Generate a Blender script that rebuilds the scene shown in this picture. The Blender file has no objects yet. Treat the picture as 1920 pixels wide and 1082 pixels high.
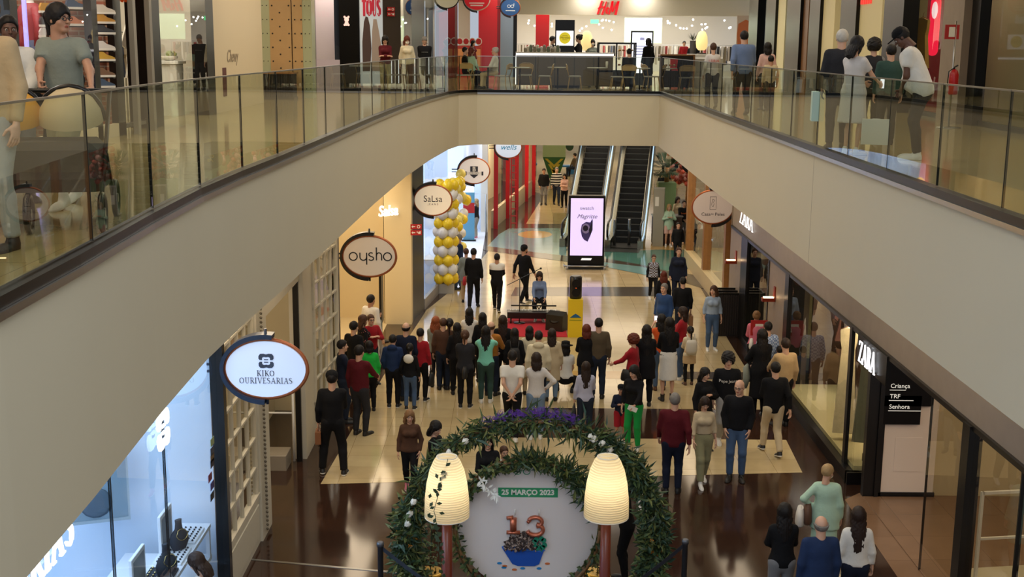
import bpy, math, random
import numpy as np
from mathutils import Vector, Matrix
random.seed(7)
rng = np.random.default_rng(11)
sc = bpy.context.scene
col = sc.collection
pi = math.pi
# ---------------------------------------------------------------- camera
F = 2290.0
TH = math.atan((541 - 84) / F)
ROLL = math.radians(0.5)
CZ = 7.5
cT, sT, cR, sR = math.cos(TH), math.sin(TH), math.cos(ROLL), math.sin(ROLL)
fw = Vector((0, cT, -sT)); rt0 = Vector((1, 0, 0)); up0 = Vector((0, sT, cT))
rt = rt0 * cR + up0 * sR; up = up0 * cR - rt0 * sR
cam = bpy.data.objects.new('camera', bpy.data.cameras.new('camera')); col.objects.link(cam)
cam.data.sensor_width = 36; cam.data.lens = F / 1920 * 36
cam.matrix_world = Matrix(((rt.x, up.x, -fw.x, 0), (rt.y, up.y, -fw.y, 0), (rt.z, up.z, -fw.z, CZ), (0, 0, 0, 1)))
cam.data.clip_start = .1; cam.data.clip_end = 500
sc.camera = cam
# ---------------------------------------------------------------- world (dull daylight through the atrium roof) and exposure
w = bpy.data.worlds.new('sky'); sc.world = w; w.use_nodes = True
w.node_tree.nodes['Background'].inputs[0].default_value = (.80, .88, 1, 1)
w.node_tree.nodes['Background'].inputs[1].default_value = .55
sc.view_settings.view_transform = 'Standard'; sc.view_settings.look = 'None'
sc.view_settings.gamma = 1; sc.view_settings.use_curve_mapping = False
sc.view_settings.exposure = 0.0
sc.cycles.max_bounces = 7; sc.cycles.transparent_max_bounces = 14; sc.cycles.diffuse_bounces = 3
sc.cycles.glossy_bounces = 3; sc.cycles.caustics_reflective = False; sc.cycles.caustics_refractive = False
sc.cycles.sample_clamp_indirect = 4; sc.cycles.use_denoising = True


def area(name, loc, size, power, color=(1, .86, .66), rot=(0, 0, 0), spread=pi):
    l = bpy.data.lights.new(name, 'AREA'); l.shape = 'RECTANGLE'; l.size, l.size_y = size
    l.energy = power; l.color = color; l.spread = spread
    o = bpy.data.objects.new(name, l); col.objects.link(o); o.location = loc; o.rotation_euler = rot
    return o


WARM = (1, .80, .56); NEUT = (1, .92, .80); COOL = (.70, .84, 1)
# ceiling lighting of the lower mall (under the slab either side of the void, and in the hall beyond)
for yy in (9, 17, 25, 33):
    area('ceiling_lamp', (-3.5, yy, 4.33), (.5, 6), 42, WARM)
    area('ceiling_lamp', (5.2, yy, 4.33), (.6, 6), 30, WARM)
for yy in (42, 50, 58, 68):
    area('ceiling_lamp', (2.2, yy, 4.33), (7, 4), 230, WARM)
# upper mall ceiling
for yy in (8, 18, 28, 36):
    area('ceiling_lamp', (-4.6, yy, 9.7), (1.2, 6), 90, WARM)
    area('ceiling_lamp', (6.6, yy, 9.7), (1.2, 6), 70, WARM)
for yy in (45, 55):
    area('ceiling_lamp', (3, yy, 9.9), (9, 3), 330, NEUT)
# daylight falling into the void through the roof light
area('roof_light_daylight', (.8, 0, 13.5), (6.5, 9), 640, (.90, .95, 1), (.62, 0, 0)); area('roof_light_daylight', (.8, 27, 13.5), (6.5, 22), 900, (1, .88, .68))


# ---------------------------------------------------------------- pixel -> world helpers
def ray(px, py):
    u = (px - 960) / F; v = (541 - py) / F
    u, v = u * cR - v * sR, u * sR + v * cR
    return Vector((u, cT + v * sT, -sT + v * cT))


def fl(px, py, z=0.0):
    r = ray(px, py); t = (z - CZ) / r.z; return Vector((r.x * t, r.y * t, z))


def at(px, py, Y):
    r = ray(px, py); t = Y / r.y; return Vector((r.x * t, Y, r.z * t + CZ))


def onwall(px, A, B, py=300):
    """where the sight column px meets the vertical plane through A and B"""
    r = ray(px, py); ax, ay = A; dx, dy = B[0] - A[0], B[1] - A[1]
    # (t r.x - ax)*dy - (t r.y - ay)*dx = 0
    t = (ax * dy - ay * dx) / (r.x * dy - r.y * dx)
    return Vector((t * r.x, t * r.y, CZ + t * r.z))


# ---------------------------------------------------------------- materials
def lin(c):
    return tuple(((x / 255) / 12.92 if x <= 10 else ((x / 255 + .055) / 1.055) ** 2.4) for x in c)


MC = {}


def mat(name, c, rough=.6, metal=0, emit=0, noise=0, nscale=6, bump=0, bscale=30, spec=.5, coat=0, ecol=None, sheen=0):
    if name in MC: return MC[name]
    m = bpy.data.materials.new(name); m.use_nodes = True; nt = m.node_tree; b = nt.nodes['Principled BSDF']
    cl = lin(c) + (1,)
    b.inputs['Base Color'].default_value = cl; b.inputs['Roughness'].default_value = rough
    b.inputs['Metallic'].default_value = metal; b.inputs['Specular IOR Level'].default_value = spec
    b.inputs['Coat Weight'].default_value = coat
    if sheen: b.inputs['Sheen Weight'].default_value = sheen
    if emit:
        b.inputs['Emission Color'].default_value = (lin(ecol) + (1,)) if ecol else cl
        b.inputs['Emission Strength'].default_value = emit
    if noise or bump:
        tc = nt.nodes.new('ShaderNodeTexCoord')
        n = nt.nodes.new('ShaderNodeTexNoise'); n.inputs['Scale'].default_value = nscale; n.inputs['Detail'].default_value = 4
        nt.links.new(tc.outputs['Object'], n.inputs['Vector'])
        if noise:
            mx = nt.nodes.new('ShaderNodeMix'); mx.data_type = 'RGBA'
            mx.inputs['A'].default_value = tuple(x * (1 - noise) for x in cl[:3]) + (1,)
            mx.inputs['B'].default_value = tuple(min(1, x * (1 + noise)) for x in cl[:3]) + (1,)
            nt.links.new(n.outputs['Fac'], mx.inputs['Factor']); nt.links.new(mx.outputs['Result'], b.inputs['Base Color'])
        if bump:
            n2 = nt.nodes.new('ShaderNodeTexNoise'); n2.inputs['Scale'].default_value = bscale
            nt.links.new(tc.outputs['Object'], n2.inputs['Vector'])
            bp = nt.nodes.new('ShaderNodeBump'); bp.inputs['Strength'].default_value = bump; bp.inputs['Distance'].default_value = .02
            nt.links.new(n2.outputs['Fac'], bp.inputs['Height']); nt.links.new(bp.outputs['Normal'], b.inputs['Normal'])
    MC[name] = m; return m


def tiles(name, c1, c2, cm, tw, th, rough=.12, mortar=.004, offset=0.0, rot=0, vertical=False, bump=.0, spec=.5):
    """tiled surface: brick texture in object space"""
    m = bpy.data.materials.new(name); m.use_nodes = True; nt = m.node_tree; b = nt.nodes['Principled BSDF']
    tc = nt.nodes.new('ShaderNodeTexCoord'); mp = nt.nodes.new('ShaderNodeMapping')
    mp.inputs['Rotation'].default_value = (pi / 2 if vertical else 0, 0, rot)
    br = nt.nodes.new('ShaderNodeTexBrick'); br.offset = offset; br.inputs['Scale'].default_value = 1
    br.inputs['Color1'].default_value = lin(c1) + (1,); br.inputs['Color2'].default_value = lin(c2) + (1,)
    br.inputs['Mortar'].default_value = lin(cm) + (1,); br.inputs['Mortar Size'].default_value = mortar
    br.inputs['Brick Width'].default_value = tw; br.inputs['Row Height'].default_value = th; br.inputs['Mortar Smooth'].default_value = .2
    nt.links.new(tc.outputs['Object'], mp.inputs['Vector']); nt.links.new(mp.outputs['Vector'], br.inputs['Vector'])
    n = nt.nodes.new('ShaderNodeTexNoise'); n.inputs['Scale'].default_value = 2.2; n.inputs['Detail'].default_value = 6
    nt.links.new(tc.outputs['Object'], n.inputs['Vector'])
    mx = nt.nodes.new('ShaderNodeMix'); mx.data_type = 'RGBA'; mx.blend_type = 'MULTIPLY'; mx.inputs['Factor'].default_value = .35
    rp = nt.nodes.new('ShaderNodeValToRGB'); rp.color_ramp.elements[0].color = (.6, .6, .6, 1); rp.color_ramp.elements[0].position = .3
    rp.color_ramp.elements[1].position = .7
    nt.links.new(n.outputs['Fac'], rp.inputs['Fac']); nt.links.new(rp.outputs['Color'], mx.inputs['B'])
    nt.links.new(br.outputs['Color'], mx.inputs['A']); nt.links.new(mx.outputs['Result'], b.inputs['Base Color'])
    b.inputs['Roughness'].default_value = rough; b.inputs['Specular IOR Level'].default_value = spec
    return m


def glass(name, tint=(.80, .87, .78), ior=1.55, rough=0.0):
    m = bpy.data.materials.new(name); m.use_nodes = True; nt = m.node_tree
    nt.nodes.remove(nt.nodes['Principled BSDF']); out = nt.nodes['Material Output']
    t = nt.nodes.new('ShaderNodeBsdfTransparent'); t.inputs[0].default_value = tuple(c ** .5 for c in tint) + (1,)
    g = nt.nodes.new('ShaderNodeBsdfGlossy'); g.inputs['Roughness'].default_value = rough
    fr = nt.nodes.new('ShaderNodeFresnel'); fr.inputs[0].default_value = ior
    mx = nt.nodes.new('ShaderNodeMixShader')
    ge = nt.nodes.new('ShaderNodeNewGeometry'); sb = nt.nodes.new('ShaderNodeMath'); sb.operation = 'SUBTRACT'; sb.inputs[0].default_value = 1
    ml = nt.nodes.new('ShaderNodeMath'); ml.operation = 'MULTIPLY'
    nt.links.new(ge.outputs['Backfacing'], sb.inputs[1]); nt.links.new(fr.outputs[0], ml.inputs[0]); nt.links.new(sb.outputs[0], ml.inputs[1])
    nt.links.new(ml.outputs[0], mx.inputs[0]); nt.links.new(t.outputs[0], mx.inputs[1]); nt.links.new(g.outputs[0], mx.inputs[2])
    nt.links.new(mx.outputs[0], out.inputs[0]); return m


# ---------------------------------------------------------------- mesh builder
class MB:
    def __init__(s): s.v = []; s.f = []; s.m = []; s.sm = []

    def add(s, vs, fs, m=0, smooth=False):
        o = len(s.v); s.v.extend([tuple(v) for v in vs])
        for f in fs: s.f.append(tuple(i + o for i in f)); s.m.append(m); s.sm.append(smooth)
        return s

    def box(s, x0, x1, y0, y1, z0, z1, m=0, T=None):
        vs = [Vector((x, y, z)) for z in (z0, z1) for y in (y0, y1) for x in (x0, x1)]
        if T is not None: vs = [T @ v for v in vs]
        return s.add(vs, [(0, 2, 3, 1), (4, 5, 7, 6), (0, 1, 5, 4), (2, 6, 7, 3), (0, 4, 6, 2), (1, 3, 7, 5)], m)

    def bbox(s, x0, x1, y0, y1, z0, z1, b=.01, m=0, T=None):
        """box with chamfered vertical and top edges"""
        vs = []
        for z, i in ((z0, 0), (z1 - b, 0), (z1, b)):
            vs += [(x0 + i, y0 + b, z), (x0 + b, y0 + i, z), (x1 - b, y0 + i, z), (x1 - i, y0 + b, z), (x1 - i, y1 - b, z), (x1 - b, y1 - i, z), (x0 + b, y1 - i, z), (x0 + i, y1 - b, z)]
        vs = [Vector(v) for v in vs]
        if T is not None: vs = [T @ v for v in vs]
        fs = [tuple(range(7, -1, -1)), tuple(range(16, 24))]
        for k in range(2):
            for i in range(8): fs.append((k * 8 + i, k * 8 + (i + 1) % 8, k * 8 + 8 + (i + 1) % 8, k * 8 + 8 + i))
        return s.add(vs, fs, m)

    def tube(s, pts, r, n=8, m=0, closed=False, cap=True, flat=1.0):
        pts = [Vector(p) for p in pts]; N = len(pts)
        rs = list(r) if isinstance(r, (list, tuple)) else [r] * N
        vs = []; pu = None
        for i, p in enumerate(pts):
            if closed: d = pts[(i + 1) % N] - pts[i - 1]
            else: d = pts[min(i + 1, N - 1)] - pts[max(i - 1, 0)]
            if d.length < 1e-9: d = Vector((0, 0, 1))
            d.normalize()
            if pu is None: u = d.orthogonal().normalized() if abs(d.z) > .95 else d.cross(Vector((0, 0, 1))).normalized()
            else:
                u = pu - d * pu.dot(d)
                u = u.normalized() if u.length > 1e-6 else d.orthogonal().normalized()
            pu = u; w_ = d.cross(u)
            for k in range(n):
                a = 2 * pi * k / n; vs.append(p + u * (math.cos(a) * rs[i]) + w_ * (math.sin(a) * rs[i] * flat))
        fs = []
        for i in range(N if closed else N - 1):
            j = (i + 1) % N
            for k in range(n): fs.append((i * n + k, i * n + (k + 1) % n, j * n + (k + 1) % n, j * n + k))
        s.add(vs, fs, m, True)
        if cap and not closed:
            o = len(s.v) - len(vs)
            s.f.append(tuple(o + k for k in range(n - 1, -1, -1))); s.m.append(m); s.sm.append(False)
            s.f.append(tuple(o + (N - 1) * n + k for k in range(n))); s.m.append(m); s.sm.append(False)
        return s

    def lathe(s, prof, c=(0, 0, 0), n=24, m=0, smooth=True, cap=True, T=None):
        vs = []
        for r, z in prof:
            for k in range(n):
                a = 2 * pi * k / n; vs.append(Vector((c[0] + r * math.cos(a), c[1] + r * math.sin(a), c[2] + z)))
        if T is not None: vs = [T @ v for v in vs]
        N = len(prof); fs = []
        for i in range(N - 1):
            for k in range(n): fs.append((i * n + k, i * n + (k + 1) % n, (i + 1) * n + (k + 1) % n, (i + 1) * n + k))
        s.add(vs, fs, m, smooth); o = len(s.v) - len(vs)
        if cap:
            s.f.append(tuple(o + k for k in range(n - 1, -1, -1))); s.m.append(m); s.sm.append(False)
            s.f.append(tuple(o + (N - 1) * n + k for k in range(n))); s.m.append(m); s.sm.append(False)
        return s

    def ball(s, c, r, n=12, m=0, sq=(1, 1, 1), T=None):
        k = max(6, n // 2); vs = []; c = Vector(c)
        for i in range(k + 1):
            a = pi * i / k
            for j in range(n):
                b = 2 * pi * j / n; v = Vector((math.sin(a) * math.cos(b) * r * sq[0], math.sin(a) * math.sin(b) * r * sq[1], math.cos(a) * r * sq[2]))
                if T is not None: v = T @ v
                vs.append(c + v)
        fs = [(i * n + j, (i + 1) * n + j, (i + 1) * n + (j + 1) % n, i * n + (j + 1) % n) for i in range(k) for j in range(n)]
        return s.add(vs, fs, m, True)

    def prism(s, poly, T, d, m=0, ms=None):
        """2D polygon (ccw) at local z 0..d, placed by T"""
        n = len(poly)
        vs = [T @ Vector((x, y, 0)) for x, y in poly] + [T @ Vector((x, y, d)) for x, y in poly]
        fs = [tuple(range(n - 1, -1, -1)), tuple(range(n, 2 * n))]
        s.add(vs, fs, m); o = len(s.v) - 2 * n
        for i in range(n):
            j = (i + 1) % n; s.f.append((o + i, o + j, o + n + j, o + n + i)); s.m.append(m if ms is None else ms); s.sm.append(False)
        return s

    def build(s, name, mats, parent=None, kind=None):
        me = bpy.data.meshes.new(name); me.from_pydata(s.v, [], s.f)
        if not isinstance(mats, (list, tuple)): mats = [mats]
        for q in mats: me.materials.append(q)
        if len(s.f):
            me.polygons.foreach_set('material_index', s.m); me.polygons.foreach_set('use_smooth', s.sm)
        me.update()
        o = bpy.data.objects.new(name, me); col.objects.link(o)
        if parent: o.parent = parent
        if kind: o['kind'] = kind
        return o


def tag(o, label, cat, group=None, kind=None):
    if label: o['label'] = label
    if cat: o['category'] = cat
    if group: o['group'] = group
    if kind: o['kind'] = kind
    return o


def empty(name, loc, rz=0, label=None, cat=None, group=None):
    o = bpy.data.objects.new(name, None); col.objects.link(o); o.location = loc; o.rotation_euler = (0, 0, rz)
    o.empty_display_size = .1
    return tag(o, label, cat, group)


def copy_tree(o, parent=None):
    c = o.copy(); col.objects.link(c)
    if parent: c.parent = parent
    for ch in list(o.children): copy_tree(ch, c)
    return c


def struct(name, mb, mats): return mb.build(name, mats, kind='structure')


def slab(A, B, z0, z1, th, out=1):
    """T and length for a wall box running A->B; local x along, y across, z up"""
    A = Vector((A[0], A[1], 0)); B = Vector((B[0], B[1], 0)); d = B - A; L = d.length; d.normalize()
    n = Vector((-d.y, d.x, 0))
    T = Matrix(((d.x, n.x, 0, A.x), (d.y, n.y, 0, A.y), (0, 0, 1, 0), (0, 0, 0, 1)))
    return T, L


def wallbox(mb, A, B, z0, z1, th=.1, m=0, off=0):
    T, L = slab(A, B, z0, z1, th); mb.box(0, L, off, off + th, z0, z1, m, T); return mb


# ---------------------------------------------------------------- writing
def text_mesh(body, size=1.0, extrude=.004, offset=0.0, align='CENTER', shear=0.0, space=1.0, res=3):
    c = bpy.data.curves.new('t', 'FONT'); c.body = body; c.size = size; c.extrude = extrude; c.offset = offset
    c.align_x = align; c.align_y = 'CENTER'; c.shear = shear; c.space_character = space; c.resolution_u = res
    o = bpy.data.objects.new('t', c); col.objects.link(o)
    dg = bpy.context.evaluated_depsgraph_get(); me = bpy.data.meshes.new_from_object(o.evaluated_get(dg))
    vs = [v.co.copy() for v in me.vertices]; fs = [tuple(p.vertices) for p in me.polygons]
    bpy.data.objects.remove(o); bpy.data.curves.remove(c); bpy.data.meshes.remove(me)
    return vs, fs


def face_T(loc, nrm, upv=(0, 0, 1)):
    """frame whose local x runs right, y up and z out of a surface with normal nrm"""
    n = Vector(nrm).normalized(); u = Vector(upv); u = (u - n * u.dot(n)).normalized(); r = u.cross(n)
    return Matrix(((r.x, u.x, n.x, loc[0]), (r.y, u.y, n.y, loc[1]), (r.z, u.z, n.z, loc[2]), (0, 0, 0, 1)))


def put_text(mb, body, T, size, m=0, sx=1.0, **k):
    vs, fs = text_mesh(body, size, **k); mb.add([T @ Vector((v.x * sx, v.y, v.z)) for v in vs], fs, m); return mb


def arc(cx, cy, rx, ry, a0, a1, n=10):
    return [(cx + rx * math.cos(math.radians(a0 + (a1 - a0) * i / n)), cy + ry * math.sin(math.radians(a0 + (a1 - a0) * i / n))) for i in range(n + 1)]


TK, TN = .17, .06
GLY = {  # high-contrast serif capitals: (width, [(points, start width, end width)])
    'Z': (.72, [([(.08, .97), (.64, .97)], TN, TN), ([(.58, .96), (.12, .04)], TK, TK), ([(.06, .03), (.66, .03)], TN, TN), ([(.08, .97), (.06, .78)], TN, TN), ([(.66, .03), (.68, .24)], TN, TN)]),
    'A': (.80, [([(.1, 0), (.40, 1)], TN, TN), ([(.40, .97), (.68, 0)], TK, TK), ([(.2, .34), (.58, .34)], TN, TN), ([(.0, .02), (.22, .02)], TN, TN), ([(.55, .02), (.82, .02)], TN, TN)]),
    'R': (.76, [([(.2, 0), (.2, 1)], TK, TK), ([(.2, .97)] + arc(.36, .73, .24, .24, 90, -90) + [(.2, .49)], TN, TN), ([(.58, .85), (.58, .62)], TK * .8, TK * .8), ([(.38, .5), (.68, 0)], TK, TK), ([(.06, .02), (.34, .02)], TN, TN), ([(.06, .98), (.3, .98)], TN, TN), ([(.6, .02), (.8, .02)], TN, TN)]),
    'K': (.80, [([(.2, 0), (.2, 1)], TK, TK), ([(.24, .4), (.64, 1)], TN, TN), ([(.36, .56), (.68, 0)], TK, TK), ([(.06, .02), (.34, .02)], TN, TN), ([(.06, .98), (.34, .98)], TN, TN), ([(.56, .98), (.76, .98)], TN, TN), ([(.58, .02), (.82, .02)], TN, TN)]),
    'I': (.42, [([(.2, 0), (.2, 1)], TK, TK), ([(.06, .02), (.34, .02)], TN, TN), ([(.06, .98), (.34, .98)], TN, TN)]),
    'O': (.86, [(arc(.42, .5, .32, .46, 55, 125, 6), TN, TN), (arc(.42, .5, .32, .46, 125, 235, 10), TK, TK), (arc(.42, .5, .32, .46, 235, 305, 6), TN, TN), (arc(.42, .5, .32, .46, 305, 415, 10), TK, TK)]),
    'U': (.80, [([(.2, 1), (.2, .3)], TK, TK), (arc(.41, .3, .21, .27, 180, 360), TN * 1.6, TN), ([(.62, .3), (.62, 1)], TN, TN), ([(.06, .98), (.34, .98)], TN, TN), ([(.5, .98), (.74, .98)], TN, TN)]),
    'V': (.78, [([(.12, 1), (.4, 0)], TK, TK), ([(.4, .03), (.68, 1)], TN, TN), ([(.0, .98), (.26, .98)], TN, TN), ([(.56, .98), (.8, .98)], TN, TN)]),
    'E': (.68, [([(.2, 0), (.2, 1)], TK, TK), ([(.06, .97), (.6, .97)], TN, TN), ([(.2, .5), (.48, .5)], TN, TN), ([(.06, .03), (.62, .03)], TN, TN), ([(.6, .97), (.6, .8)], TN, TN), ([(.62, .03), (.62, .22)], TN, TN)]),
    'S': (.62, [(arc(.31, .74, .2, .23, 20, 130, 8), TN, TN), (arc(.31, .74, .2, .23, 130, 215, 6) + [(.2, .6), (.44, .42)] + arc(.31, .27, .2, .24, 40, -40, 6), TK, TK), (arc(.31, .27, .2, .24, -40, -160, 8), TN, TN)]),
    'T': (.74, [([(.36, 0), (.36, 1)], TK, TK), ([(.06, .97), (.66, .97)], TN, TN), ([(.06, .97), (.06, .8)], TN, TN), ([(.66, .97), (.66, .8)], TN, TN), ([(.22, .02), (.5, .02)], TN, TN)]),
    ' ': (.4, [])}


def serif(mb, body, T, h, m=0, depth=.01, sx=1.0, align=.5, sp=.04, fat=1.0, each=None):
    tot = sum(GLY[c][0] + sp for c in body) * h * sx; x = -tot * align
    for c in body:
        wd, strokes = GLY[c]
        if each: mb = MB()
        for pts, w0, w1 in strokes:
            P = [Vector((x + px * h * sx, (py - .5) * h)) for px, py in pts]; n = len(P); L = []; R = []
            for i, p in enumerate(P):
                d = (P[min(i + 1, n - 1)] - P[max(i - 1, 0)]).normalized(); nn = Vector((-d.y, d.x)) * (w0 + (w1 - w0) * i / max(1, n - 1)) * h * .5 * fat
                if sx != 1: nn.x *= .8
                L.append(p + nn); R.append(p - nn)
            for i in range(n - 1):
                mb.prism([R[i], R[i + 1], L[i + 1], L[i]], T, depth, m)
        x += (wd + sp) * h * sx
        if each and strokes: mb.build('letter', each[1], each[0])
    return mb
# ================================================================ MATERIAL PALETTE
M_cream = mat('cream_plaster', (208, 198, 172), .62, noise=.03, nscale=.7)
M_white = mat('white_paint', (226, 222, 212), .5)
M_warmwhite = mat('warm_white_paint', (238, 224, 190), .55)
M_black = mat('black_metal', (16, 15, 16), .3)
M_blackgloss = mat('black_gloss_panel', (12, 11, 12), .3, spec=.25)
M_steel = mat('brushed_steel', (170, 170, 170), .28, metal=1)
M_dsteel = mat('dark_steel', (40, 38, 36), .35, metal=.7)
M_brown = mat('brown_header_panel', (158, 146, 134), .5, noise=.12, nscale=3)
M_stone = mat('taupe_stone', (148, 132, 116), .5, noise=.12, nscale=5)
M_floorD = tiles('dark_brown_tiles', (58, 38, 28), (50, 33, 25), (22, 15, 12), .6, .6, .10, .003)
M_floorB = tiles('beige_marble_tiles', (196, 176, 134), (188, 166, 124), (140, 118, 82), .6, .6, .12, .004)
M_floorU = tiles('upper_beige_tiles', (178, 162, 118), (170, 152, 108), (130, 112, 76), .8, .8, .10, .003)
M_floorT = tiles('tan_tiles', (142, 112, 88), (134, 104, 80), (90, 70, 54), .9, .9, .2, .003)
M_grey = mat('dark_grey_inlay', (74, 64, 54), .12)
M_tanband = mat('tan_inlay', (182, 146, 92), .14)
M_blue = mat('pale_blue_inlay', (112, 150, 150), .12, noise=.1, nscale=2)
M_teal = mat('teal_inlay', (74, 122, 112), .12)
M_sand = mat('sand_inlay', (196, 160, 96), .12)
M_green = mat('olive_inlay', (128, 130, 76), .12)
M_glass = glass('balustrade_glass', (.80, .86, .74), 1.62)
M_glassC = glass('shop_glass', (.93, .95, .93), 1.5)
M_glassK = glass('jeweller_glass', (.82, .92, .97), 1.45)
M_glassD = glass('smoked_glass', (.62, .64, .58), 1.35)
M_dark = mat('dark_interior', (40, 34, 30), .8)
M_brick = tiles('brick_wall', (150, 92, 66), (128, 74, 52), (150, 130, 112), .24, .075, .8, .012, .5, vertical=True)
M_red = mat('red_panel', (176, 18, 26), .3)
M_redsign = mat('red_sign', (170, 26, 24), .5)
M_wood = mat('warm_wood', (150, 104, 58), .4, noise=.25, nscale=9)
M_pole = mat('mahogany_pole', (104, 40, 22), .3, noise=.2, nscale=14)
M_lampshade = None


def lit(name, c, e): return mat(name, c, .6, emit=e)


L_white = lit('lit_white', (255, 250, 240), 2.2)
L_cool = lit('lit_cool_white', (225, 238, 255), 1.15)

# ================================================================ LOWER FLOOR
m = MB(); m.add([(-14, 4, 0), (16, 4, 0), (16, 92, 0), (-14, 92, 0)], [(0, 1, 2, 3)]); struct('floor', m, M_floorD)
NP = [0]


def patch(name, pts, mt, lvl=1):
    z = .002 * lvl; m = MB(); m.add([(p[0], p[1], z) for p in pts], [tuple(range(len(pts)))])
    return struct(name, m, mt)


P_ = lambda *a: [tuple(fl(x, y))[:2] for x, y in a]
patch('floor_beige', [(-3.29, 20.1), (5.25, 20.9), (5.5, 25), (5.65, 31), (5.9, 36), (6.2, 44), (6.6, 47), (7.4, 60), (14, 64), (14, 90), (-8, 90), (1.6, 62), (.4, 50), (-.7, 46.3), (-1.55, 38.9), (-2.45, 34.3), (-2.94, 27.2)], M_floorB, 1)
patch('floor_dark_band', [(-.15, 22.75), (5.42, 22.75), (5.5, 24.75), (.1, 24.75)], M_floorD, 2)
patch('floor_tan_band', [(-2.9, 27.1), (5.6, 27.1), (5.6, 27.75), (-2.9, 27.75)], M_tanband, 2)
patch('floor_dark_band', [(3.7, 27.1), (5.6, 27.1), (5.6, 27.75), (3.7, 27.75)], M_grey, 3)
patch('floor_dark_band', P_((958, 555), (1250, 556), (1250, 538), (966, 539)), M_grey, 2)
patch('floor_blue_inlay', P_((908, 468), (935, 440), (955, 428), (1062, 428), (1062, 487), (1000, 478)), M_blue, 2)
patch('floor_sand_inlay', P_(*arc(1003, 440, 32, 7, 0, 350, 16)), M_sand, 3)
patch('floor_dark_curve', P_((888, 462), (910, 470), (960, 477), (1010, 484), (1062, 491), (1140, 496), (1205, 508), (1250, 520), (1330, 545), (1330, 520), (1250, 508), (1205, 497), (1140, 486), (1062, 480), (1010, 474), (960, 468), (915, 462)), M_grey, 4)
patch('floor_teal_inlay', P_((1130, 462), (1190, 470), (1310, 466), (1330, 500), (1250, 508), (1200, 498), (1130, 486)), M_teal, 2)
patch('floor_sand_inlay', P_((1210, 450), (1330, 450), (1330, 462), (1270, 470), (1200, 466)), M_sand, 3)
patch('floor_blue_inlay', P_((1130, 492), (1200, 500), (1250, 512), (1210, 516), (1130, 500)), M_blue, 5)
patch('floor_dark_band', P_((962, 428), (1070, 428), (1070, 420), (968, 420)), M_grey, 3)
patch('floor_tan', [tuple(fl(1584, 937))[:2], tuple(fl(1684, 1084))[:2], (4.6, 12), (12, 12), (12, 19.9), (6, 19.9)], M_floorT, 1)
m = MB(); wallbox(m, (-3.85, 16.9), (-1.42, 16.45), 0, .006, .05); m.build('expansion_joint', M_steel, kind='structure')

# ================================================================ UPPER SLAB, FASCIA
LC = [(-2.9, 1), (-2.86, 5), (-2.84, 6.6), (-2.88, 8), (-2.98, 10), (-3.03, 11.8), (-3.0, 13.5), (-2.93, 15.3), (-2.86, 18.2), (-2.73, 24), (-2.55, 29), (-2.28, 33.2), (-1.95, 36.8), (-1.7, 38.1), (-1.15, 38.75)]
RC = [(4.58, 38.75), (4.5, 33), (4.40, 27), (4.35, 20), (4.31, 15), (4.27, 10), (4.26, 1)]
Zb, Zt = 4.4, 6.05
I4 = Matrix.Identity(4)


def ribbon(mb, pts, z0, z1, m=0, smooth=True, closed_top=None):
    vs = [(x, y, z) for x, y in pts for z in (z0, z1)]
    mb.add(vs, [(2 * i, 2 * i + 2, 2 * i + 3, 2 * i + 1) for i in range(len(pts) - 1)], m, smooth)


def offs(pts, d):
    out = []
    for i, p in enumerate(pts):
        a = Vector(pts[max(i - 1, 0)]); b = Vector(pts[min(i + 1, len(pts) - 1)]); t = (b - a).normalized(); out.append((p[0] - t.y * d, p[1] + t.x * d))
    return out


def band(mb, pts, d0, d1, z0, z1, m=0):
    a = offs(pts, d0); b = offs(pts, d1); vs = []
    for p, q in zip(a, b): vs += [(p[0], p[1], z0), (p[0], p[1], z1), (q[0], q[1], z1), (q[0], q[1], z0)]
    fs = []
    for i in range(len(pts) - 1):
        for k in range(4): fs.append((4 * i + k, 4 * i + (k + 1) % 4, 4 * i + 4 + (k + 1) % 4, 4 * i + 4 + k))
    n = len(pts) * 4 - 4; fs += [(0, 1, 2, 3), (n + 3, n + 2, n + 1, n)]
    mb.add(vs, fs, m)


m = MB()
polyL = LC + [(-1.15, 44), (-12, 44), (-12, 1)]
polyR = [(12.5, 1), (12.5, 44), (4.58, 44)] + RC
polyF = [(-1.15, 38.75), (4.58, 38.75), (4.58, 44), (-1.15, 44)]
polyB = [(-12, 44), (14, 44), (14, 80), (-12, 80)]
for p in (polyL, polyR, polyF, polyB):
    m.add([(x, y, Zt) for x, y in p], [tuple(range(len(p)))])
struct('floor_upper', m, M_floorU)
m = MB()
for p in (polyL, polyR, polyF, polyB): m.add([(x, y, Zb) for x, y in p], [tuple(range(len(p)))])
struct('ceiling_lower', m, M_white)
for nm, c in (('wall_left_fascia', LC), ('wall_right_fascia', RC), ('wall_far_fascia', [(-1.15, 38.75), (1.7, 38.7), (4.58, 38.75)])):
    m = MB(); band(m, c, 0, .12, Zb, Zt - .02); struct(nm, m, M_cream)
# fine vertical joints of the fascia cladding
for x, y in ((4.335, 14.3), (4.337, 17.6)):
    m = MB(); m.box(x - .008, x, y, y + .006, Zb, Zt); m.build('trim_1', M_stone, kind='structure')
# upper ceiling with the roof light opening over the void
m = MB()
for x0, x1, y0, y1 in ((-12, -2.4, 1, 44), (4, 13, 1, 44), (-12, 14, 38, 80)): m.box(x0, x1, y0, y1, 10.2, 10.4)
struct('ceiling', m, M_white)

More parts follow.
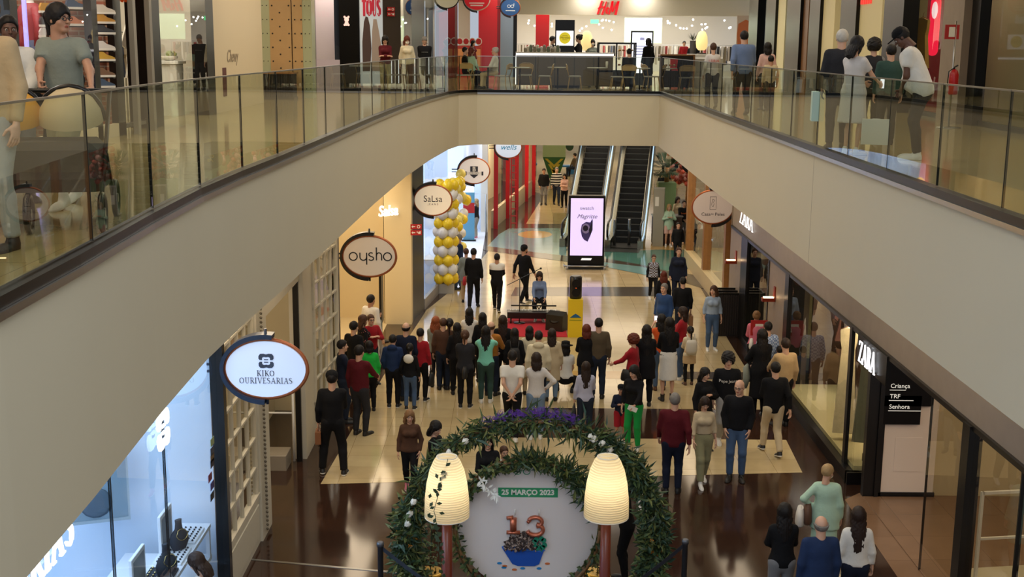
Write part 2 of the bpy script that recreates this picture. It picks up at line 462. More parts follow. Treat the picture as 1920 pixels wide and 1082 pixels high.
# ================================================================ GLASS BALUSTRADES
def arclen(pts, step):
    out = [Vector(pts[0])]; acc = 0
    for a, b in zip(pts, pts[1:]):
        a = Vector(a); b = Vector(b); L = (b - a).length; t = step - acc
        while t < L: out.append(a + (b - a) * (t / L)); t += step
        acc = L - (t - step)
    if (Vector(pts[-1]) - out[-1]).length > .3: out.append(Vector(pts[-1]))
    else: out[-1] = Vector(pts[-1])
    return out


def balustrade(label, pts, step):
    r = empty('glass_balustrade', (pts[0][0], pts[0][1], Zt), 0, label, 'balustrade')
    o0 = Vector((pts[0][0], pts[0][1], Zt))
    loc = [(p[0] - o0.x, p[1] - o0.y) for p in pts]
    m = MB(); band(m, loc, -.01, .10, -.04, .06); m.build('base_rail', M_blackgloss, r)
    m = MB(); band(m, loc, -.03, -.012, -.07, -.02); m.build('edge_trim', M_steel, r)
    q = arclen(loc, step)
    for a, b in zip(q, q[1:]):
        d = (b - a).normalized(); n = Vector((-d.y, d.x)) * .05; a2 = a + d * .007 + n; b2 = b - d * .007 + n
        m = MB(); T, L = slab(a2, b2, 0, 1, .02); m.box(0, L, 0, .018, .07, 1.09, 0, T)
        m.build('glass_panel', M_glass, r)
        m = MB(); m.box(0, L, -.003, .021, 1.09, 1.105, 0, T); m.build('cap_rail', M_steel, r)
        m = MB(); m.box(-.008, -.001, -.003, .021, .07, 1.09, 0, T); m.build('panel_joint', M_dsteel, r)
    return r


balustrade('curved frameless glass balustrade along the left upper walkway', LC[1:], 1.75)
balustrade('straight frameless glass balustrade along the right upper walkway', RC[:-1] + [(4.26, 3)], 1.75)
balustrade('short glass balustrade across the far end in front of the cafe', [(-1.15, 38.75), (1.7, 38.7), (4.58, 38.75)], 1.9)

# ================================================================ LOWER LEFT: jeweller, white lattice front, open shops
AK = (-3.85, 6.0); BK = (-3.85, 15.45)
# jeweller interior box
for bx in ((-8.2, -8.1, 5, 15.6, 0, 4.4), (-8.2, -3.95, 15.45, 15.6, 0, 4.4), (-8.2, -3.9, 5, 15.5, 0, .03)): m = MB(); m.box(*bx); struct('wall_jeweller' if bx[5] > 1 else 'floor_jeweller', m, mat('pale_blue_wall', (212, 226, 244), .5))
m = MB(); m.box(-7.9, -4.1, 6, 15.3, 4.28, 4.34); m.build('ceiling_light', L_cool, kind=None)
bpy.data.objects['ceiling_light']['label'] = 'wide cool-white luminous ceiling of the jewellery shop'; bpy.data.objects['ceiling_light']['category'] = 'ceiling light'
area('jeweller_lamp', (-5.9, 11, 4.2), (3, 8), 210, COOL)
m = MB()
ys = [6.0, 9.2, 11.13, 12.93, 15.38]
for a, b in zip(ys, ys[1:]): m.box(-3.86, -3.84, a + .006, b - .006, .0, 4.35)
struct('window_1', m, M_glassK)
m = MB()
for y in ys[1:-1]: m.box(-3.865, -3.835, y - .006, y + .006, 0, 4.35)
struct('window_2', m, M_dsteel)
m = MB(); m.box(-3.93, -3.76, 15.38, 15.52, 0, 4.4); struct('trim_2', m, M_black)

# jeweller letters on the glass
r = empty('shop_letters', (-3.80, 9.98, 3.42)); serif(None, 'KIKO OURIVESARIAS', face_T((0, 0, 0), (1, 0, 0)), .36, 0, .03, .98, align=1.0, fat=.85, each=(r, lit('lit_letters', (250, 252, 255), .9)))
tag(r, 'large glowing white serif letters KIKO OURIVESARIAS across the jewellery window', 'sign letters')


def kiko_logo(mb, T, s, d, m=0, split=False):
    for sgn in (1, -1):
        out = [(-.42, .06), (-.5, .14), (-.5, .34), (-.40, .5), (-.18, .5), (0, .43), (.18, .5), (.40, .5), (.5, .34), (.5, .14), (.42, .06)]
        inn = [(.24, .06), (.24, .2), (.14, .28), (-.14, .28), (-.24, .2), (-.24, .06)]
        n = len(out)
        strip_o = [(-.42, .06), (-.5, .16), (-.49, .34), (-.38, .48), (-.16, .49), (0, .44), (.16, .49), (.38, .48), (.49, .34), (.5, .16), (.42, .06)]
        strip_i = [(-.26, .06), (-.27, .14), (-.26, .2), (-.2, .26), (-.1, .27), (0, .25), (.1, .27), (.2, .26), (.26, .2), (.27, .14), (.26, .06)]
        for i in range(n - 1):
            q = [strip_i[i], strip_i[i + 1], strip_o[i + 1], strip_o[i]]
            mb.prism([(x * s, y * s * sgn) for x, y in q][::sgn], T, d, m)
        mb.prism([(-.14 * s, .06 * s * sgn), (.14 * s, .06 * s * sgn), (.14 * s, .12 * s * sgn), (-.14 * s, .12 * s * sgn)][::sgn], T, d, m)


m = MB(); kiko_logo(m, face_T((-3.80, 12.74, 3.36), (1, 0, 0)), .42, .03)
tag(m.build('shop_emblem', lit('lit_letters', (250, 252, 255), .9)), 'glowing white linked emblem mounted on the jewellery window', 'sign emblem')

# hanging portrait in the jeweller
m = MB(); p0 = at(182, 903, 14.9); T = face_T(p0, (.35, -1, 0.1)) @ Matrix.Diagonal((.62, .9, 1, 1)); m.box(-.58, .58, -.55, .55, 0, .03, 0, T); fr = m.build('wall_picture', mat('photo_grey', (120, 142, 158), .4))
tag(fr, 'grey framed portrait photograph hanging inside the jewellery shop', 'picture')
m = MB(); m.ball((-.1, .2, .035), .2, 14, 0, (1, 1.25, .05)); m.ball((-.05, -.3, .035), .28, 14, 0, (1.2, .8, .05))
o = m.build('portrait_figure', mat('photo_dark', (70, 88, 104), .5), fr); o.matrix_local = T
m = MB()
for a, b, c, d in ((-.62, .62, -.59, -.55), (-.62, .62, .55, .59), (-.62, -.58, -.55, .55), (.58, .62, -.55, .55)): m.box(a, b, c, d, 0, .05, 0, T)
m.build('picture_frame', mat('silver_frame', (150, 165, 175), .3), fr)

# display ledges with trays
M_vel = mat('charcoal_velvet', (44, 54, 66), .8)
M_gold = mat('gold_chain', (214, 190, 130), .25, metal=1)
M_shelf = mat('white_display', (232, 238, 248), .4)
m = MB(); m.box(-5.1, -3.95, 10.2, 15.2, .78, .84); m.box(-5.1, -3.98, 10.2, 15.2, .03, .07)
for y in (10.3, 12.6, 15.1): m.box(-5.1, -4.0, y - .03, y + .03, .07, .78)
tag(m.build('display_counter', M_shelf), 'long white window counter of the jewellery shop', 'counter')
m = MB(); m.box(-4.35, -3.95, 12.7, 15.2, 1.22, 1.27)
m.box(-4.35, -4.3, 12.72, 12.78, .84, 1.22); m.box(-4.35, -4.3, 15.1, 15.16, .84, 1.22); m.box(-4.0, -3.95, 12.72, 12.78, .84, 1.22); m.box(-4.0, -3.95, 15.1, 15.16, .84, 1.22)
tag(m.build('display_shelf', M_shelf), 'white raised shelf at the far end of the jewellery window', 'shelf')
for i, (y, c, dark) in enumerate(((14.75, 'upper', 0), (14.1, 'middle', 1), (13.5, 'dark', 2), (12.95, 'near', 0))):
    r = empty('jewellery_tray', (-4.15, y, 1.27), 0, ['white ring tray furthest along the raised shelf', 'white tray of bracelets, second along the raised shelf', 'black tray of brooches on the raised shelf', 'white ring tray nearest on the raised shelf'][i], 'tray', 'jewellery trays')
    m = MB(); m.bbox(-.17, .17, -.25, .25, 0, .03, .006); m.build('tray_base', M_vel if dark == 2 else M_shelf, r)
    m = MB()
    for a in range(5):
        for b in range(7):
            m.ball((-.13 + a * .065, -.21 + b * .07, .04), .014, 6)
    m.build('ring_rows', M_gold if dark == 2 else M_vel, r, kind='stuff')


def bust(x, y, z, rz, s, label):
    r = empty('necklace_bust', (x, y, z), rz, label, 'necklace bust', 'necklace busts')
    m = MB(); m.lathe([(.07 * s, 0), (.085 * s, .02 * s), (.12 * s, .10 * s), (.125 * s, .16 * s), (.10 * s, .22 * s), (.05 * s, .27 * s), (.042 * s, .34 * s), (.045 * s, .38 * s)], n=18)
    for i, v in enumerate(m.v): m.v[i] = (v[0], v[1] * .55, v[2])
    m.build('bust_form', M_vel, r)
    m = MB(); pts = [(.055 * s * math.cos(a) * (1 + .5 * (math.sin(a) < 0)), -.06 * s + .018 * s * math.sin(a), .25 * s + .075 * s * math.sin(a) * (1.3 if math.sin(a) < 0 else .3)) for a in [2 * pi * i / 20 for i in range(20)]]
    m.tube(pts, .0045 * s, 5, closed=True); m.build('necklace', M_gold, r)
    return r


LB = ['dark necklace bust beside the near white display board', 'dark necklace bust in front of the dark square frame', 'dark necklace bust right of the square frame with a chain', 'small dark bust left of the square frame',
      'tall dark bust on the raised shelf next to the far tray', 'tall dark bust with gold chain at the middle of the raised shelf', 'low dark bust near the bottom of the jewellery window']
for (px, py, Y, s, rz), lb in zip(((285, 1060, 12.3, 1.0, 0.5), (160, 1075, 11.4, 1.0, .4), (208, 1078, 11.9, 1.0, .4), (105, 1080, 11.0, .9, .4), (358, 995, 14.3, .95, .9), (318, 1040, 13.5, 1.0, .9), (265, 1080, 12.0, .6, .4)), LB):
    p = at(px, py, Y); x = min(p.x, -4.05 if s != .95 else -4.12); bust(x, Y, 1.27 if 'raised' in lb else .84, rz, s * 1.15, lb)
for (y, x, h, lb) in ((14.35, -4.3, .52, 'tall white display board at the far end of the raised shelf'), (13.2, -4.3, .46, 'white display board nearer on the raised shelf')):
    r = empty('display_board', (x, y, 1.27), 0, lb, 'display board', 'white display boards')
    m = MB(); m.bbox(-.02, .02, -.25, .25, 0, h, .005); m.build('board', M_shelf, r)
    m = MB(); m.box(.021, .024, -.2, .2, .06, h - .05); m.build('photo', mat('photo_grey2', (130, 140, 150), .4), r)
r = empty('square_frame', (-4.55, 11.55, .84), .5, 'dark square picture frame standing behind a necklace bust', 'frame')
m = MB()
for a, b, c, d in ((-.24, .24, 0, .04), (-.24, .24, .44, .48), (-.24, -.2, .04, .44), (.2, .24, .04, .44)): m.box(a, b, -.02, .02, c, d)
m.build('frame_border', M_vel, r)
m = MB(); m.box(-.2, .2, .005, .012, .04, .44); m.build('backing', M_shelf, r)
for i, (px, Y) in enumerate(((132, 11.15), (245, 12.25), (85, 10.8))):
    p = at(px, 1070, Y); m = MB(); m.bbox(p.x - .05, p.x + .05, Y - .04, Y + .04, .84, 1.06, .008)
    tag(m.build('display_block', M_vel), ['slim dark display block left of the framed bust', 'slim dark watch block by the near white board', 'slanted dark block at the far left of the jewellery window'][i], 'display block', 'display blocks')
# stickers on the glass by the black post
for i, (py, c) in enumerate(((828, (150, 165, 120)), (845, (60, 70, 90)), (858, (110, 90, 60)), (868, (40, 40, 60)), (895, (120, 50, 70)), (910, (60, 50, 110)), (930, (30, 30, 34)))):
    p = onwall(399 + (i in (4,)) * -4, (-3.83, 6), (-3.83, 15.5), py)
    m = MB(); m.box(-3.838, -3.834, p.y - .09, p.y + .09, p.z - .05, p.z + .05)
    tag(m.build('window_sticker', mat('sticker_%d' % i, c, .5)), ['pale green', 'dark blue', 'olive brown', 'navy', 'red and purple', 'violet', 'black'][i] + ' sticker on the jewellery glass beside the black post', 'sticker', 'window stickers')


# ---- white lattice fronts
def lattice(name_n, A, B, z0, z1, nx, nz, mt=M_white, base=.75):
    T, L = slab(A, B, 0, 1, 1); m = MB()
    m.box(0, L, -.03, .03, 0, base, 0, T); m.box(.08, L - .08, -.045, -.03, .12, base - .12, 0, T)
    m.box(0, .09, -.04, .04, base, z1, 0, T); m.box(L - .09, L, -.04, .04, base, z1, 0, T)
    m.box(0, L, -.04, .04, z1 - .12, z1, 0, T); m.box(0, L, -.05, .05, base - .02, base + .05, 0, T)
    for i in range(1, nx): x = .09 + (L - .18) * i / nx; m.box(x - .018, x + .018, -.03, .03, base, z1, 0, T)
    for i in range(1, nz): z = base + (z1 - base) * i / nz; m.box(0, L, -.028, .028, z - .018, z + .018, 0, T)
    f = struct(name_n, m, mt)
    m = MB(); m.box(.05, L - .05, -.005, .005, base, z1 - .05, 0, T); g = struct('window_glass', m, M_glassC); g.parent = f
    return f


XL = lambda px: onwall(px, (-3.85, 15.5), (-3.86, 21.5), 800)
y1, y2, y3, y4 = XL(425).y, XL(480).y, XL(503).y, XL(558).y
M_wp = mat('ivory_joinery', (206, 198, 178), .45)
lattice('window_3', (-3.85, 15.55), (-3.85, 17.6), 0, 4.0, 4, 7, M_wp)
m = MB(); m.box(-3.98, -3.78, 17.6, 18.3, 0, 4.4); m.box(-3.78, -3.74, 17.85, 18.12, .1, 4.3); struct('trim_3', m, M_wp)
m = MB()
for k in range(62): m.ball((-3.735, 17.74, .15 + k * .068), .022, 6)
struct('trim_4', m, mat('bead_dark', (96, 86, 70), .5))
# header above the opening and the pillar beyond it
m = MB(); m.box(-3.95, -3.8, 18.3, 21.4, 3.35, 4.4); struct('wall_left_header', m, M_wp)
m = MB(); m.box(-4.0, -3.74, 21.4, 22.35, 0, 4.4); struct('trim_5', m, M_wp)
m = MB()
for k in range(62): m.ball((-3.77, 22.1, .15 + k * .068), .022, 6)
struct('trim_6', m, mat('bead_dark', (96, 86, 70), .5))
m = MB(); m.box(-3.9, -3.8, 21.24, 21.3, 0, 3.35); struct('trim_7', m, M_black)
lattice('window_4', (-3.74, 22.35), (-3.56, 24.3), 0, 4.0, 4, 7, M_wp)
m = MB(); wallbox(m, (-3.56, 24.35), (-3.54, 24.6), 0, 4.4, .08); struct('trim_8', m, M_black)
# room behind the lattice fronts
m = MB(); m.box(-7.5, -7.4, 15.6, 24.4, 0, 4.4); m.box(-7.4, -3.9, 15.6, 15.7, 0, 4.4); m.box(-7.4, -3.7, 24.4, 24.5, 0, 4.4)
m.box(-5.6, -4.9, 23.2, 24.4, 0, 1.1); struct('wall_left_room', m, M_warmwhite)
area('ceiling_lamp', (-5.6, 19, 4.25), (2.5, 4), 75, WARM)
r = empty('clothes_rail', (-4.5, 21.0, 0), 0, 'white display rail with a low lit plinth just inside the open doorway', 'clothes rail')
m = MB(); m.tube([(-.55, 0, .1), (-.55, 0, 1.5), (.6, 0, 1.5), (.6, 0, .1)], .025, 8); m.tube([(-.55, 0, 1.0), (.6, 0, 1.0)], .02, 8); m.build('frame', M_white, r)
m = MB(); m.bbox(-.65, .5, -.25, .25, 0, .28, .01); m.build('plinth', mat('plinth_grey', (150, 140, 124), .5), r)

# ---- warm shop interior (letters, sign, fire point)
m = MB(); m.box(-7.5, -3.6, 24.6, 24.7, 0, 4.4); m.box(-5.6, -5.5, 24.7, 33.5, 0, 4.4); struct('wall_warm_shop', m, mat('pale_yellow_wall', (240, 222, 176), .6))
A5 = fl(700, 606); B5 = fl(772, 606)
m = MB(); m.box(-5.6, -3.45, 33.2, 33.35, 0, 4.4); m.box(-3.45, -2.72, 32.45, 33.35, 0, 4.4); struct('wall_shop_return', m, mat('cream_panel', (222, 202, 158), .5))
m = MB(); m.box(-5.5, -3.4, 24.7, 33.2, .0, .012); struct('floor_shop', m, mat('shop_floor_cream', (214, 196, 156), .3))
area('ceiling_lamp', (-4.5, 29.5, 4.25), (1.6, 5), 120, WARM)
for y in (25.9, 27.4, 28.9, 30.4, 31.9):
    m = MB(); m.box(-5.5, -5.47, y - .6, y + .6, .3, 3.9); m.box(-5.47, -5.45, y - .5, y + .5, .4, 3.8); m.build('trim_9', M_warmwhite, kind='structure')
p = at(693, 595, 30.6)
r = empty('fire_extinguisher_cabinet', (-5.43, 27.95, 1.55), 0, 'red fire notice fixed to the pale yellow wall of the open shop', 'fire notice')
m = MB(); m.box(0, .04, -.16, .16, -.35, .35); m.build('plate', M_redsign, r)
m = MB(); m.box(.04, .045, -.1, .1, -.05, .22); m.build('notice', M_white, r)
r = empty('alarm_bell', (-5.43, 29.3, 2.3), 0, 'small red alarm above the fire notice on the pale wall', 'alarm')
m = MB(); m.lathe([(.12, 0), (.11, .05), (.05, .08)], n=16, T=Matrix.Rotation(pi / 2, 4, 'Y')); m.build('bell', M_redsign, r)
# salsa glowing script
m = MB(); pS = at(728, 396, 32.2)
T = face_T(pS, (.62, -.78, 0)); put_text(m, 'Salsa', T, .40, 0, offset=.006, extrude=.02, shear=.15, sx=.8)
tag(m.build('shop_letters', lit('lit_letters2', (255, 255, 250), 1.0)), 'small glowing white script letters reading Salsa inside the pale shop', 'sign letters')
r = empty('clothes_stand', tuple(fl(716, 640)), 0, 'thin dark display stand at the mouth of the pale shop', 'stand')
m = MB(); m.tube([(0, 0, 0), (0, 0, 1.9)], .02, 8); m.box(-.03, .03, -.25, .25, .5, 1.95); m.build('pole', M_dsteel, r)
m = MB(); m.lathe([(.2, 0), (.2, .02), (.03, .04)], n=16); m.build('base', M_dsteel, r)

# ---- black pillar and balloon window
m = MB(); wallbox(m, (-2.78, 32.45), (-2.52, 34.3), 0, 4.4, .7); struct('trim_10', m, M_blackgloss)
m = MB(); wallbox(m, (-2.5, 34.4), (-2.05, 38.3), .3, 4.3, .02); struct('window_5', m, M_glassC)
m = MB(); wallbox(m, (-2.5, 34.4), (-2.05, 38.3), 0, .3, .1, off=0); struct('trim_11', m, mat('sill_grey', (150, 145, 140), .4))
m = MB(); m.box(-5.2, -5.1, 34.3, 44, 0, 4.4); m.box(-5.2, -2.6, 34.3, 34.4, 0, 4.4); struct('wall_balloon_shop', m, mat('violet_white', (222, 220, 240), .6))
area('ceiling_lamp', (-3.7, 36.8, 4.25), (1.4, 4), 90, (.9, .88, 1))

# exit signs on the black pillar: two red tiles with white arrows
def exit_sign(loc, nrm, s, label):
    r = empty('exit_sign', loc, 0, label, 'exit sign', 'red escape signs')
    T = face_T((0, 0, 0), nrm)
    m = MB()
    for zz in (.27, -.27): m.box(-.5 * s, .5 * s, (zz - .23) * s, (zz + .23) * s, 0, .015, 0, T)
    m.build('sign_plate', M_redsign, r)
    m = MB(); W = .016
    def q(pts): m.prism([(x * s, y * s) for x, y in pts], T, W)
    for cy in (.27, -.27):
        q([(-.42, cy), (-.28, cy - .13), (-.28, cy - .04), (-.08, cy - .04), (-.08, cy + .04), (-.28, cy + .04), (-.28, cy + .13)])
    a0 = arc(.22, .27, .15, .15, 0, 360, 14); a1 = arc(.22, .27, .09, .09, 0, 360, 14)
    for i in range(14): q([a1[i], a0[i], a0[i + 1], a1[i + 1]])
    q([(.02, -.2), (.14, -.33), (.14, -.14)]); q([(.18, -.38), (.40, -.38), (.40, -.14), (.30, -.14), (.30, -.2), (.18, -.2)])
    m.build('pictogram', M_white, r)


pE = at(780, 431, 32.4); exit_sign((pE.x, 32.44, pE.z), (.1, -1, 0), .30, 'pair of red escape signs on the black pillar beside the balloons')

# ---- bright shop beyond the balloons, and the red framed shop
for bx in ((-5.2, -5.1, 44, 50, 0, 4.4), (-5.1, -1.2, 49.9, 50, 0, 4.4), (-5.1, -1.1, 42.6, 50, 0, .012)): m = MB(); m.box(*bx); struct('wall_bright_shop' if bx[5] > 1 else 'floor_bright_shop', m, mat('cool_white_wall', (226, 234, 248), .6))
area('ceiling_lamp', (-3, 46, 4.2), (3, 6), 230, COOL)
m = MB(); wallbox(m, (-1.65, 43.2), (-1.2, 49.9), 2.55, 4.4, .1); struct('wall_bright_header', m, lit('lit_fascia', (205, 222, 255), .55))
m = MB(); m.box(-1.3, -1.02, 49.2, 50.2, 0, 4.4); struct('trim_12', m, M_white)
AW, BW = (-.75, 50.3), (1.0, 62)
M_ww = lit('lit_window_warm', (255, 232, 180), .5)
m = MB(); wallbox(m, AW, BW, .75, 3.9, .02); struct('window_6', m, glass('far_glass', (.95, .95, .9), 1.15)); area('ceiling_lamp', (5, 78, 4.3), (8, 6), 420, NEUT)  # unseen area lamp at the far end, added to brighten the cream end wall
m = MB(); wallbox(m, AW, BW, 0, .75, .15); wallbox(m, AW, BW, 3.9, 4.4, .15); struct('wall_left_far', m, mat('grey_cream', (190, 182, 160), .5))
m = MB(); wallbox(m, (-3, 51), (-.6, 63), 0, 4.4, .1); struct('wall_red_shop_back', m, mat('back_cream', (240, 228, 200), .7))
area('ceiling_lamp', (-.6, 56, 4.1), (.8, 8), 420, WARM, (0, .9, 0))  # unseen lamp, tilted off the ceiling to brighten the shop back wall
for i, t in enumerate((0, .27, .5, .78, 1)):
    x = AW[0] + (BW[0] - AW[0]) * t; y = AW[1] + (BW[1] - AW[1]) * t
    m = MB(); m.box(x - .04, x + .14, y - .12, y + .12, 0, 4.4); m.build('trim_13', M_red, kind='structure')
pr = fl(938, 428)
r = empty('red_ladder_frame', (.05, 50.4, 0), 0, 'slim red ladder-like pylon standing before the red framed shop', 'pylon')
m = MB()
for dx in (-.12, .12): m.box(dx - .025, dx + .025, -.03, .03, 0, 4.38)
for k in range(14): m.box(-.12, .12, -.02, .02, .2 + k * .3, .24 + k * .3)
m.build('frame', M_red, r)

# ---- far end of the lower mall
m = MB(); m.box(-10, 16, 88, 88.2, 0, 4.4); m.box(1.2, 1.3, 62, 88, 0, 4.4) if False else None
struct('wall_far', m, mat('far_wall_cream', (216, 204, 180), .7))
m = MB(); wallbox(m, (1.0, 62), (-1.5, 88), 0, 4.4, .2); struct('wall_left_end', m, mat('far_wall_grey', (180, 172, 150), .7))
m = MB(); wallbox(m, (9.0, 62), (14, 88), 0, 4.4, -.2); struct('wall_right_end', m, mat('far_wall_cream', (216, 204, 180), .7))

# ================================================================ LOWER RIGHT: clothing store front
XR = lambda px, py=600: onwall(px, (6, 10), (6, 40), py).y
Hz = 2.72
m = MB(); m.box(6.0, 6.5, 8, 33.0, Hz, 4.4); struct('wall_right_header', m, M_brown)
m = MB(); m.box(5.95, 6.05, 8, 33.0, Hz - .05, Hz + .02); struct('trim_14', m, M_black)
m = MB(); m.box(5.98, 6.5, 31.3, 33.0, 0, Hz); m.box(5.98, 6.5, 26.1, 27.9, 0, Hz); struct('wall_right', m, M_stone)
m = MB()
for a, b in ((30.5, 31.3), (25.75, 26.1), (20.75, 20.9)): m.box(5.94, 6.3 if a != 20.75 else 6.0, a, b, 0, Hz)
m.box(5.96, 6.1, 27.9, 27.98, 0, Hz); m.box(5.9, 6.12, 20.38, 20.42, 0, Hz) if False else None
m.box(5.88, 6.12, 20.35, 25.8, 0, .22); m.box(5.9, 6.1, 27.98, 30.5, 0, .22); m.box(6.0, 6.3, 19.72, 19.86, 0, Hz); m.box(5.88, 6.3, 20.3, 20.42, 0, .22)
struct('trim_15', m, M_black)
m = MB(); m.box(5.99, 6.01, 27.98, 30.5, .22, Hz); struct('window_7', m, M_glassD)
m = MB(); m.box(5.99, 6.01, 20.42, 25.75, .22, Hz); m.box(6.0, 6.25, 20.40, 20.42, .22, Hz); struct('window_8', m, glass('zara_glass', (.88, .88, .82), 1.42))
# display bed and store behind the window
m = MB(); m.box(6.02, 7.4, 20.43, 25.7, 0, .3); m.box(6.1, 7.4, 27.98, 30.5, 0, .3); struct('floor_display', m, mat('display_bed', (206, 194, 146), .5))
m = MB(); m.box(6.72, 6.8, 20.9, 24.3, .3, 4.4); struct('wall_display_panel', m, mat('display_gloss', (70, 46, 34), .15)); m = MB(); m.box(7.4, 7.5, 20.4, 25.7, .0, 4.4); m.box(6.5, 7.5, 25.75, 25.85, 0, 4.4); struct('wall_display_back', m, mat('display_brown', (86, 62, 46), .6))
m = MB(); m.box(7.4, 7.5, 27.98, 33, 0, 4.4); struct('wall_display_far', m, mat('display_olive', (170, 160, 120), .6))
area('ceiling_lamp', (6.36, 22.2, 2.68), (.22, 3.4), 60, WARM); area('ceiling_lamp', (7.1, 24.6, 3.4), (.3, 1.6), 40, NEUT)  # unseen lamp under the header, added to brighten the hanging cream dress
area('ceiling_lamp', (6.7, 29.2, 3.9), (.6, 2), 16, NEUT)
# white return panel by the entrance with the directory board
m = MB(); m.box(6.25, 7.2, 19.75, 19.9, .08, 4.4); m.box(6.5, 6.96, 19.742, 19.75, .45, 1.05); struct('wall_entrance_return', m, mat('pinkish_white', (242, 226, 212), .5))
m = MB(); m.box(6.25, 7.22, 19.72, 19.92, 0, .08); m.box(6.18, 6.25, 19.68, 19.92, 0, 4.4); struct('baseboard_right', m, M_black)
r = empty('directory_board', (6.25, 19.68, 1.3), 0, 'black store directory with white lines Criança, TRF and Senhora beside the entrance', 'directory sign')
m = MB(); m.box(0, .62, 0, .05, 0, .5); m.box(0, .80, 0, .05, .32, 1.4); m.build('board', M_blackgloss, r)
m = MB()
for i, t in enumerate(('Criança', 'TRF', 'Senhora')):
    z = .67 - i * .18; put_text(m, t, face_T((.08, -.005, z), (0, -1, 0)), .105, align='LEFT', extrude=.002)
    m.box(.07, .34 + .14 * i, -.006, 0, z - .075, z - .065)
m.build('directory_lettering', lit('lit_text', (230, 226, 215), .6), r)
m = MB(); m.box(5.93, 6.0, 18.7, 20.35, 2.24, Hz); struct('trim_16', m, M_blackgloss)
for (y, z, h, lb) in ((19.64, 2.47, .36, 'glowing white serif letters ZARA on the black band above the near entrance'), (30.85, 3.2, .42, 'glowing white serif letters ZARA on the brown header, cut off by the parapet above')):
    X0 = 5.90 if y < 25 else 5.96; r = empty('shop_letters', (X0, y, z)); serif(None, 'ZARA', face_T((0, 0, 0), (-1, 0, 0)), h, 0, .02, .86 if y < 25 else 1.4, sp=0, fat=.8, each=(r, lit('lit_letters', (250, 252, 255), .9)))
    tag(r, lb, 'sign letters')
# near glass front at the right edge
m = MB(); m.box(5.99, 6.01, 8, 16.75, .05, Hz - .02); struct('window_9', m, glass('near_glass', (.86, .84, .74), 1.55))
m = MB(); m.box(5.92, 6.1, 15.1, 15.35, 0, Hz); m.box(5.97, 6.03, 13.55, 13.58, 0, Hz); m.box(5.99, 6.02, 16.75, 16.77, 0, Hz); struct('trim_17', m, M_black)
m = MB(); m.box(6.0, 12, 8, 19.7, .0, .016); struct('floor_store', m, M_floorT)
m = MB(); m.box(11.9, 12, 8, 19.9, 0, 4.4); m.box(7.2, 12, 19.8, 19.9, 0, 4.4); struct('wall_store', m, mat('store_cream', (206, 188, 150), .6))
area('ceiling_lamp', (8.5, 14.5, 4.3), (3, 7), 130, WARM)
for i, (x, y) in enumerate(((6.9, 15.9), (6.9, 13.0), (8.4, 16.6))):
    r = empty('clothes_rail', (x, y, .016), .15, ['white framed rail behind the near glass front', 'white framed rail at the right edge of the picture', 'white framed rail deeper in the near store'][i], 'clothes rail', 'store rails')
    m = MB()
    for xx in (-.45, .45): m.box(xx - .02, xx + .02, -.02, .02, 0, 1.55)
    m.box(-.45, .45, -.02, .02, 1.51, 1.55); m.box(-.45, .45, -.02, .02, .85, .88); m.build('frame', M_white, r)
    m = MB(); m.bbox(-.55, .55, -.3, .3, .02, .3, .01); m.build('plinth', mat('plinth_pale', (196, 186, 160), .5), r)


def sconce(loc, label):
    r = empty('wall_sconce', loc, 0, label, 'wall light', 'copper wall lights')
    m = MB(); m.box(-.03, 0, -.07, .07, -.12, .22); m.bbox(-.3, 0, -.08, .08, -.12, -.04, .01); m.build('bracket', mat('copper_red', (150, 52, 28), .35, metal=.4), r)
    m = MB(); m.box(-.26, -.04, -.05, .05, -.04, -.02); m.build('lamp', lit('lit_warm', (255, 214, 160), 9), r)


sconce((5.98, 27.2, 1.95), 'small copper wall light on the stone pier between the two store windows')
sconce((5.98, 32.1, 1.95), 'small copper wall light on the stone pier beside the hide shop')
r = empty('fire_hose_sign', (5.6, 26.9, 0), 0, 'red fire hose sign on a thin post before the stone pier', 'fire sign')
m = MB(); m.tube([(.14, 0, 0), (.14, 0, 1.45)], .015, 6); m.lathe([(.14, 0), (.14, .02), (.02, .03)], (.14, 0, 0), n=14); m.build('post', M_steel, r)
m = MB(); m.box(-.2, .18, -.015, .015, 1.1, 1.45); m.build('plate', M_redsign, r)
m = MB(); m.box(-.1, .08, -.02, -.015, 1.18, 1.37); m.build('pictogram', M_white, r)

# ---- hide shop beyond (oval sign on it) with wooden posts
m = MB(); m.box(6.2, 6.22, 33.6, 42.5, .5, 4.2); struct('window_10', m, M_glassC)
m = MB(); m.box(6.05, 6.3, 33.5, 42.5, 0, .5); struct('trim_18', m, mat('sill_cream', (196, 176, 134), .4))
for y in (34.6, 38.5, 42.3):
    m = MB(); m.box(6.08, 6.34, y - .14, y + .14, 0, 4.4); m.build('trim_19', M_wood, kind='structure')
m = MB(); m.box(8.6, 8.7, 33.2, 44, 0, 4.4); m.box(6.3, 8.7, 43.6, 43.7, 0, 4.4); struct('wall_hide_shop', m, mat('hide_wall', (196, 182, 160), .6))
m = MB(); m.box(6.0, 8.7, 33.1, 33.2, 0, 4.4); struct('wall_partition', m, M_stone)
area('ceiling_lamp', (7.4, 38, 4.25), (1.6, 6), 150, NEUT)
m = MB(); m.box(6.4, 6.5, 44, 60, 3.4, 4.4); struct('wall_right_far_header', m, mat('far_header', (90, 90, 84), .5))
m = MB(); m.box(9.5, 9.6, 44, 62, 0, 4.4); struct('wall_right_far', m, mat('shop_green', (120, 140, 110), .7))
area('ceiling_lamp', (8, 52, 4.2), (2, 8), 170, NEUT)
# ================================================================ UPPER LEVEL
U = Zt
A1, B1 = (-6.15, 12), (-6.15, 38.2)          # left upper shop line
A2, B2 = (-6.15, 38.2), (-3.9, 39.4)


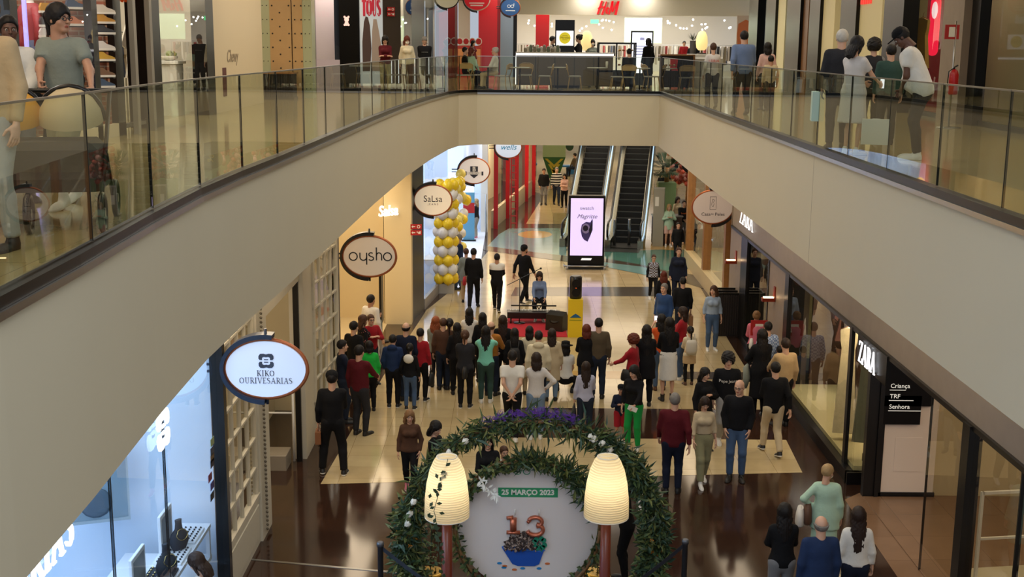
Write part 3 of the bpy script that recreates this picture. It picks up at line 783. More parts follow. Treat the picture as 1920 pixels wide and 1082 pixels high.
def upanel(px0, px1, A, B, z0, z1, mt, name, th=.12, off=0.0, n=1):
    a = onwall(px0, A, B, 100); b = onwall(px1, A, B, 100)
    m = MB(); wallbox(m, (a.x, a.y), (b.x, b.y), z0, z1, th, 0, off); return struct(name, m, mt)


U2 = U + 3.9
M_pale = mat('pale_shop_wall', (222, 214, 196), .6)
M_pink = mat('pale_pink_wall', (230, 212, 208), .6)
# --- sport shop window with shoes (far left)
upanel(-60, 24, A1, B1, U + .2, U2, M_glassC, 'window_11', .02)
upanel(40, 182, A1, B1, U + .2, U2, M_glassC, 'window_12', .02)
upanel(24, 38, A1, B1, U, U2, M_black, 'trim_20', .15)
upanel(176, 186, A1, B1, U, U2, M_black, 'trim_21', .12)
upanel(216, 230, A1, B1, U, U2, M_black, 'trim_22', .12)
upanel(-60, 230, A1, B1, U, U + .2, M_cream, 'baseboard_left', .14)
upanel(282, 302, A1, B1, U, U2, M_blackgloss, 'trim_23', .4)
upanel(388, 402, A1, B1, U, U2, M_blackgloss, 'trim_24', .3)
upanel(302, 388, A1, B1, U + .1, U2, M_glassC, 'window_13', .02)
upanel(228, 284, A1, B1, U + .1, U + .16, M_black, 'trim_25', .1)
m = MB(); m.box(-8.6, -8.5, 12, 37.5, U, U2 + .2); struct('wall_left_upper_back', m, M_pale)
m = MB(); m.box(-8.5, -8.44, 13, 18.9, U, U2); m.box(-8.5, -6.2, 18.9, 19.0, U, U2); struct('wall_brick', m, M_brick)
for y in (26.2,):
    m = MB(); m.box(-8.5, -6.3, y, y + .1, U, U2 + .2); struct('wall_left_partition', m, M_pale)
for y, pw, c in ((16, 170, (1, .9, .82)), (22.5, 150, NEUT), (28, 90, WARM), (34, 60, (1, .88, .84))):
    area('shop_lamp', (-7.4, y, U2 - .1), (1.4, 3.5), pw, c)


def shoe_mesh(mb, T, c=0):
    """side-on trainer: sole plus rounded upper, 0.28 long along local x"""
    out = [(-.14, 0), (.14, 0), (.15, .03), (.10, .055), (.03, .075), (-.03, .12), (-.12, .12), (-.145, .06)]
    mb.prism(out, T, .09, c); mb.prism([(-.15, -.02), (.15, -.02), (.155, .012), (-.15, .012)], T @ Matrix.Translation((0, 0, -.005)), .10, 1)


SHC = [(206, 200, 190), (190, 140, 60), (60, 62, 70), (210, 206, 204), (200, 160, 60), (120, 90, 70), (70, 90, 120), (200, 120, 80)]
k = 0
M_sole = mat('white_sole', (225, 222, 215), .6)
for px, ys_, nm in ((92, (22, 48, 68, 88, 120), 'tilted shelf behind the red-jacketed mannequin'), (140, (15, 46), 'shelf above the man with the pushchair'), (194, (24, 42, 62, 92, 112, 142, 162), 'brick wall right of the pushing man')):
    for py in ys_:
        p = at(px, py, 18.78) if px > 150 else onwall(px, (-6.6, 12), (-6.6, 30), py); k += 1
        T = face_T((p.x, p.y, p.z), (.9, -.45, 0))
        r = empty('display_shoe', p, 0, None, None)
        m = MB(); shoe_mesh(m, face_T((0, 0, 0), (.6, -.8, 0)), 0); m.build('shoe_upper', [mat('shoe_c%d' % (k % 8), SHC[k % 8], .6), M_sole], r)
        m = MB(); m.box(-.17, .17, -.06, .04, -.04, -.025); m.build('shoe_shelf', M_black, r)
        cn = ['pale', 'tan', 'charcoal', 'white', 'yellow', 'brown', 'blue-grey', 'orange'][k % 8]
        order = ['topmost', 'second', 'third', 'fourth', 'fifth', 'sixth', 'lowest'][ys_.index(py)]
        tag(r, '%s trainer, %s on the %s' % (cn, order, nm), 'shoe', 'trainers on the shop wall')
m = MB()
for y in (17.2, 18.9): m.box(-7.75, -7.7, y - .03, y + .03, U, U2)
struct('trim_26', m, M_black)


def mannequin(loc, rz, label, mt_body, tops, cat='mannequin', s=1.0):
    """headed shop mannequin: one lofted body, clothes as parts"""
    r = empty('mannequin', loc, rz, label, cat, 'shop mannequins')
    m = MB(); m.tube([(0, 0, .9 * s), (0, 0, 1.1 * s), (0, 0, 1.3 * s), (0, 0, 1.45 * s), (0, 0, 1.5 * s), (0, 0, 1.54 * s), (0, 0, 1.62 * s), (0, 0, 1.72 * s), (0, 0, 1.78 * s)],
                     [.15, .12, .16, .13, .06, .05, .075, .09, .03], 14, flat=.75)
    for sx in (-1, 1): m.tube([(sx * .09, 0, .92 * s), (sx * .1, 0, .5 * s), (sx * .1, 0, .04)], [.09, .06, .045], 10)
    m.build('body', mt_body, r)
    for nm, kind, mt_ in tops:
        m = MB()
        if kind == 'jacket':
            m.tube([(0, 0, .78 * s), (0, 0, .95 * s), (0, 0, 1.15 * s), (0, 0, 1.35 * s), (0, 0, 1.46 * s), (0, 0, 1.5 * s)], [.2, .21, .19, .21, .15, .08], 14, flat=.7)
            for sx in (-1, 1): m.tube([(sx * .17, 0, 1.42 * s), (sx * .26, .02, 1.15 * s), (sx * .26, .06, .86 * s)], [.08, .065, .05], 10)
        if kind == 'dress':
            m.tube([(0, 0, .25 * s), (0, 0, .6 * s), (0, 0, .95 * s), (0, 0, 1.12 * s), (0, 0, 1.35 * s), (0, 0, 1.45 * s)], [.27, .23, .19, .14, .175, .08], 16, flat=.75)
        if kind == 'trousers':
            for sx in (-1, 1): m.tube([(sx * .08, 0, .95 * s), (sx * .1, 0, .5 * s), (sx * .1, 0, .1)], [.12, .085, .075], 10)
        m.build(nm, mt_, r)
    return r


M_man = mat('mannequin_white', (226, 222, 216), .4)
p = onwall(62, (-6.9, 10), (-6.9, 30), 90)
mannequin((p.x, p.y, U + .55), 2.4, 'white faceless mannequin in a red and grey bomber jacket in the sports window', M_man, [('jacket', 'jacket', mat('red_jacket', (150, 50, 58), .6)), ('trousers', 'trousers', mat('denim_m', (70, 84, 110), .8))], s=.95)
p = onwall(48, (-7.3, 10), (-7.3, 30), 90)
mannequin((p.x - .2, p.y, U + .2), 2.2, 'mannequin in dark blue clothes behind the violet light strip', M_man, [('jacket', 'jacket', mat('navy_m', (50, 58, 84), .7)), ('trousers', 'trousers', mat('denim_m', (70, 84, 110), .8))])
for px in (31.5, 50.5):
    p = onwall(px, (-6.6, 12), (-6.6, 30), 90); m = MB(); m.box(-.025, .025, -.02, .02, U + .4, U + 2.6); o = m.build('light_strip', lit('lit_violet', (170, 160, 255), 1.1)); o.location = (p.x, p.y, 0)
    tag(o, ['violet light strip at the left edge of the sports window', 'violet light strip in front of the mannequins'][px > 40], 'light strip', 'violet light strips')
# rack of pale clothes with hanging white coat
rx, ry = onwall(252, (-6.9, 10), (-6.9, 30), 150).xy


def hung(name, loc, rz, label, mt_, w_=.42, h=1.0, kind='coat'):
    r = empty(name, loc, rz, label, {'coat': 'coat', 'dress': 'dress'}.get(kind, 'garment'))
    m = MB(); hw = w_ / 2
    prof = [(-.05, 0), (-.18, -.06), (-hw * 1.1, -.5 * h * .9), (-hw * .82, -.52 * h), (-.15, -.2), (-.16, -.55 * h), (-.24, -h), (.24, -h), (.16, -.55 * h), (.15, -.2), (hw * .82, -.52 * h), (hw * 1.1, -.5 * h * .9), (.18, -.06), (.05, 0)]
    if kind == 'dress': prof = [(-.05, 0), (-.16, -.05), (-.15, -.25), (-.12, -.4), (-.2, -h), (.2, -h), (.12, -.4), (.15, -.25), (.16, -.05), (.05, 0)]
    m.prism(prof[::-1], Matrix.Rotation(pi / 2, 4, 'X') @ Matrix.Translation((0, 0, -.05)), .10, 0)
    for i, v in enumerate(m.v): m.v[i] = (v[0], v[1] * (1 + .6 * -v[2]), v[2] + .0)
    m.build('cloth', mt_, r)
    m = MB(); m.tube([(-.17, 0, -.04), (0, 0, .03), (.17, 0, -.04)], .01, 6); m.tube([(0, 0, .03), (0, 0, .1), (.03, 0, .13)], .006, 6); m.build('hanger', M_wood, r)
    return r


M_coat = mat('off_white_coat', (226, 222, 208), .7, bump=.4, bscale=8)
p = onwall(257, (-6.6, 10), (-6.6, 30), 32)
hung('hanging_coat', (p.x, p.y, p.z), .5, 'off-white belted coat hanging in the open shop front', M_coat, .55, 1.05)
for i in range(9):
    yy = ry - .55 + i * .14; c = [(200, 196, 186), (120, 110, 100), (210, 204, 190), (60, 70, 100), (190, 180, 160), (80, 74, 70), (214, 210, 200), (40, 44, 60), (170, 150, 120)][i]
    hung('hanging_shirt', (-7.3, yy, U + 1.55), pi / 2 + .5, ['pale grey', 'taupe', 'ivory', 'blue', 'sand', 'dark grey', 'white', 'navy', 'tan'][i] + ' garment on the low rail behind the white coat', mat('garment_%d' % i, c, .8), .4, .75)
    bpy.data.objects[col.objects[-1].name]
r = empty('garment_rail', (-7.3, ry, U), 0, 'low chrome clothes rail holding the garments in the open shop', 'clothes rail')
m = MB(); m.tube([(0, -.8, 0), (0, -.8, 1.62), (0, .8, 1.62), (0, .8, 0)], .018, 8); m.build('rail', M_steel, r)
# portal-like grey metal door frame
a = onwall(233, A1, B1, 150); b = onwall(269, A1, B1, 150)
r = empty('standing_mirror_frame', (-6.0, a.y, U), 0, 'tall grey metal frame standing in the shop opening', 'frame')
L = b.y - a.y; m = MB(); m.box(-.04, .04, 0, .14, 0, 2.35); m.box(-.04, .04, L - .14, L, 0, 2.35); m.box(-.04, .04, .14, L - .14, 2.22, 2.35); m.build('frame', mat('zinc', (140, 136, 128), .4), r)
for i in range(7):
    p = onwall(222 + i * 6.5, (-6.5, 10), (-6.5, 30), 4)
    m = MB(); m.tube([(0, 0, .3), (.02, 0, .1), (0, 0, 0)], [.03, .055, .02], 8); o = m.build('orange_hanging_tag', mat('orange_tag', (226, 92, 30), .6)); o.location = p
    tag(o, 'bright orange cloth strip hanging at the top of the shop opening', 'banner', 'orange hanging strips')
# white shop: curtain, pedestal, plant
p = onwall(318, (-6.9, 10), (-6.9, 40), 110)
r = empty('pedestal', (p.x, p.y, U), 0, 'white pedestal behind the glass carrying a small plant', 'pedestal')
m = MB(); m.bbox(-.2, .2, -.25, .25, 0, 1.02, .01); m.bbox(-.25, .25, -.3, .3, 1.02, 1.08, .01); m.build('block', M_white, r)
r = empty('potted_plant', (p.x, p.y, U + 1.08), 0, 'small pale green plant in a low bowl on the white pedestal', 'plant')
m = MB(); m.lathe([(.08, 0), (.16, .05), (.17, .09)], n=16); m.build('pot', M_pale, r)
m = MB()
for i in range(26):
    a_ = rng.uniform(0, 2 * pi); q = rng.uniform(0, .14); m.ball((q * math.cos(a_), q * math.sin(a_), .1 + rng.uniform(0, .07)), .03, 6)
m.build('foliage', mat('sage', (150, 160, 96), .8), r)
for px in (330, 368):
    p = onwall(px, (-8.2, 10), (-8.2, 40), 100); m = MB()
    pts = [(.06 * math.sin(i * 1.3), i * .06) for i in range(16)]
    vs = [(x, y, z) for x, y in pts for z in (0, 3.2)]; m.add(vs, [(2 * i, 2 * i + 2, 2 * i + 3, 2 * i + 1) for i in range(15)], 0, True)
    o = m.build('curtain', mat('grey_curtain', (190, 184, 180), .8)); o.location = (p.x, p.y, U); tag(o, 'pale grey pleated curtain, %s of two in the white shop' % ('left' if px < 350 else 'right'), 'curtain', 'shop curtains')
# white panel with script, sticker
upanel(402, 492, A1, B1, U, U2, mat('ivory_panel', (224, 208, 176), .4), 'wall_left_upper', .12)
p = onwall(435, A1, B1, 106); T = face_T((-6.145, p.y, p.z), (1, 0, 0))
m = MB(); put_text(m, 'Chewy', T, .38, shear=.4, extrude=.004); tag(m.build('wall_script', mat('script_grey', (150, 136, 116), .5)), 'faint handwritten word on the ivory wall panel', 'lettering')
p = onwall(421, A1, B1, 152); m = MB(); m.box(-.01, 0, -.16, .16, -.32, .28); r = m.build('notice_plate', mat('maroon', (90, 30, 26), .5)); r.location = (-6.14, p.y, p.z); tag(r, 'small dark red notice low on the ivory panel', 'notice')
# studded column
Ac, Bc = (-5.75, 24), (-5.2, 40)
M_pw = mat('pale_wood_panel', (190, 156, 108), .4, noise=.08, nscale=4)
M_pg = mat('pale_green_glass', (176, 184, 152), .25)
a = onwall(490, (-5.6, 20), (-5.6, 40), 100); xs = []
yc = 33.0
X_ = lambda px: at(px, 100, yc).x
m = MB(); m.box(X_(507), X_(547), yc, yc + .6, U, U2); m.box(X_(549), X_(568), yc, yc + .6, U, U2); c0 = struct('wall_column_wood', m, M_pw)
m = MB(); m.box(X_(490), X_(507), yc + .02, yc + .6, U, U2); m.box(X_(568), X_(585), yc + .02, yc + .6, U, U2); struct('wall_column_glass', m, M_pg)
m = MB()
for px in (512, 543, 554, 566):
    for j in range(12): m.ball((X_(px), yc - .005, U + .25 + j * .36 - (.18 if px in (527,) else 0)), .022, 8)
for j in range(12): m.ball((X_(526), yc - .005, U + .07 + j * .36), .022, 8)
for px in (494, 502, 573, 581):
    for j in range(12): m.ball((X_(px), yc + .015, U + .25 + j * .36), .014, 8)
struct('trim_27', m, M_black)
r = empty('planter_box', (X_(525), yc - .6, U), 0, 'dark slatted planter bench in front of the studded wooden column', 'planter')
m = MB(); m.box(-.5, .5, -.3, .3, .0, .06)
for i in range(15): x = -.48 + i * .065; m.box(x, x + .045, -.3, -.27, .06, .66)
m.box(-.48, .48, -.27, .27, .06, .66); m.build('slatted_body', M_dark, r)
m = MB(); m.bbox(-.52, .52, -.34, .34, .66, .70, .01); m.build('seat_top', M_wood, r)
# jeweller / poster shop
upanel(584, 593, A1, B1, U, U2, M_black, 'trim_28', .15)
Aq, Bq = (-6.15, 37.7), (-4.3, 39.2)
Pn = lambda a_, b_, z0, z1, mt_, nm, th=.12, off=0.0: upanel(a_, b_, Aq, Bq, z0, z1, mt_, nm, th, off)
Pn(593, 637, U + .95, U2, M_glassC, 'window_14', .02); Pn(593, 637, U, U + .95, mat('lilac_grey', (190, 178, 190), .5), 'wall_window_base')
m = MB(); m.box(-8.5, -4, 40.4, 40.5, U, U2); struct('wall_pink_back', m, M_pink)
area('shop_lamp', (-5.9, 39.5, U2 - .1), (1.5, 1), 60, (1, .86, .82))
Pn(637, 676, U, U2, M_blackgloss, 'trim_29', .3)
Pn(718, 752, U, U2, mat('dark_bronze', (58, 48, 42), .3), 'trim_30', .3)
# poster
pA = onwall(675, Aq, Bq, 100); pB = onwall(717, Aq, Bq, 100); dpp = (pB - pA); dpp.z = 0; Lp = dpp.length; nrm = Vector((dpp.y, -dpp.x, 0)).normalized()
cen = (pA + pB) / 2
r = empty('fashion_poster', (cen.x, cen.y, U), 0, 'tall pale blue fashion poster with red letters TOUS at the top', 'poster')
T = face_T((nrm.x * .04, nrm.y * .04, 0), nrm)
m = MB(); m.box(-Lp / 2, Lp / 2, .15, 3.6, -.06, 0, 0, T); m.build('poster_sheet', mat('poster_blue', (196, 206, 214), .4, emit=.25), r)
m = MB(); serif(m, 'TOUS', T @ Matrix.Translation((0, 2.55, 0)), .52, 0, .01, .42, fat=1.2); m.build('poster_letters', mat('poster_red', (206, 50, 76), .4), r)
m = MB()
m.prism([(x * Lp, y) for x, y in ((-.42, .6), (-.1, .6), (-.02, 1.3), (-.08, 2.0), (-.16, 2.25), (-.26, 2.28), (-.34, 2.1), (-.42, 1.5))], T, .006)
m.build('poster_dark_figure', mat('poster_dark', (84, 66, 64), .5), r)
m = MB(); m.prism([(x * Lp, y) for x, y in ((-.05, .6), (.4, .6), (.42, 1.4), (.3, 1.9), (.22, 2.2), (.08, 2.2), (.02, 1.8), (0, 1.2))], T, .008)
m.build('poster_light_figure', mat('poster_pale', (176, 160, 150), .5), r)
# bear emblem on the portal
p = onwall(648, Aq, Bq, 38) + nrm * .05; T = face_T(p, nrm); m = MB()
for x, y, s in ((0, .02, .08), (-.07, .1, .035), (.07, .1, .035), (0, -.1, .07), (-.07, -.14, .035), (.07, -.14, .035)): m.prism(arc(x, y, s, s, 0, 345, 14), T, .01)
tag(m.build('emblem_plate', lit('lit_pinkish', (240, 200, 190), .7)), 'small pale bear-shaped emblem on the black portal', 'emblem')
p = onwall(731, Aq, Bq, 22) + nrm * .06; exit_sign(tuple(p), tuple(nrm), .28, 'pair of red escape signs on the dark pillar right of the tall poster')
# glass shop fronts further back
A3, B3 = (-3.9, 44), (-2.2, 56)
for i, (a_, b_, mt_) in enumerate(((752, 772, M_glassC), (772, 796, M_blackgloss), (796, 812, M_glassC), (812, 815, M_steel), (815, 853, M_glassC), (853, 858, M_blackgloss))):
    upanel(a_, b_, A3, B3, U, U2, mt_, 'window_15' if mt_ is M_glassC else 'trim_31', .05 if mt_ is M_glassC else .3)
m = MB(); wallbox(m, (-6.5, 42), (-4.2, 58), U, U2, .1); struct('wall_glass_shop_back', m, M_pale)
area('shop_lamp', (-4.2, 50, U2 - .1), (1, 8), 120, NEUT)
# red cosmetics shop
A4, B4 = (-2.45, 56.5), (0.2, 56.5)
upanel(897, 932, A4, B4, U, U2 + .3, M_red, 'wall_red', .3)
upanel(858, 880, A4, B4, U, U2, M_pale, 'wall_red_side', .1, .8)
upanel(932, 938, A4, B4, U, U2, mat('dark_red', (110, 10, 18), .3), 'trim_32', .4)
upanel(938, 962, A4, B4, U, U2, mat('blue_glass_wall', (160, 180, 200), .4), 'wall_blue', .1, .6)
upanel(962, 969, A4, B4, U, U2, M_blackgloss, 'trim_33', .4)
pp = at(880, 86, 55.6)
r = empty('cosmetics_display', (pp.x, 55.6, U), 0, 'red and white promotional display with four round cards on top', 'display stand')
m = MB(); m.box(-.55, .55, -.15, .15, 0, 1.4); m.build('stand_body', mat('promo_red', (190, 60, 50), .5, noise=.4, nscale=5), r)
for i in range(4):
    m = MB(); T = face_T((-.42 + .28 * i, -.16, 1.58), (0, -1, 0)); m.prism(arc(0, 0, .15, .17, 0, 345, 16), T, .02); d = m.build('round_card', M_white, r)
    m = MB(); m.prism(arc(0, 0, .12, .13, 0, 345, 16), T @ Matrix.Translation((0, 0, .02)), .005); m.build('card_print', M_redsign, d)
m = MB()
for i in range(3): m.box(-.5 + i * .36, -.22 + i * .36, -.155, -.15, .5, 1.25)
m.build('print_panels', mat('promo_orange', (226, 150, 90), .5), r)

# --- big fashion store at the far end
YH = 62
m = MB(); m.box(.2, 13, YH, YH + .3, 8.98, 10.4); struct('wall_far_upper', m, mat('white_fascia', (226, 220, 204), .5))
m = MB(); m.box(-1, 16, YH + 12, YH + 12.2, U, 10.4); m.box(-1, -.9, YH, YH + 12, U, 10.4); struct('wall_store_back', m, mat('store_white', (226, 220, 212), .6))
area('store_lamp', (5.5, YH + 5, 9.9), (10, 7), 1150, (1, .97, .92))
area('fascia_lamp', (3.6, YH - .7, 10.1), (.3, .3), 24, NEUT, (.5, 0, 0)); area('fascia_lamp', (6.3, YH - .7, 10.1), (.3, .3), 24, NEUT, (.5, 0, 0))
pH = at(1140, 15, YH - .1)
m = MB(); T = face_T((pH.x, YH - .02, pH.z), (0, -1, 0)) @ Matrix(((1, .18, 0, 0), (0, 1, 0, 0), (0, 0, 1, 0), (0, 0, 0, 1)))
S = .62


def stroke(mb, T, pts, w0, w1, d=.05, m=0):
    P = [Vector(p) for p in pts]; n = len(P)
    for i in range(n - 1):
        dd = (P[i + 1] - P[i]).normalized(); nn = Vector((-dd.y, dd.x)); a0 = w0 + (w1 - w0) * i / (n - 1); a1 = w0 + (w1 - w0) * (i + 1) / (n - 1)
        mb.prism([tuple(P[i] - nn * a0), tuple(P[i + 1] - nn * a1), tuple(P[i + 1] + nn * a1), tuple(P[i] + nn * a0)], T, d, m)


for pts, w0, w1 in (([(-.45, -.33), (-.36, .38)], .045, .05), ([(-.22, -.36), (-.13, .34)], .055, .03), ([(-.5, -.02), (-.32, .06), (-.12, .04)], .02, .035), ([(.12, -.34), (.16, .36)], .035, .05), ([(.16, .36), (.26, -.2)], .05, .04),
                    ([(.26, -.2), (.46, .36)], .025, .05), ([(.46, .36), (.44, -.36)], .05, .06), ([(-.02, -.3), (-.08, -.14), (.04, -.02), (-.02, .04), (-.08, -.02), (.05, -.3)], .018, .022)):
    stroke(m, T, [(x * 1.0, y * .92) for x, y in pts], w0, w1)
tag(m.build('shop_lettering', mat('hm_red', (206, 24, 36), .4, emit=.7)), 'large red brushed letters H&M on the white fascia at the far end', 'sign letters')
# store contents: red drape, racks, lamps
m = MB(); q = at(1017, 70, YH + 3); m.box(q.x - .35, q.x + .35, YH + 3, YH + 3.1, U, 9.1); tag(m.build('red_banner', M_red), 'tall red banner inside the far store', 'banner')
for i in range(46):
    px = rng.uniform(975, 1410); py = rng.uniform(36, 58)
    if 1036 < px < 1080: continue
    q = at(px, py, YH + rng.uniform(1, 10)); m = MB(); m.ball((0, 0, 0), .045, 8); o = m.build('spotlight', lit('lit_spot', (255, 250, 240), 22)); o.location = q
    tag(o, 'small white ceiling spotlight inside the far store', 'spotlight', 'far store ceiling spotlights')
GC = [(40, 38, 40), (180, 170, 160), (90, 80, 76), (200, 196, 190), (150, 60, 60), (70, 80, 100), (120, 110, 90), (210, 200, 180)]
for j, (px, Y, n) in enumerate(((990, 66, 9), (1150, 67, 10), (1235, 65, 8), (1290, 67, 8), (1345, 65, 8), (1385, 66, 7))):
    q = at(px, 90, Y); r = empty('store_rail', (q.x, Y, U), 0, 'chrome rail of mixed clothes in the far store, %s from the left' % ['first', 'second', 'third', 'fourth', 'fifth', 'sixth'][j], 'clothes rail', 'far store rails')
    m = MB(); m.tube([(-.8, 0, 0), (-.8, 0, 1.5), (.8, 0, 1.5), (.8, 0, 0)], .02, 6); m.build('rail', M_steel, r)
    for i in range(n):
        m = MB(); x = -.7 + 1.4 * i / n; m.box(x, x + .09, -.22, .22, .5 + .2 * (i % 3), 1.45); m.build('garment', mat('fg%d' % ((i * 3 + j) % 8), GC[(i * 3 + j) % 8], .8), r)
m = MB(); q = at(1200, 90, YH + 8); m.box(q.x - .9, q.x + 1.2, YH + 8, YH + 8.1, U + 1.6, U + 3); tag(m.build('menu_screen', lit('lit_menu', (200, 226, 190), .4)), 'pale green lit panel behind the tall standing screen', 'screen')
m = MB(); q = at(1115, 40, YH + 6); m.box(q.x - .22, q.x + .22, YH + 6, YH + 6.1, q.z - .12, q.z + .1); tag(m.build('exit_light', lit('lit_green', (90, 220, 140), .9)), 'small green exit light in the far store', 'exit light')

# --- cafe kiosk
YK = 43
q0 = at(968, 97, YK); q1 = at(1150, 97, YK)
r = empty('cafe_counter', (q0.x, YK, U), 0, 'long brown cafe counter with a glowing white top edge', 'counter'); W = q1.x - q0.x
m = MB(); m.box(0, W, 0, .7, .08, 1.08); m.build('counter_body', mat('counter_brown', (96, 80, 60), .35), r)
m = MB(); m.box(-.02, W + .02, -.03, .72, 1.17, 1.21); m.box(-.02, W + .02, -.03, .7, 1.08, 1.1); m.build('counter_top', M_white, r)
m = MB(); m.box(-.01, W + .01, -.025, -.01, 1.10, 1.17); m.box(-.02, 0, -.02, 0, .1, 1.1); m.build('light_edge', lit('lit_edge', (250, 250, 255), 1.8), r)
m = MB()
for k in range(5): m.box(W * k / 5 - .01, W * k / 5 + .01, -.006, 0, .08, 1.08)
m.build('panel_joint', M_black, r)
q = at(1059, 66, YK + .9)
r = empty('menu_totem', (q.x, YK + .8, U), 0, 'black standing panel above the counter with a yellow round logo on white', 'sign panel')
m = MB(); m.box(-.34, .34, 0, .12, 0, 2.32); m.build('panel', M_blackgloss, r)
m = MB(); m.box(-.3, .3, -.01, 0, 1.44, 1.95); m.build('white_screen', lit('lit_screen', (245, 245, 250), .95), r)
m = MB(); T = face_T((0, -.01, 1.7), (0, -1, 0)); m.prism(arc(0, 0, .2, .2, 0, 345, 24), T, .006); m.build('round_logo', mat('logo_yellow', (222, 204, 40), .5, emit=.5), r)
m = MB(); put_text(m, 'Nicolau', T @ Matrix.Translation((0, .01, .006)), .11, shear=.3, extrude=.002); m.box(-.09, .09, -.07, -.06, .006, .009, 0, T); m.box(-.09, .09, .075, .085, .006, .009, 0, T); m.build('logo_script', mat('logo_brown', (70, 60, 20), .5), r)
# glass pastry case frame
q = at(1156, 110, YK)
r = empty('pastry_case', (q.x, YK, U), 0, 'black framed glass pastry case at the right end of the cafe counter', 'display case'); L = .95 * 1.45
m = MB()
for x, y in ((-.62, 0), (.0, 0), (.66, 0), (-.62, .6), (.66, .6)): m.box(x - .025, x + .025, y, y + .05, .0, 1.55)
for z in (.55, 1.5): m.box(-.62, .66, 0, .05, z, z + .06); m.box(-.62, .66, .6, .65, z, z + .06); m.box(-.64, -.6, 0, .6, z, z + .06); m.box(.64, .68, 0, .6, z, z + .06)
m.build('case_frame', M_black, r)
for i, z in enumerate((.75, 1.0, 1.25)):
    m = MB(); m.box(.04, .62, .08, .58, z, z + .02); m.build('glass_shelf', M_glassC, r)
m = MB(); m.box(-.6, .64, .02, .6, .05, .55); m.build('case_base', M_dark, r)
k = 0
for z in (.77, 1.02, 1.27):
    for x in (.12, .26, .4, .54):
        k += 1; m = MB(); m.ball((0, 0, .03), .05, 8, sq=(1.1, 1, .7)); o = m.build('pastry', mat('pastry%d' % (k % 3), [(200, 150, 80), (160, 90, 50), (220, 200, 150)][k % 3], .6)); o.location = (q.x + x, YK + .25, U + z)
        tag(o, 'small pastry on the glass shelves of the pastry case', 'pastry', 'pastries in the case')
# tall standing screen in the cafe
q = at(1204, 76, 46.5)
r = empty('digital_totem', (q.x, 46.5, U), 0, 'tall lit white information screen standing behind the cafe', 'screen')
m = MB(); m.box(-.42, .42, 0, .1, 0, 2.0); m.build('casing', M_black, r)
m = MB(); m.box(-.37, .37, -.006, 0, .45, 1.94); m.build('display', lit('lit_display', (225, 232, 250), 1.1), r)
m = MB()
for i in range(4): m.box(-.28, .28 - .1 * (i % 2), -.01, -.006, 1.42 - i * .1, 1.46 - i * .1)
m.box(-.08, .08, -.01, -.006, 1.66, 1.76); m.build('screen_text', mat('screen_lilac', (150, 155, 200), .5, emit=.3), r)


def shade_lamp(loc, label, s=1.0, power=14):
    r = empty('shade_lamp', loc, 0, label, 'lamp', 'paper shade lamps')
    m = MB(); m.lathe([(.16 * s, 0), (.15 * s, .03 * s), (.03 * s, .05 * s), (.03 * s, .12 * s)], n=16); m.build('lamp_foot', M_dark, r)
    m = MB(); m.lathe([(.10 * s, .12 * s), (.17 * s, .2 * s), (.19 * s, .36 * s), (.17 * s, .55 * s), (.11 * s, .68 * s), (.05 * s, .72 * s)], n=20, cap=False); m.build('lamp_shade', mat('paper_glow', (250, 222, 150), .8, emit=.75), r)
    return r


for px, Y, lb in ((1100, 44.5, 'glowing paper shade lamp on the cafe back counter behind the black totem'), (1316, 45.5, 'glowing paper shade lamp at the right end of the cafe by the wooden kiosk')):
    q = at(px, 78, Y); shade_lamp((q.x, Y, q.z - .45), lb, 1.15)
    m = MB(); m.bbox(q.x - .5, q.x + .5, Y - .25, Y + .3, U, q.z - .45, .01); tag(m.build('back_counter', mat('back_counter', (200, 196, 186), .5)), ('low pale cabinet under the paper lamp %s' % ('behind the black totem' if px < 1200 else 'at the right end of the cafe')), 'cabinet')
# wooden kiosk desk right
q = at(1270, 108, 43.6); m = MB(); m.box(-.55, .6, 0, .6, 0, 1.12); r = empty('wooden_desk', (q.x, 43.6, U), 0, 'dark wooden service desk right of the cafe counter', 'desk'); m.build('desk_body', M_dark, r)
m = MB(); m.box(-.6, .62, -.04, .64, 1.12, 1.17); m.box(.56, .62, -.04, 0, 0, 1.12); m.build('desk_top', M_wood, r)
q = at(1330, 108, 44); m = MB(); m.bbox(q.x - .6, q.x + .5, 44, 44.6, U, U + 1.05, .02); tag(m.build('white_counter', M_white), 'white counter below the right paper lamp', 'counter')
q = at(1300, 66, 46); r = empty('spiky_plant', (q.x, 46, q.z - .2), 0, 'dark spiky plant beside the right paper lamp', 'plant'); m = MB()
for i in range(22):
    a_ = i * 2.4; e = .4 + .5 * (i % 3) / 2; d = Vector((math.cos(a_) * math.cos(e), math.sin(a_) * math.cos(e), math.sin(e) + .2)) * .3; sd = Vector((-math.sin(a_), math.cos(a_), 0)) * .015
    m.add([(0, 0, 0), d * .5 + sd, d, d * .5 - sd], [(0, 1, 2, 3)])
m.build('foliage', mat('dark_leaf', (40, 50, 34), .7), r); m = MB(); m.lathe([(.08, -1.2), (.1, -.9), (.12, 0)], n=14); m.build('pot', M_dark, r)
# goods on the cafe counter
for i in range(16):
    q = at(985 + i * 4.2 + (i % 3), 88 - (i % 4), YK + .4); c = [(120, 110, 90), (190, 180, 160), (90, 100, 80), (200, 190, 180)][i % 4]
    m = MB(); m.lathe([(.05, 0), (.06, .05), (.055, .12 + .05 * (i % 3)), (.02, .15 + .05 * (i % 3))], n=10); o = m.build('jar', mat('jar%d' % (i % 4), c, .4)); o.location = (q.x, YK + .3 + .2 * (i % 2), U + 1.21)
    tag(o, 'small jar or cup among the crockery at the left of the cafe counter', 'jar', 'crockery on the cafe counter')


# cafe chairs and tables
M_cane = mat('pale_beech', (170, 140, 90), .45)


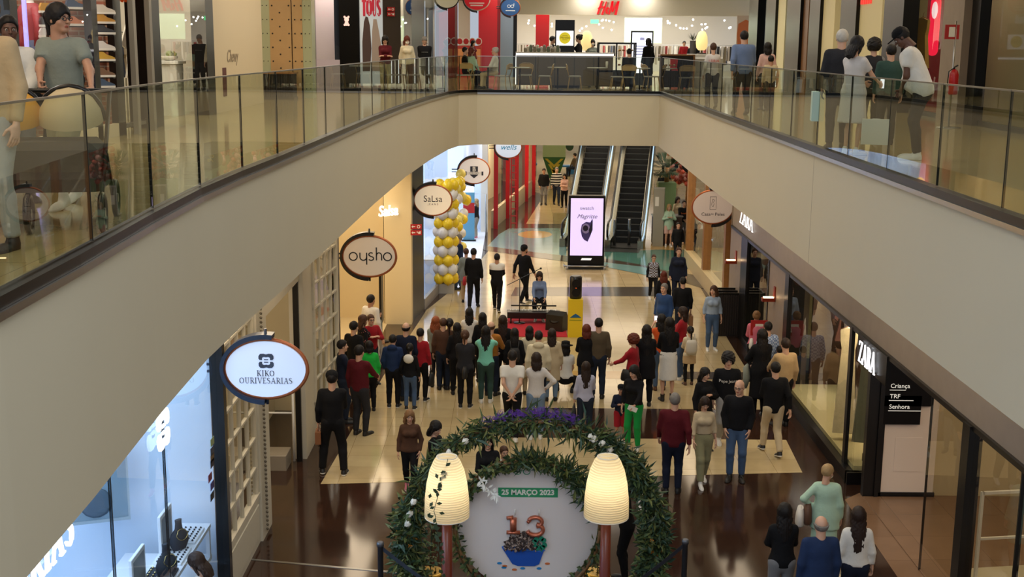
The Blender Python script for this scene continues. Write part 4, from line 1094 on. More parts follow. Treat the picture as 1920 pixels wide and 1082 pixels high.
def make_chair(pad=False):
    r = empty('cafe_chair', (0, 0, U))
    m = MB(); m.bbox(-.21, .21, -.21, .21, .43, .47, .02); m.build('seat', mat('grey_seat', (150, 145, 135), .6), r)
    for sx, sy in ((-1, -1), (1, -1), (-1, 1), (1, 1)):
        m = MB(); m.tube([(sx * .23, sy * .23, 0), (sx * .17, sy * .17, .44)], [.012, .018], 8); m.build('leg', M_cane, r)
    m = MB(); pts = [(-.18, -.19, .45), (-.22, -.24, .62), (-.24, -.25, .78), (-.12, -.29, .84), (.12, -.29, .84), (.24, -.25, .78), (.22, -.24, .62), (.18, -.19, .45)]; m.tube(pts, .015, 8)
    m.bbox(-.22, .22, -.29, -.26, .66, .82, .01); m.build('backrest', M_cane, r)
    return r


ch0 = make_chair(); used = [False]


def chair(px, py, Y, rz, label):
    q = at(px, py, Y); o = ch0 if not used[0] else copy_tree(ch0); used[0] = True
    o.location = (q.x, Y, U); o.rotation_euler = (0, 0, rz); tag(o, label, 'chair', 'cafe chairs')


for a_ in ((1022, 130, 40.9, 1.5, 'pale beech cafe chair in front of the counter, left of the far balustrade middle'), (1078, 130, 40.9, -1.6, 'pale beech cafe chair facing the small table before the counter'), (1158, 135, 40.7, 1.6, 'pale beech cafe chair at the small table left of the seated man in black'),
           (1178, 135, 40.3, 0, 'curved beech chair with the man in black seated on it'), (942, 130, 40.6, 1.2, 'beech cafe chair right of the white-haired seated person'), (895, 132, 41.5, -1.2, 'beech cafe chair at the left table under the seated group'),
           (870, 134, 41.2, .3, 'cafe chair at the far left end of the terrace'), (1222, 132, 41.3, -1.3, 'cafe chair under the table right of the man in black'), (985, 130, 41.9, 3.0, 'cafe chair close against the left end of the counter')):
    chair(*a_)


def make_table():
    r = empty('cafe_table', (0, 0, U))
    m = MB(); m.lathe([(.33, .71), (.34, .72), (.34, .735), (.33, .74)], n=24); m.build('tabletop', mat('table_grey', (170, 165, 150), .4), r)
    m = MB(); m.tube([(0, 0, .02), (0, 0, .71)], .025, 10); m.lathe([(.2, 0), (.2, .015), (.04, .03)], n=18); m.build('pedestal', M_dsteel, r)
    return r


tb = make_table()
TS = ((1046, 41.0, 'round cafe table between the two facing beech chairs'), (1120, 40.9, 'round cafe table with the paper cup in front of the pastry case'), (915, 41.0, 'round cafe table at the left seated group'), (1200, 40.9, 'round cafe table right of the man in black'), (975, 40.3, 'low pale table at the left corner of the terrace'))
for i, (px, Y, lb) in enumerate(TS):
    o = tb if i == 0 else copy_tree(tb); q = at(px, 125, Y); o.location = (q.x, Y, U); tag(o, lb, 'table', 'cafe tables')
q = at(1138, 118, 40.9); m = MB(); m.lathe([(.035, 0), (.045, .14), (.04, .2)], n=14); o = m.build('paper_cup', M_white); o.location = (q.x, 40.9, U + .74); tag(o, 'tall white paper cup on the round cafe table', 'cup')

# --- upper right shop line
A6, B6 = (8.75, 16), (9.5, 40)
M_glassR = glass('upper_shop_glass', (.5, .54, .56), 1.18)
R6 = lambda a_, b_, z0, z1, mt_, nm, th=.12, off=0.0: upanel(a_, b_, A6, B6, z0, z1, mt_, nm, -th, -off)
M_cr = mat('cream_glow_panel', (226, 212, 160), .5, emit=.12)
for i, (a_, b_, mt_, nm, z0, th) in enumerate((
        (1415, 1432, M_blackgloss, 'trim_34', U, .3), (1432, 1448, M_glassR, 'window_16', U, .02), (1448, 1466, M_blackgloss, 'trim_35', U, .3), (1466, 1480, M_cr, 'wall_right_upper', U, .2),
        (1480, 1488, M_glassR, 'window_17', U + .2, .02), (1488, 1514, M_blackgloss, 'trim_36', U, .3), (1524, 1532, M_glassR, 'window_18', U + .2, .02), (1532, 1552, M_blackgloss, 'trim_37', U, .3), (1552, 1574, M_cr, 'wall_right_upper', U, .2),
        (1574, 1592, M_glassC, 'window_19', U + .2, .02), (1592, 1622, M_blackgloss, 'trim_38', U, .3), (1622, 1664, M_cr, 'wall_right_upper', U, .2), (1664, 1680, M_glassR, 'window_20', U + .2, .02), (1680, 1718, M_blackgloss, 'trim_39', U, .35),
        (1718, 1790, M_glassC, 'window_21', U + .3, .02), (1790, 1796, M_black, 'trim_40', U, .2), (1796, 1836, M_stone, 'wall_right_pier', U, .35), (1836, 1852, M_blackgloss, 'trim_41', U, .2), (1852, 2010, M_glassR, 'window_22', U + .1, .02))):
    upanel(a_, b_, A6, B6, z0, U2, mt_, nm, -th)
upanel(1415, 2010, A6, B6, U, U + .1, M_black, 'baseboard_right_upper', -.08)
upanel(1514, 1524, A6, B6, U, U2, M_wood, 'trim_42', -.2)
m = MB(); wallbox(m, (11.2, 16), (11.9, 40), U, U2 + .2, -.1); struct('wall_right_upper_back', m, mat('back_olive', (206, 196, 160), .7))
area('shop_lamp', (10.2, 21, U2 - .1), (1.4, 5), 60, WARM); area('shop_lamp', (10.5, 31, U2 - .1), (1.4, 6), 70, WARM)
m = MB(); q = onwall(1758, (10.2, 16), (10.9, 40), 60); m.box(q.x, q.x + .05, q.y - .9, q.y + .9, U, U2); struct('wall_magenta', m, mat('magenta_wall', (150, 24, 54), .5))
q = onwall(1753, (9.6, 16), (10.3, 40), 50); r = empty('lit_shop_sign', q, 0, 'upright rounded red and white lit sign in the upper right window', 'sign')
T = face_T((0, 0, 0), (-.8, -.6, 0)); m = MB(); m.prism(arc(0, .55, .13, .13, 0, 180, 10) + arc(0, -.55, .13, .13, 180, 360, 10), T, .05); m.build('sign_body', lit('lit_red', (226, 30, 60), 1.2), r)
m = MB(); m.prism(arc(0, .38, .08, .2, 0, 345, 14), T @ Matrix.Translation((0, 0, .05)), .01); m.build('sign_mark', lit('lit_white2', (250, 220, 220), 1), r)
q = onwall(1731, (9.2, 16), (9.9, 40), 34); hung('hanging_dress', tuple(q), -.9, 'pale golden dress hanging in the upper right window', mat('gold_dress', (206, 170, 96), .6), .4, 1.15, 'dress')
q = onwall(1640, A6, B6, 4); m = MB(); put_text(m, 'boutique', face_T((q.x - .3, q.y - .1, q.z + .1), (-1, -.2, 0)), .3, extrude=.01) if False else None
m = MB()
for j in range(5): m.box(q.x - .25, q.x - .2, q.y - .5 + j * .2, q.y - .38 + j * .2, q.z - .05, q.z + .16 + .04 * (j % 2))
tag(m.build('sign_letters', lit('lit_red2', (220, 60, 50), .9)), 'row of red lit letters at the top edge above the cream panel', 'sign letters')
# exit signs and orange portrait near the far store
q = onwall(1424, A6, B6, 23); q.y -= .02; exit_sign(tuple(q), (-.1, -1, 0), .3, 'pair of red escape signs beside the orange portrait')
q = at(1405, 72, YH - .5); r = empty('portrait_poster', (q.x, YH - .4, q.z), 0, 'large portrait poster with orange hair beside the far store', 'poster')
T = face_T((0, 0, 0), (0, -1, 0)); m = MB(); m.box(-.62, .62, -1.2, 1.1, -.05, 0, 0, T); m.box(-.04, .04, U - q.z, -1.2, -.05, 0, 0, T); m.box(-.3, .3, U - q.z, U - q.z + .03, -.15, .1, 0, T); m.build('poster_sheet', mat('poster_beige', (214, 190, 166), .5), r)
m = MB(); m.prism([(-.6, .2), (-.5, -1.1), (.1, -1.1), (.1, .1), (.5, .35), (.2, .75), (-.2, .9), (-.55, .7)], T, .01); m.build('poster_hair', mat('poster_orange', (206, 112, 60), .6), r)
m = MB(); m.prism(arc(.35, -.1, .22, .35, 0, 345, 16), T @ Matrix.Translation((0, 0, .01)), .01); m.build('poster_face', mat('poster_skin', (232, 206, 190), .6), r)
# fire extinguisher on a stand with its sign
q = fl(1778, 240, U); r = empty('extinguisher_stand', (q.x, q.y, U), 0, 'steel stand with a fire extinguisher sign before the stone pier', 'stand')
m = MB(); m.lathe([(.22, 0), (.22, .015), (.03, .03)], n=18); m.tube([(0, 0, 0), (0, 0, 1.95)], .018, 8); m.build('post', M_steel, r)
m = MB(); m.box(-.2, .06, -.015, .015, 1.62, 1.88); m.build('sign_plate', M_redsign, r)
m = MB(); m.box(-.13, -.02, -.02, -.015, 1.66, 1.84); m.build('pictogram', M_white, r)
r = empty('fire_extinguisher', (q.x - .02, q.y - .14, U + .62), 0, 'red fire extinguisher hanging on the steel stand', 'fire extinguisher')
m = MB(); m.lathe([(.07, 0), (.085, .02), (.085, .36), (.06, .43), (.025, .46)], n=18); m.build('cylinder', M_red, r)
m = MB(); m.tube([(0, 0, .44), (0, 0, .5), (.06, 0, .53)], .015, 8); m.tube([(0, 0, .49), (-.1, 0, .42), (-.11, 0, .15)], .01, 6); m.build('valve_hose', M_black, r)
# ================================================================ HANGING OVAL SIGNS
def oval_sign(px, py, Y, wpx, label, face_c, draw, side=-1, ringcol=None, emit=.35, hr=.72, yaw=0.0, arccol=None):
    """oval plate held by a C-shaped bracket; side -1: bracket on the left"""
    p = at(px, py, Y); s = wpx / 2 / F * (Y * 1.04)
    r = empty('oval_sign', p, yaw, label, 'hanging sign', 'oval shop signs')
    T = face_T((0, -.07, 0), (0, -1, 0))
    el = arc(0, 0, s, s * hr, 0, 354, 47)
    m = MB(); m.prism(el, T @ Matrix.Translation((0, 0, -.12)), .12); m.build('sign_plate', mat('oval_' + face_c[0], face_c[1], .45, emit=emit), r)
    m = MB(); m.tube([T @ Vector((x, y, -.06)) for x, y in el], .028 * s * 2, 8, closed=True, flat=1.9)
    m.build('plate_rim', ringcol or mat('copper_rim', (176, 100, 60), .3, metal=.6), r)
    m = MB(); draw(m, T @ Matrix.Translation((0, 0, .002)), s); m.build('sign_lettering', mat('ink_' + face_c[0], face_c[2], .5), r)
    a0, a1 = (80, 268) if side < 0 else (100, -88)
    pts = arc(0, 0, s * 1.16, s * hr * 1.2, a0, a1, 26); m = MB()
    inner = arc(0, 0, s * 1.05, s * hr * 1.09, a0, a1, 26)
    outw = arc(0, 0, s * 1.14, s * hr * 1.26, a0, a1, 26)
    for i in range(26):
        m.prism([inner[i], inner[i + 1], outw[i + 1], outw[i]] if side > 0 else [inner[i + 1], inner[i], outw[i], outw[i + 1]], T @ Matrix.Translation((0, 0, -.16)), .2)
    m.tube([T @ Vector((0, s * hr * .98, -.06)), T @ Vector((0, s * hr * 1.42, -.06))], .02, 8); m.tube([T @ Vector((0, -s * hr * .98, -.06)), T @ Vector((0, -s * hr * 1.3, -.06))], .02, 8)
    for yy in (.09, -.09): m.tube([T @ Vector((side * s * 1.12, yy * s, -.06)), T @ Vector((side * s * 1.5, yy * s, -.06))], .018, 8)
    m.build('bracket', arccol or M_black, r)
    return r


def d_kiko(m, T, s):
    kiko_logo(m, T @ Matrix.Translation((.02 * s, .22 * s, 0)), s * .38, .006)
    serif(m, 'KIKO', T @ Matrix.Translation((0, -.10 * s, 0)), .15 * s, 0, .006, 1.0, fat=.7)
    serif(m, 'OURIVESARIAS', T @ Matrix.Translation((0, -.29 * s, 0)), .15 * s, 0, .006, 1.02, fat=.7)


def tx(body, size, y=0, **k):
    return lambda m, T, s: put_text(m, body, T @ Matrix.Translation((0, y * s, 0)), size * s, extrude=.003, **k)


def d_oysho(m, T, s):
    w_ = .045
    X0 = -.66
    def ring(cx, cy, r): stroke(m, T, [((cx + x) * s, (cy + y) * s) for x, y in arc(0, 0, r, r, 0, 360, 22)], w_ * s * .5, w_ * s * .5, .006)
    def st(pts, k=1): stroke(m, T, [(x * s, y * s) for x, y in pts], w_ * s * .5 * k, w_ * s * .5 * k, .006)
    ring(-.62, 0, .155)
    st([(-.36, .15), (-.36, -.02)] + arc(-.23, -.02, .13, .13, 180, 360, 10)); st([(-.10, .15), (-.10, -.32)])
    st(arc(.07, .075, .085, .075, 40, 200, 8) + [(.07, .0)] + arc(.07, -.075, .1, .075, 60, -150, 10))
    st([(.28, .36), (.28, -.15)]); st(arc(.38, .03, .10, .12, 180, 0, 10) + [(.48, -.15)])
    ring(.71, 0, .155)


def d_salsa(m, T, s):
    put_text(m, 'SaLsa', T @ Matrix.Translation((0, .07 * s, 0)), .50 * s, extrude=.003, shear=0, offset=.0, sx=.95)
    put_text(m, 'JEANS', T @ Matrix.Translation((0, -.22 * s, 0)), .14 * s, extrude=.003, space=1.7)


def d_strong(m, T, s):
    m.prism([(x * s, y * s) for x, y in ((-.26, .30), (.26, .30), (.26, -.28), (0, -.5), (-.26, -.28))][::-1], T, .003)
    o = len(m.v)


def d_casa(m, T, s):
    put_text(m, 'Casa', T @ Matrix.Translation((-.34 * s, -.36 * s, 0)), .24 * s, extrude=.003)
    put_text(m, 'das', T @ Matrix.Translation((-.02 * s, -.34 * s, 0)), .11 * s, extrude=.003)
    put_text(m, 'Peles', T @ Matrix.Translation((.36 * s, -.36 * s, 0)), .24 * s, extrude=.003)
    for a, b, c, d in ((-.16, .16, .52, .54), (-.16, .16, -.12, -.10), (-.16, -.145, -.12, .54), (.145, .16, -.12, .54)): m.box(a * s, b * s, c * s, d * s, 0, .004, 0, T)
    stroke(m, T, [(-.08 * s, .1 * s), (-.02 * s, .42 * s), (.07 * s, .36 * s), (.0, .22 * s)], .008 * s, .008 * s, .004); stroke(m, T, [(.06 * s, .2 * s), (.0, .02 * s), (-.05 * s, .08 * s)], .008 * s, .008 * s, .004)


navy = mat('navy_bracket', (30, 44, 66), .3)
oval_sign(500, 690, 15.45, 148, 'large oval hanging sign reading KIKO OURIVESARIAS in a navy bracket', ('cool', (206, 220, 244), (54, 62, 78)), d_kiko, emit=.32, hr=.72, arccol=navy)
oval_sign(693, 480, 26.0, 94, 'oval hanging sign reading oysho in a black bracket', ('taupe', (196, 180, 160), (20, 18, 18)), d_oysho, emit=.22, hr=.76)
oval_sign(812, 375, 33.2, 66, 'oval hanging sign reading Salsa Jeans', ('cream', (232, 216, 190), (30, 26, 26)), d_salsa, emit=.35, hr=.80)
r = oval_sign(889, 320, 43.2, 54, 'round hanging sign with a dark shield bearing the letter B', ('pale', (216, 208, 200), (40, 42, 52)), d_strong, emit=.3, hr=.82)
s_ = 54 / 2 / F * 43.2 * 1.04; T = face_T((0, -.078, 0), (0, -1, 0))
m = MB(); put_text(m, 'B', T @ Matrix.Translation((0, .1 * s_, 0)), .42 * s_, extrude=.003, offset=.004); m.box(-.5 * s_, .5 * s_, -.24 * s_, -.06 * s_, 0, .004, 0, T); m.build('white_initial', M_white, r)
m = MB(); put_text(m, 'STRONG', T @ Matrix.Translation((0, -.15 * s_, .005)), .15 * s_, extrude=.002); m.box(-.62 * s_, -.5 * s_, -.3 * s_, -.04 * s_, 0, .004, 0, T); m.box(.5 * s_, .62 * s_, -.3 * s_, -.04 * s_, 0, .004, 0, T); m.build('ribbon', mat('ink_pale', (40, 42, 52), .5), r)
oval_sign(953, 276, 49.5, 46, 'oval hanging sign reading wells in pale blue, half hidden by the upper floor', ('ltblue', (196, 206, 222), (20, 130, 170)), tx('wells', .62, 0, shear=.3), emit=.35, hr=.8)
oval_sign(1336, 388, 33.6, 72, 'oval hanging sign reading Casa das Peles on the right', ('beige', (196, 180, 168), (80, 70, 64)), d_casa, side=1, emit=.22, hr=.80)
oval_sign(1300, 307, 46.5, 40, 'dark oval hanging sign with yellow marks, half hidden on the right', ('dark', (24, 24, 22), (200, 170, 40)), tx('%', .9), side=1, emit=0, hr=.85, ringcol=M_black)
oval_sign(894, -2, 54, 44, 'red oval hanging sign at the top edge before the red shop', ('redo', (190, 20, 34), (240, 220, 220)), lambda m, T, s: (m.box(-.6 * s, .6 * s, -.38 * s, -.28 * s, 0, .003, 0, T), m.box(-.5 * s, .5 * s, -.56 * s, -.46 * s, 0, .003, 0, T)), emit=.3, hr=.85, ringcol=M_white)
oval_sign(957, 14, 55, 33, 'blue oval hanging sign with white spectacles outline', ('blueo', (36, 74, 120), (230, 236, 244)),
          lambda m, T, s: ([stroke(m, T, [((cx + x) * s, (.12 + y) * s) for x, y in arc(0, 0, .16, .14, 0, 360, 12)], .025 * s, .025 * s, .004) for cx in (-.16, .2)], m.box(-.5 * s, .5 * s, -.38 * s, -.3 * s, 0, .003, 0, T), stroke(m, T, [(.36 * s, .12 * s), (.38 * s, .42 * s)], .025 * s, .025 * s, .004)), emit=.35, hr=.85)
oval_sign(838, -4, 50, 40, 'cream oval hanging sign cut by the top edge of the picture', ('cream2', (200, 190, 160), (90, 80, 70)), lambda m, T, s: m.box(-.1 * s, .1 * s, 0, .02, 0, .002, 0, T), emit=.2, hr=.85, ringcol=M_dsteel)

# ================================================================ DIGITAL SCREEN
a = fl(1065, 503); b = fl(1131, 504); YS = (a.y + b.y) / 2; xm = (a.x + b.x) / 2
tp = at(1098, 366, YS); Hs = tp.z; hw = .62
r = empty('digital_screen', (xm, YS, 0), 0, 'tall black advertising screen showing a watch on a pale lilac background', 'screen')
m = MB(); m.bbox(-hw, hw, -.12, .16, .06, Hs, .02); m.build('casing', M_blackgloss, r)
z0 = at(1098, 478, YS).z; z1 = at(1098, 371, YS).z
m = MB(); m.box(-hw + .07, hw - .07, -.13, -.12, z0, z1); m.build('display', lit('lit_lilac', (208, 192, 240), .92), r)
T = face_T((0, -.131, 0), (0, -1, 0)); zc = (z0 + z1) / 2
m = MB(); m.prism([(x, zc - .12 + y) for x, y in ((-.2, .0), (-.17, .2), (-.02, .3), (.12, .28), (.19, .42), (.2, .1), (.14, -.15), (.04, -.38), (-.08, -.32), (-.16, -.2))], T, .004); m.build('pictured_watch', mat('watch_dark', (70, 60, 130), .4), r)
m = MB(); m.prism(arc(-.03, zc - .05, .14, .17, 0, 345, 20), T @ Matrix.Translation((0, 0, .004)), .003); m.build('watch_dial', mat('watch_dial', (150, 140, 200), .4), r)
m = MB(); m.prism(arc(-.04, zc - .04, .09, .1, 0, 345, 20), T @ Matrix.Translation((0, 0, .007)), .003); m.prism([(.07, zc - .1), (.2, zc + .25), (.2, zc - .1), (.12, zc - .3)], T @ Matrix.Translation((0, 0, .007)), .003); m.build('watch_detail', mat('watch_navy', (26, 20, 50), .4), r)
m = MB(); put_text(m, 'swatch', T @ Matrix.Translation((0, z1 - .34, 0)), .17, extrude=.002); put_text(m, 'Magritte', T @ Matrix.Translation((0, z1 - .62, 0)), .2, extrude=.002, shear=.4); m.build('screen_text', mat('screen_ink', (110, 100, 130), .5), r)
m = MB(); m.prism([(-.18, z0 - .16), (.16, z0 - .16), (.2, z0 - .09), (-.14, z0 - .09)], T, .004); m.build('maker_mark', lit('lit_white3', (240, 240, 240), .8), r)
m = MB(); m.tube([(-hw - .12, -.26, .12), (hw + .12, -.26, .12)], .03, 8)
for s in (-1, 1): m.tube([(s * (hw + .12), -.26, .12), (s * (hw + .12), .1, .12)], .03, 8); m.tube([(s * (hw + .02), -.26, 0), (s * (hw + .02), -.26, .12)], .03, 8)
m.build('guard_rail', M_steel, r)
m = MB(); m.box(-hw + .02, hw - .02, -.2, .2, 0, .06); m.build('base', M_black, r)

# ================================================================ ESCALATORS
ang = -math.radians(9.5)


def escalator(loc, label):
    r = empty('escalator', loc, ang, label, 'escalator', 'escalators')
    m = MB(); SW = .5; n = 25; rise = .2; run = .346
    for k in range(n):
        y = k * run; z = .05 + k * rise; m.box(-SW, SW, y, y + run + .02, z - .12 if k else 0, z + (rise if k else 0.0)) if False else None
        m.add([(-SW, y, z), (SW, y, z), (SW, y, z + rise), (-SW, y, z + rise), (-SW, y + run, z + rise), (SW, y + run, z + rise)], [(0, 1, 2, 3), (3, 2, 5, 4)])
    m.add([(-SW, -1.2, .03), (SW, -1.2, .03), (SW, 0, .05), (-SW, 0, .05)], [(0, 1, 2, 3)])
    m.build('steps', mat('step_black', (22, 24, 26), .45, metal=.3), r)
    m = MB()
    for k in range(n): y = k * run; z = .05 + (k + 1) * rise; m.box(-SW, SW, y - .004, y + .03, z - .012, z + .003)
    m.build('step_nosings', mat('step_edge', (70, 76, 78), .4), r)
    sl = rise / run; Lr = n * run
    for s in (-1, 1):
        m = MB()
        def prof(h, y): return max(0, y) * sl + h
        x0, x1 = s * (SW + .01), s * (SW + .22)
        ys_ = [-1.3, 0, Lr]
        vs = []
        for y in ys_:
            for x in (x0, x1): vs += [(x, y, 0 if y < .1 else max(0, y * sl - .5)), (x, y, prof(.32, y))]
        fs = []
        for i in range(2): o = 4 * i; fs += [(o, o + 4, o + 5, o + 1), (o + 2, o + 3, o + 7, o + 6), (o + 1, o + 5, o + 7, o + 3)]
        fs += [(0, 1, 3, 2)]
        m.add(vs, fs); m.build('side_skirt', mat('skirt_steel', (150, 150, 140), .25, metal=1), r)
        m = MB(); xg = s * (SW + .12); vs = []
        for y in ys_: vs += [(xg, y, prof(.3, y)), (xg, y, prof(.92, y))]
        m.add(vs, [(0, 2, 3, 1), (2, 4, 5, 3)]); m.build('glass_side', glass('esc_glass', (.7, .82, .86), 1.7) if 'eg' not in MC else MC['eg'], r)
        m = MB(); m.tube([(xg, -1.2, .35), (xg, -1.42, .5), (xg, -1.46, .68), (xg, -1.36, .88), (xg, -1.1, .96), (xg, 0, .97), (xg, Lr, .95 + Lr * sl)], .04, 8); m.build('handrail', M_black, r)
        m = MB(); m.tube([(xg + s * .05, -1.1, .36), (xg + s * .05, 0, .37), (xg + s * .05, Lr, .35 + Lr * sl)], .025, 6); m.build('skirt_light', lit('lit_skirt', (190, 225, 255), .7), r)
    return r


E1 = (4.4, 46.6, 0.005); dx = Vector((math.cos(ang), math.sin(ang))) * -1.72
escalator(E1, 'right one of the two escalators behind the advertising screen'); escalator((E1[0] + dx.x, E1[1] + dx.y, .005), 'left one of the two escalators, partly behind the advertising screen')
m = MB(); Tm = Matrix.Translation((E1[0] - .9, E1[1], 0)) @ Matrix.Rotation(ang, 4, 'Z'); m.box(-1.2, 1.5, -1.9, 0, .004, .012, 0, Tm); struct('floor_escalator_plate', m, mat('dark_plate', (56, 60, 60), .3, metal=.5))
for px, lb in ((1152, 'steel bollard left of the right escalator entrance'), (1179, 'steel bollard in front of the right escalator')):
    q = fl(px, 461); m = MB(); m.lathe([(.055, 0), (.055, 1.0), (.05, 1.03), (.02, 1.04)], n=16); o = m.build('bollard', M_steel); o.location = q; tag(o, lb, 'bollard', 'bollards')
m = MB(); T_ = Matrix.Translation((5.55, 46.1, 0)) @ Matrix.Rotation(ang, 4, 'Z'); m.box(-.2, .2, -.1, .5, 0, 2.2, 0, T_); m.box(-.06, .3, .5, 9, 2.2, 4.4, 0, T_) if False else None
r = empty('escalator_pylon', (0, 0, 0), 0, 'grey metal pylon at the right side of the escalators', 'pylon'); m.build('pylon_body', mat('pylon_grey', (150, 146, 132), .3), r)
m = MB(); m.box(-.14, .0, -.11, -.1, 1.55, 1.9, 0, T_); m.build('notice', M_white, r)
m = MB(); m.box(-1.75, -1.3, -4.6, -.2, 0, 1.0, 0, Matrix.Translation((E1[0] - 1.0, E1[1], 0)) @ Matrix.Rotation(ang, 4, 'Z')) if False else None
q = fl(1058, 455); m = MB(); m.box(-.45, .45, -.05, .05, 0, 1.15); o = m.build('glass_screen_panel', glass('pale_panel', (.72, .78, .66), 1.5)); o.location = q; tag(o, 'low glass guard panel left behind the advertising screen', 'guard panel')

# right side by the escalator: litter bench, planter palm, gate arm
q = fl(1249, 458); r = empty('slatted_planter', q, 0, 'brown slatted planter box beside the escalator', 'planter'); m = MB()
for i in range(18): m.box(-.55 + i * .062, -.51 + i * .062, -.3, .3, .04, 1.1)
m.box(-.53, .53, -.28, .28, 0, 1.05); m.build('slatted_body', mat('slat_brown', (66, 44, 36), .5), r); m = MB(); m.box(-.58, .58, -.32, .32, 1.1, 1.14); m.build('top_rim', M_steel, r)
q = fl(1247, 425); r = empty('potted_palm', (q.x, q.y, 0), 0, 'large palm in a tall green planter beside the escalators', 'palm')
m = MB(); m.bbox(-.38, .38, -.3, .3, 0, 1.9, .02); m.build('pot', mat('green_pot', (120, 146, 100), .5), r)
m = MB(); m.tube([(0, 0, 1.9), (.03, 0, 2.5)], [.1, .08], 10); m.build('trunk', M_wood, r)
m = MB()
for i in range(34):
    a_ = i * 2.4; e = -.3 + 1.5 * rng.random(); L = .75; 
    for t in range(-4, 5):
        aa = a_ + t * .16; d = Vector((math.cos(aa) * math.cos(e), math.sin(aa) * math.cos(e), math.sin(e))); sd = Vector((-math.sin(aa), math.cos(aa), 0)) * .02; b0 = Vector((math.cos(a_) * .25, math.sin(a_) * .25, 2.4 + math.sin(e) * .3))
        m.add([b0, b0 + d * L * .5 + sd, b0 + d * L * .8 - Vector((0, 0, .08)), b0 + d * L * .5 - sd], [(0, 1, 2, 3)])
m.build('fronds', mat('palm_green', (44, 66, 36), .6), r)
M_glow = mat('sale_pink', (206, 110, 90), .6)
r = empty('blossom_display', tuple(fl(1285, 418)), 0, 'tree-like display of coral and pink paper blossoms by the right shops', 'flower display')
m = MB()
for i in range(170):
    a_ = rng.uniform(0, 2 * pi); q = rng.uniform(0, .75); m.ball((q * math.cos(a_), q * math.sin(a_), rng.uniform(1.7, 4.0)), rng.uniform(.07, .13), 6, i % 3)
m.build('blossoms', [mat('coral', (200, 84, 62), .6), mat('pinkish', (222, 160, 150), .6), mat('rust', (150, 60, 44), .6)], r, kind='stuff')
m = MB(); m.tube([(0, 0, 0), (.05, 0, 2), (0, 0, 3.6)], [.08, .06, .03], 8); m.build('trunk', M_wood, r)
r = empty('hand_rail', tuple(fl(1222, 430)), 0, 'pale sloping rail beside the palm', 'rail'); m = MB(); m.tube([(0, -.8, .9), (.35, 3, 2.2)], .04, 8); m.tube([(0, -.7, 0), (0, -.7, .95)], .03, 8); m.build('rail', mat('rail_beige', (180, 166, 130), .4), r)
for i, (px, py, c, Y) in enumerate(((1311, 345, (60, 70, 90), 47), (1300, 360, (220, 222, 230), 46.4), (1296, 330, (120, 40, 50), 48), (1306, 385, (200, 200, 210), 46))):
    q = at(px, py, Y); hung('hanging_garment', tuple(q), 1.2, ['slate', 'white', 'dark red', 'pale grey'][i] + ' garment displayed at the bright shop right of the blossoms', mat('rg%d' % i, c, .8), .5, 1.0)
q = at(1303, 372, 45); exit_sign(tuple(q), (-.2, -1, 0), .32, 'red escape signs among the garments right of the blossoms')
q = fl(1361, 634); r = empty('slatted_bin', (q.x + .1, q.y + .55, 0), 0, 'dark slatted litter bin between the woman in the striped shirt and the store front', 'bin'); m = MB()
for i in range(12): m.box(-.36 + i * .062, -.32 + i * .062, -.37, .37, .04, 1.12)
m.box(-.35, .37, -.35, .35, 0, 1.08); m.build('slatted_body', mat('bin_dark', (38, 30, 28), .5), r); m = MB()
for y in (-.37, -.02, .33): m.box(-.38, .4, y, y + .05, 1.12, 1.17)
m.box(-.38, -.33, -.37, .38, 1.12, 1.17); m.box(.35, .4, -.37, .38, 1.12, 1.17); m.build('top_frame', M_dsteel, r)

# ================================================================ PIANO STAGE
c = [tuple(fl(x, y))[:2] for x, y in ((955, 610), (1065, 634), (1068, 605), (958, 595))]
xs0, xs1, y0_, y1_ = c[0][0] - .05, fl(1064, 634).x, fl(1005, 632).y, fl(1005, 598).y + .3
m = MB(); m.box(xs0, xs1, y0_, y1_ + .4, .002, .02); tag(m.build('red_carpet', mat('red_carpet', (176, 24, 40), .9)), 'red carpet under the keyboard player', 'carpet')
qL = at(951, 583, 32.7); qR = at(1050, 584, 32.7); kw = qR.x - qL.x; kz = qL.z - .02; YP = 32.7
r = empty('digital_piano', ((qL.x + qR.x) / 2, YP, .02), 0, 'black stage piano on an X-frame stand in front of the young woman', 'keyboard')
m = MB(); m.bbox(-kw / 2, kw / 2, -.15, .2, kz - .17, kz, .01); m.build('piano_body', M_black, r)
m = MB(); m.box(-kw / 2 + .08, kw / 2 - .1, .05, .19, kz, kz + .012); m.build('white_keys', M_white, r)
m = MB()
for i in range(50):
    if i % 7 not in (2, 6): x = -kw / 2 + .1 + i * (kw - .24) / 50; m.box(x, x + .014, .05, .12, kz + .012, kz + .02)
m.build('black_keys', M_black, r, kind='stuff')
m = MB()
for x in (-.62, .62):
    m.tube([(x, -.1, 0), (x, .0, kz - .13)], .022, 6); m.tube([(x, .25, 0), (x, .0, kz - .13)], .022, 6)
m.tube([(-.62, 0, .48), (.62, 0, .48)], .022, 6); m.tube([(-.62, .02, kz - .2), (.62, .02, kz - .2)], .02, 6); m.build('stand', M_black, r)
q = at(985, 575, YP + .1); r = empty('microphone_stand', (q.x - .16, YP - .05, .02), 0, 'black microphone boom stand left of the keyboard player', 'microphone stand')
m = MB(); m.tube([(0, 0, 0), (0, 0, 1.25)], .014, 6); m.tube([(-.35, 0, 1.05), (.55, .1, 1.5)], .010, 6); m.lathe([(.16, 0), (.16, .015), (.02, .03)], n=14); m.build('boom', M_black, r)
m = MB(); m.ball((.57, .1, 1.51), .03, 8); m.build('microphone', M_dsteel, r)
q = fl(1046, 622); r = empty('stage_monitor', (q.x, q.y + .2, .02), -.5, 'black wedge loudspeaker lying on the red carpet', 'loudspeaker')
m = MB(); Tq = Matrix.Rotation(pi / 2, 4, 'Y') @ Matrix.Rotation(pi / 2, 4, 'Z')
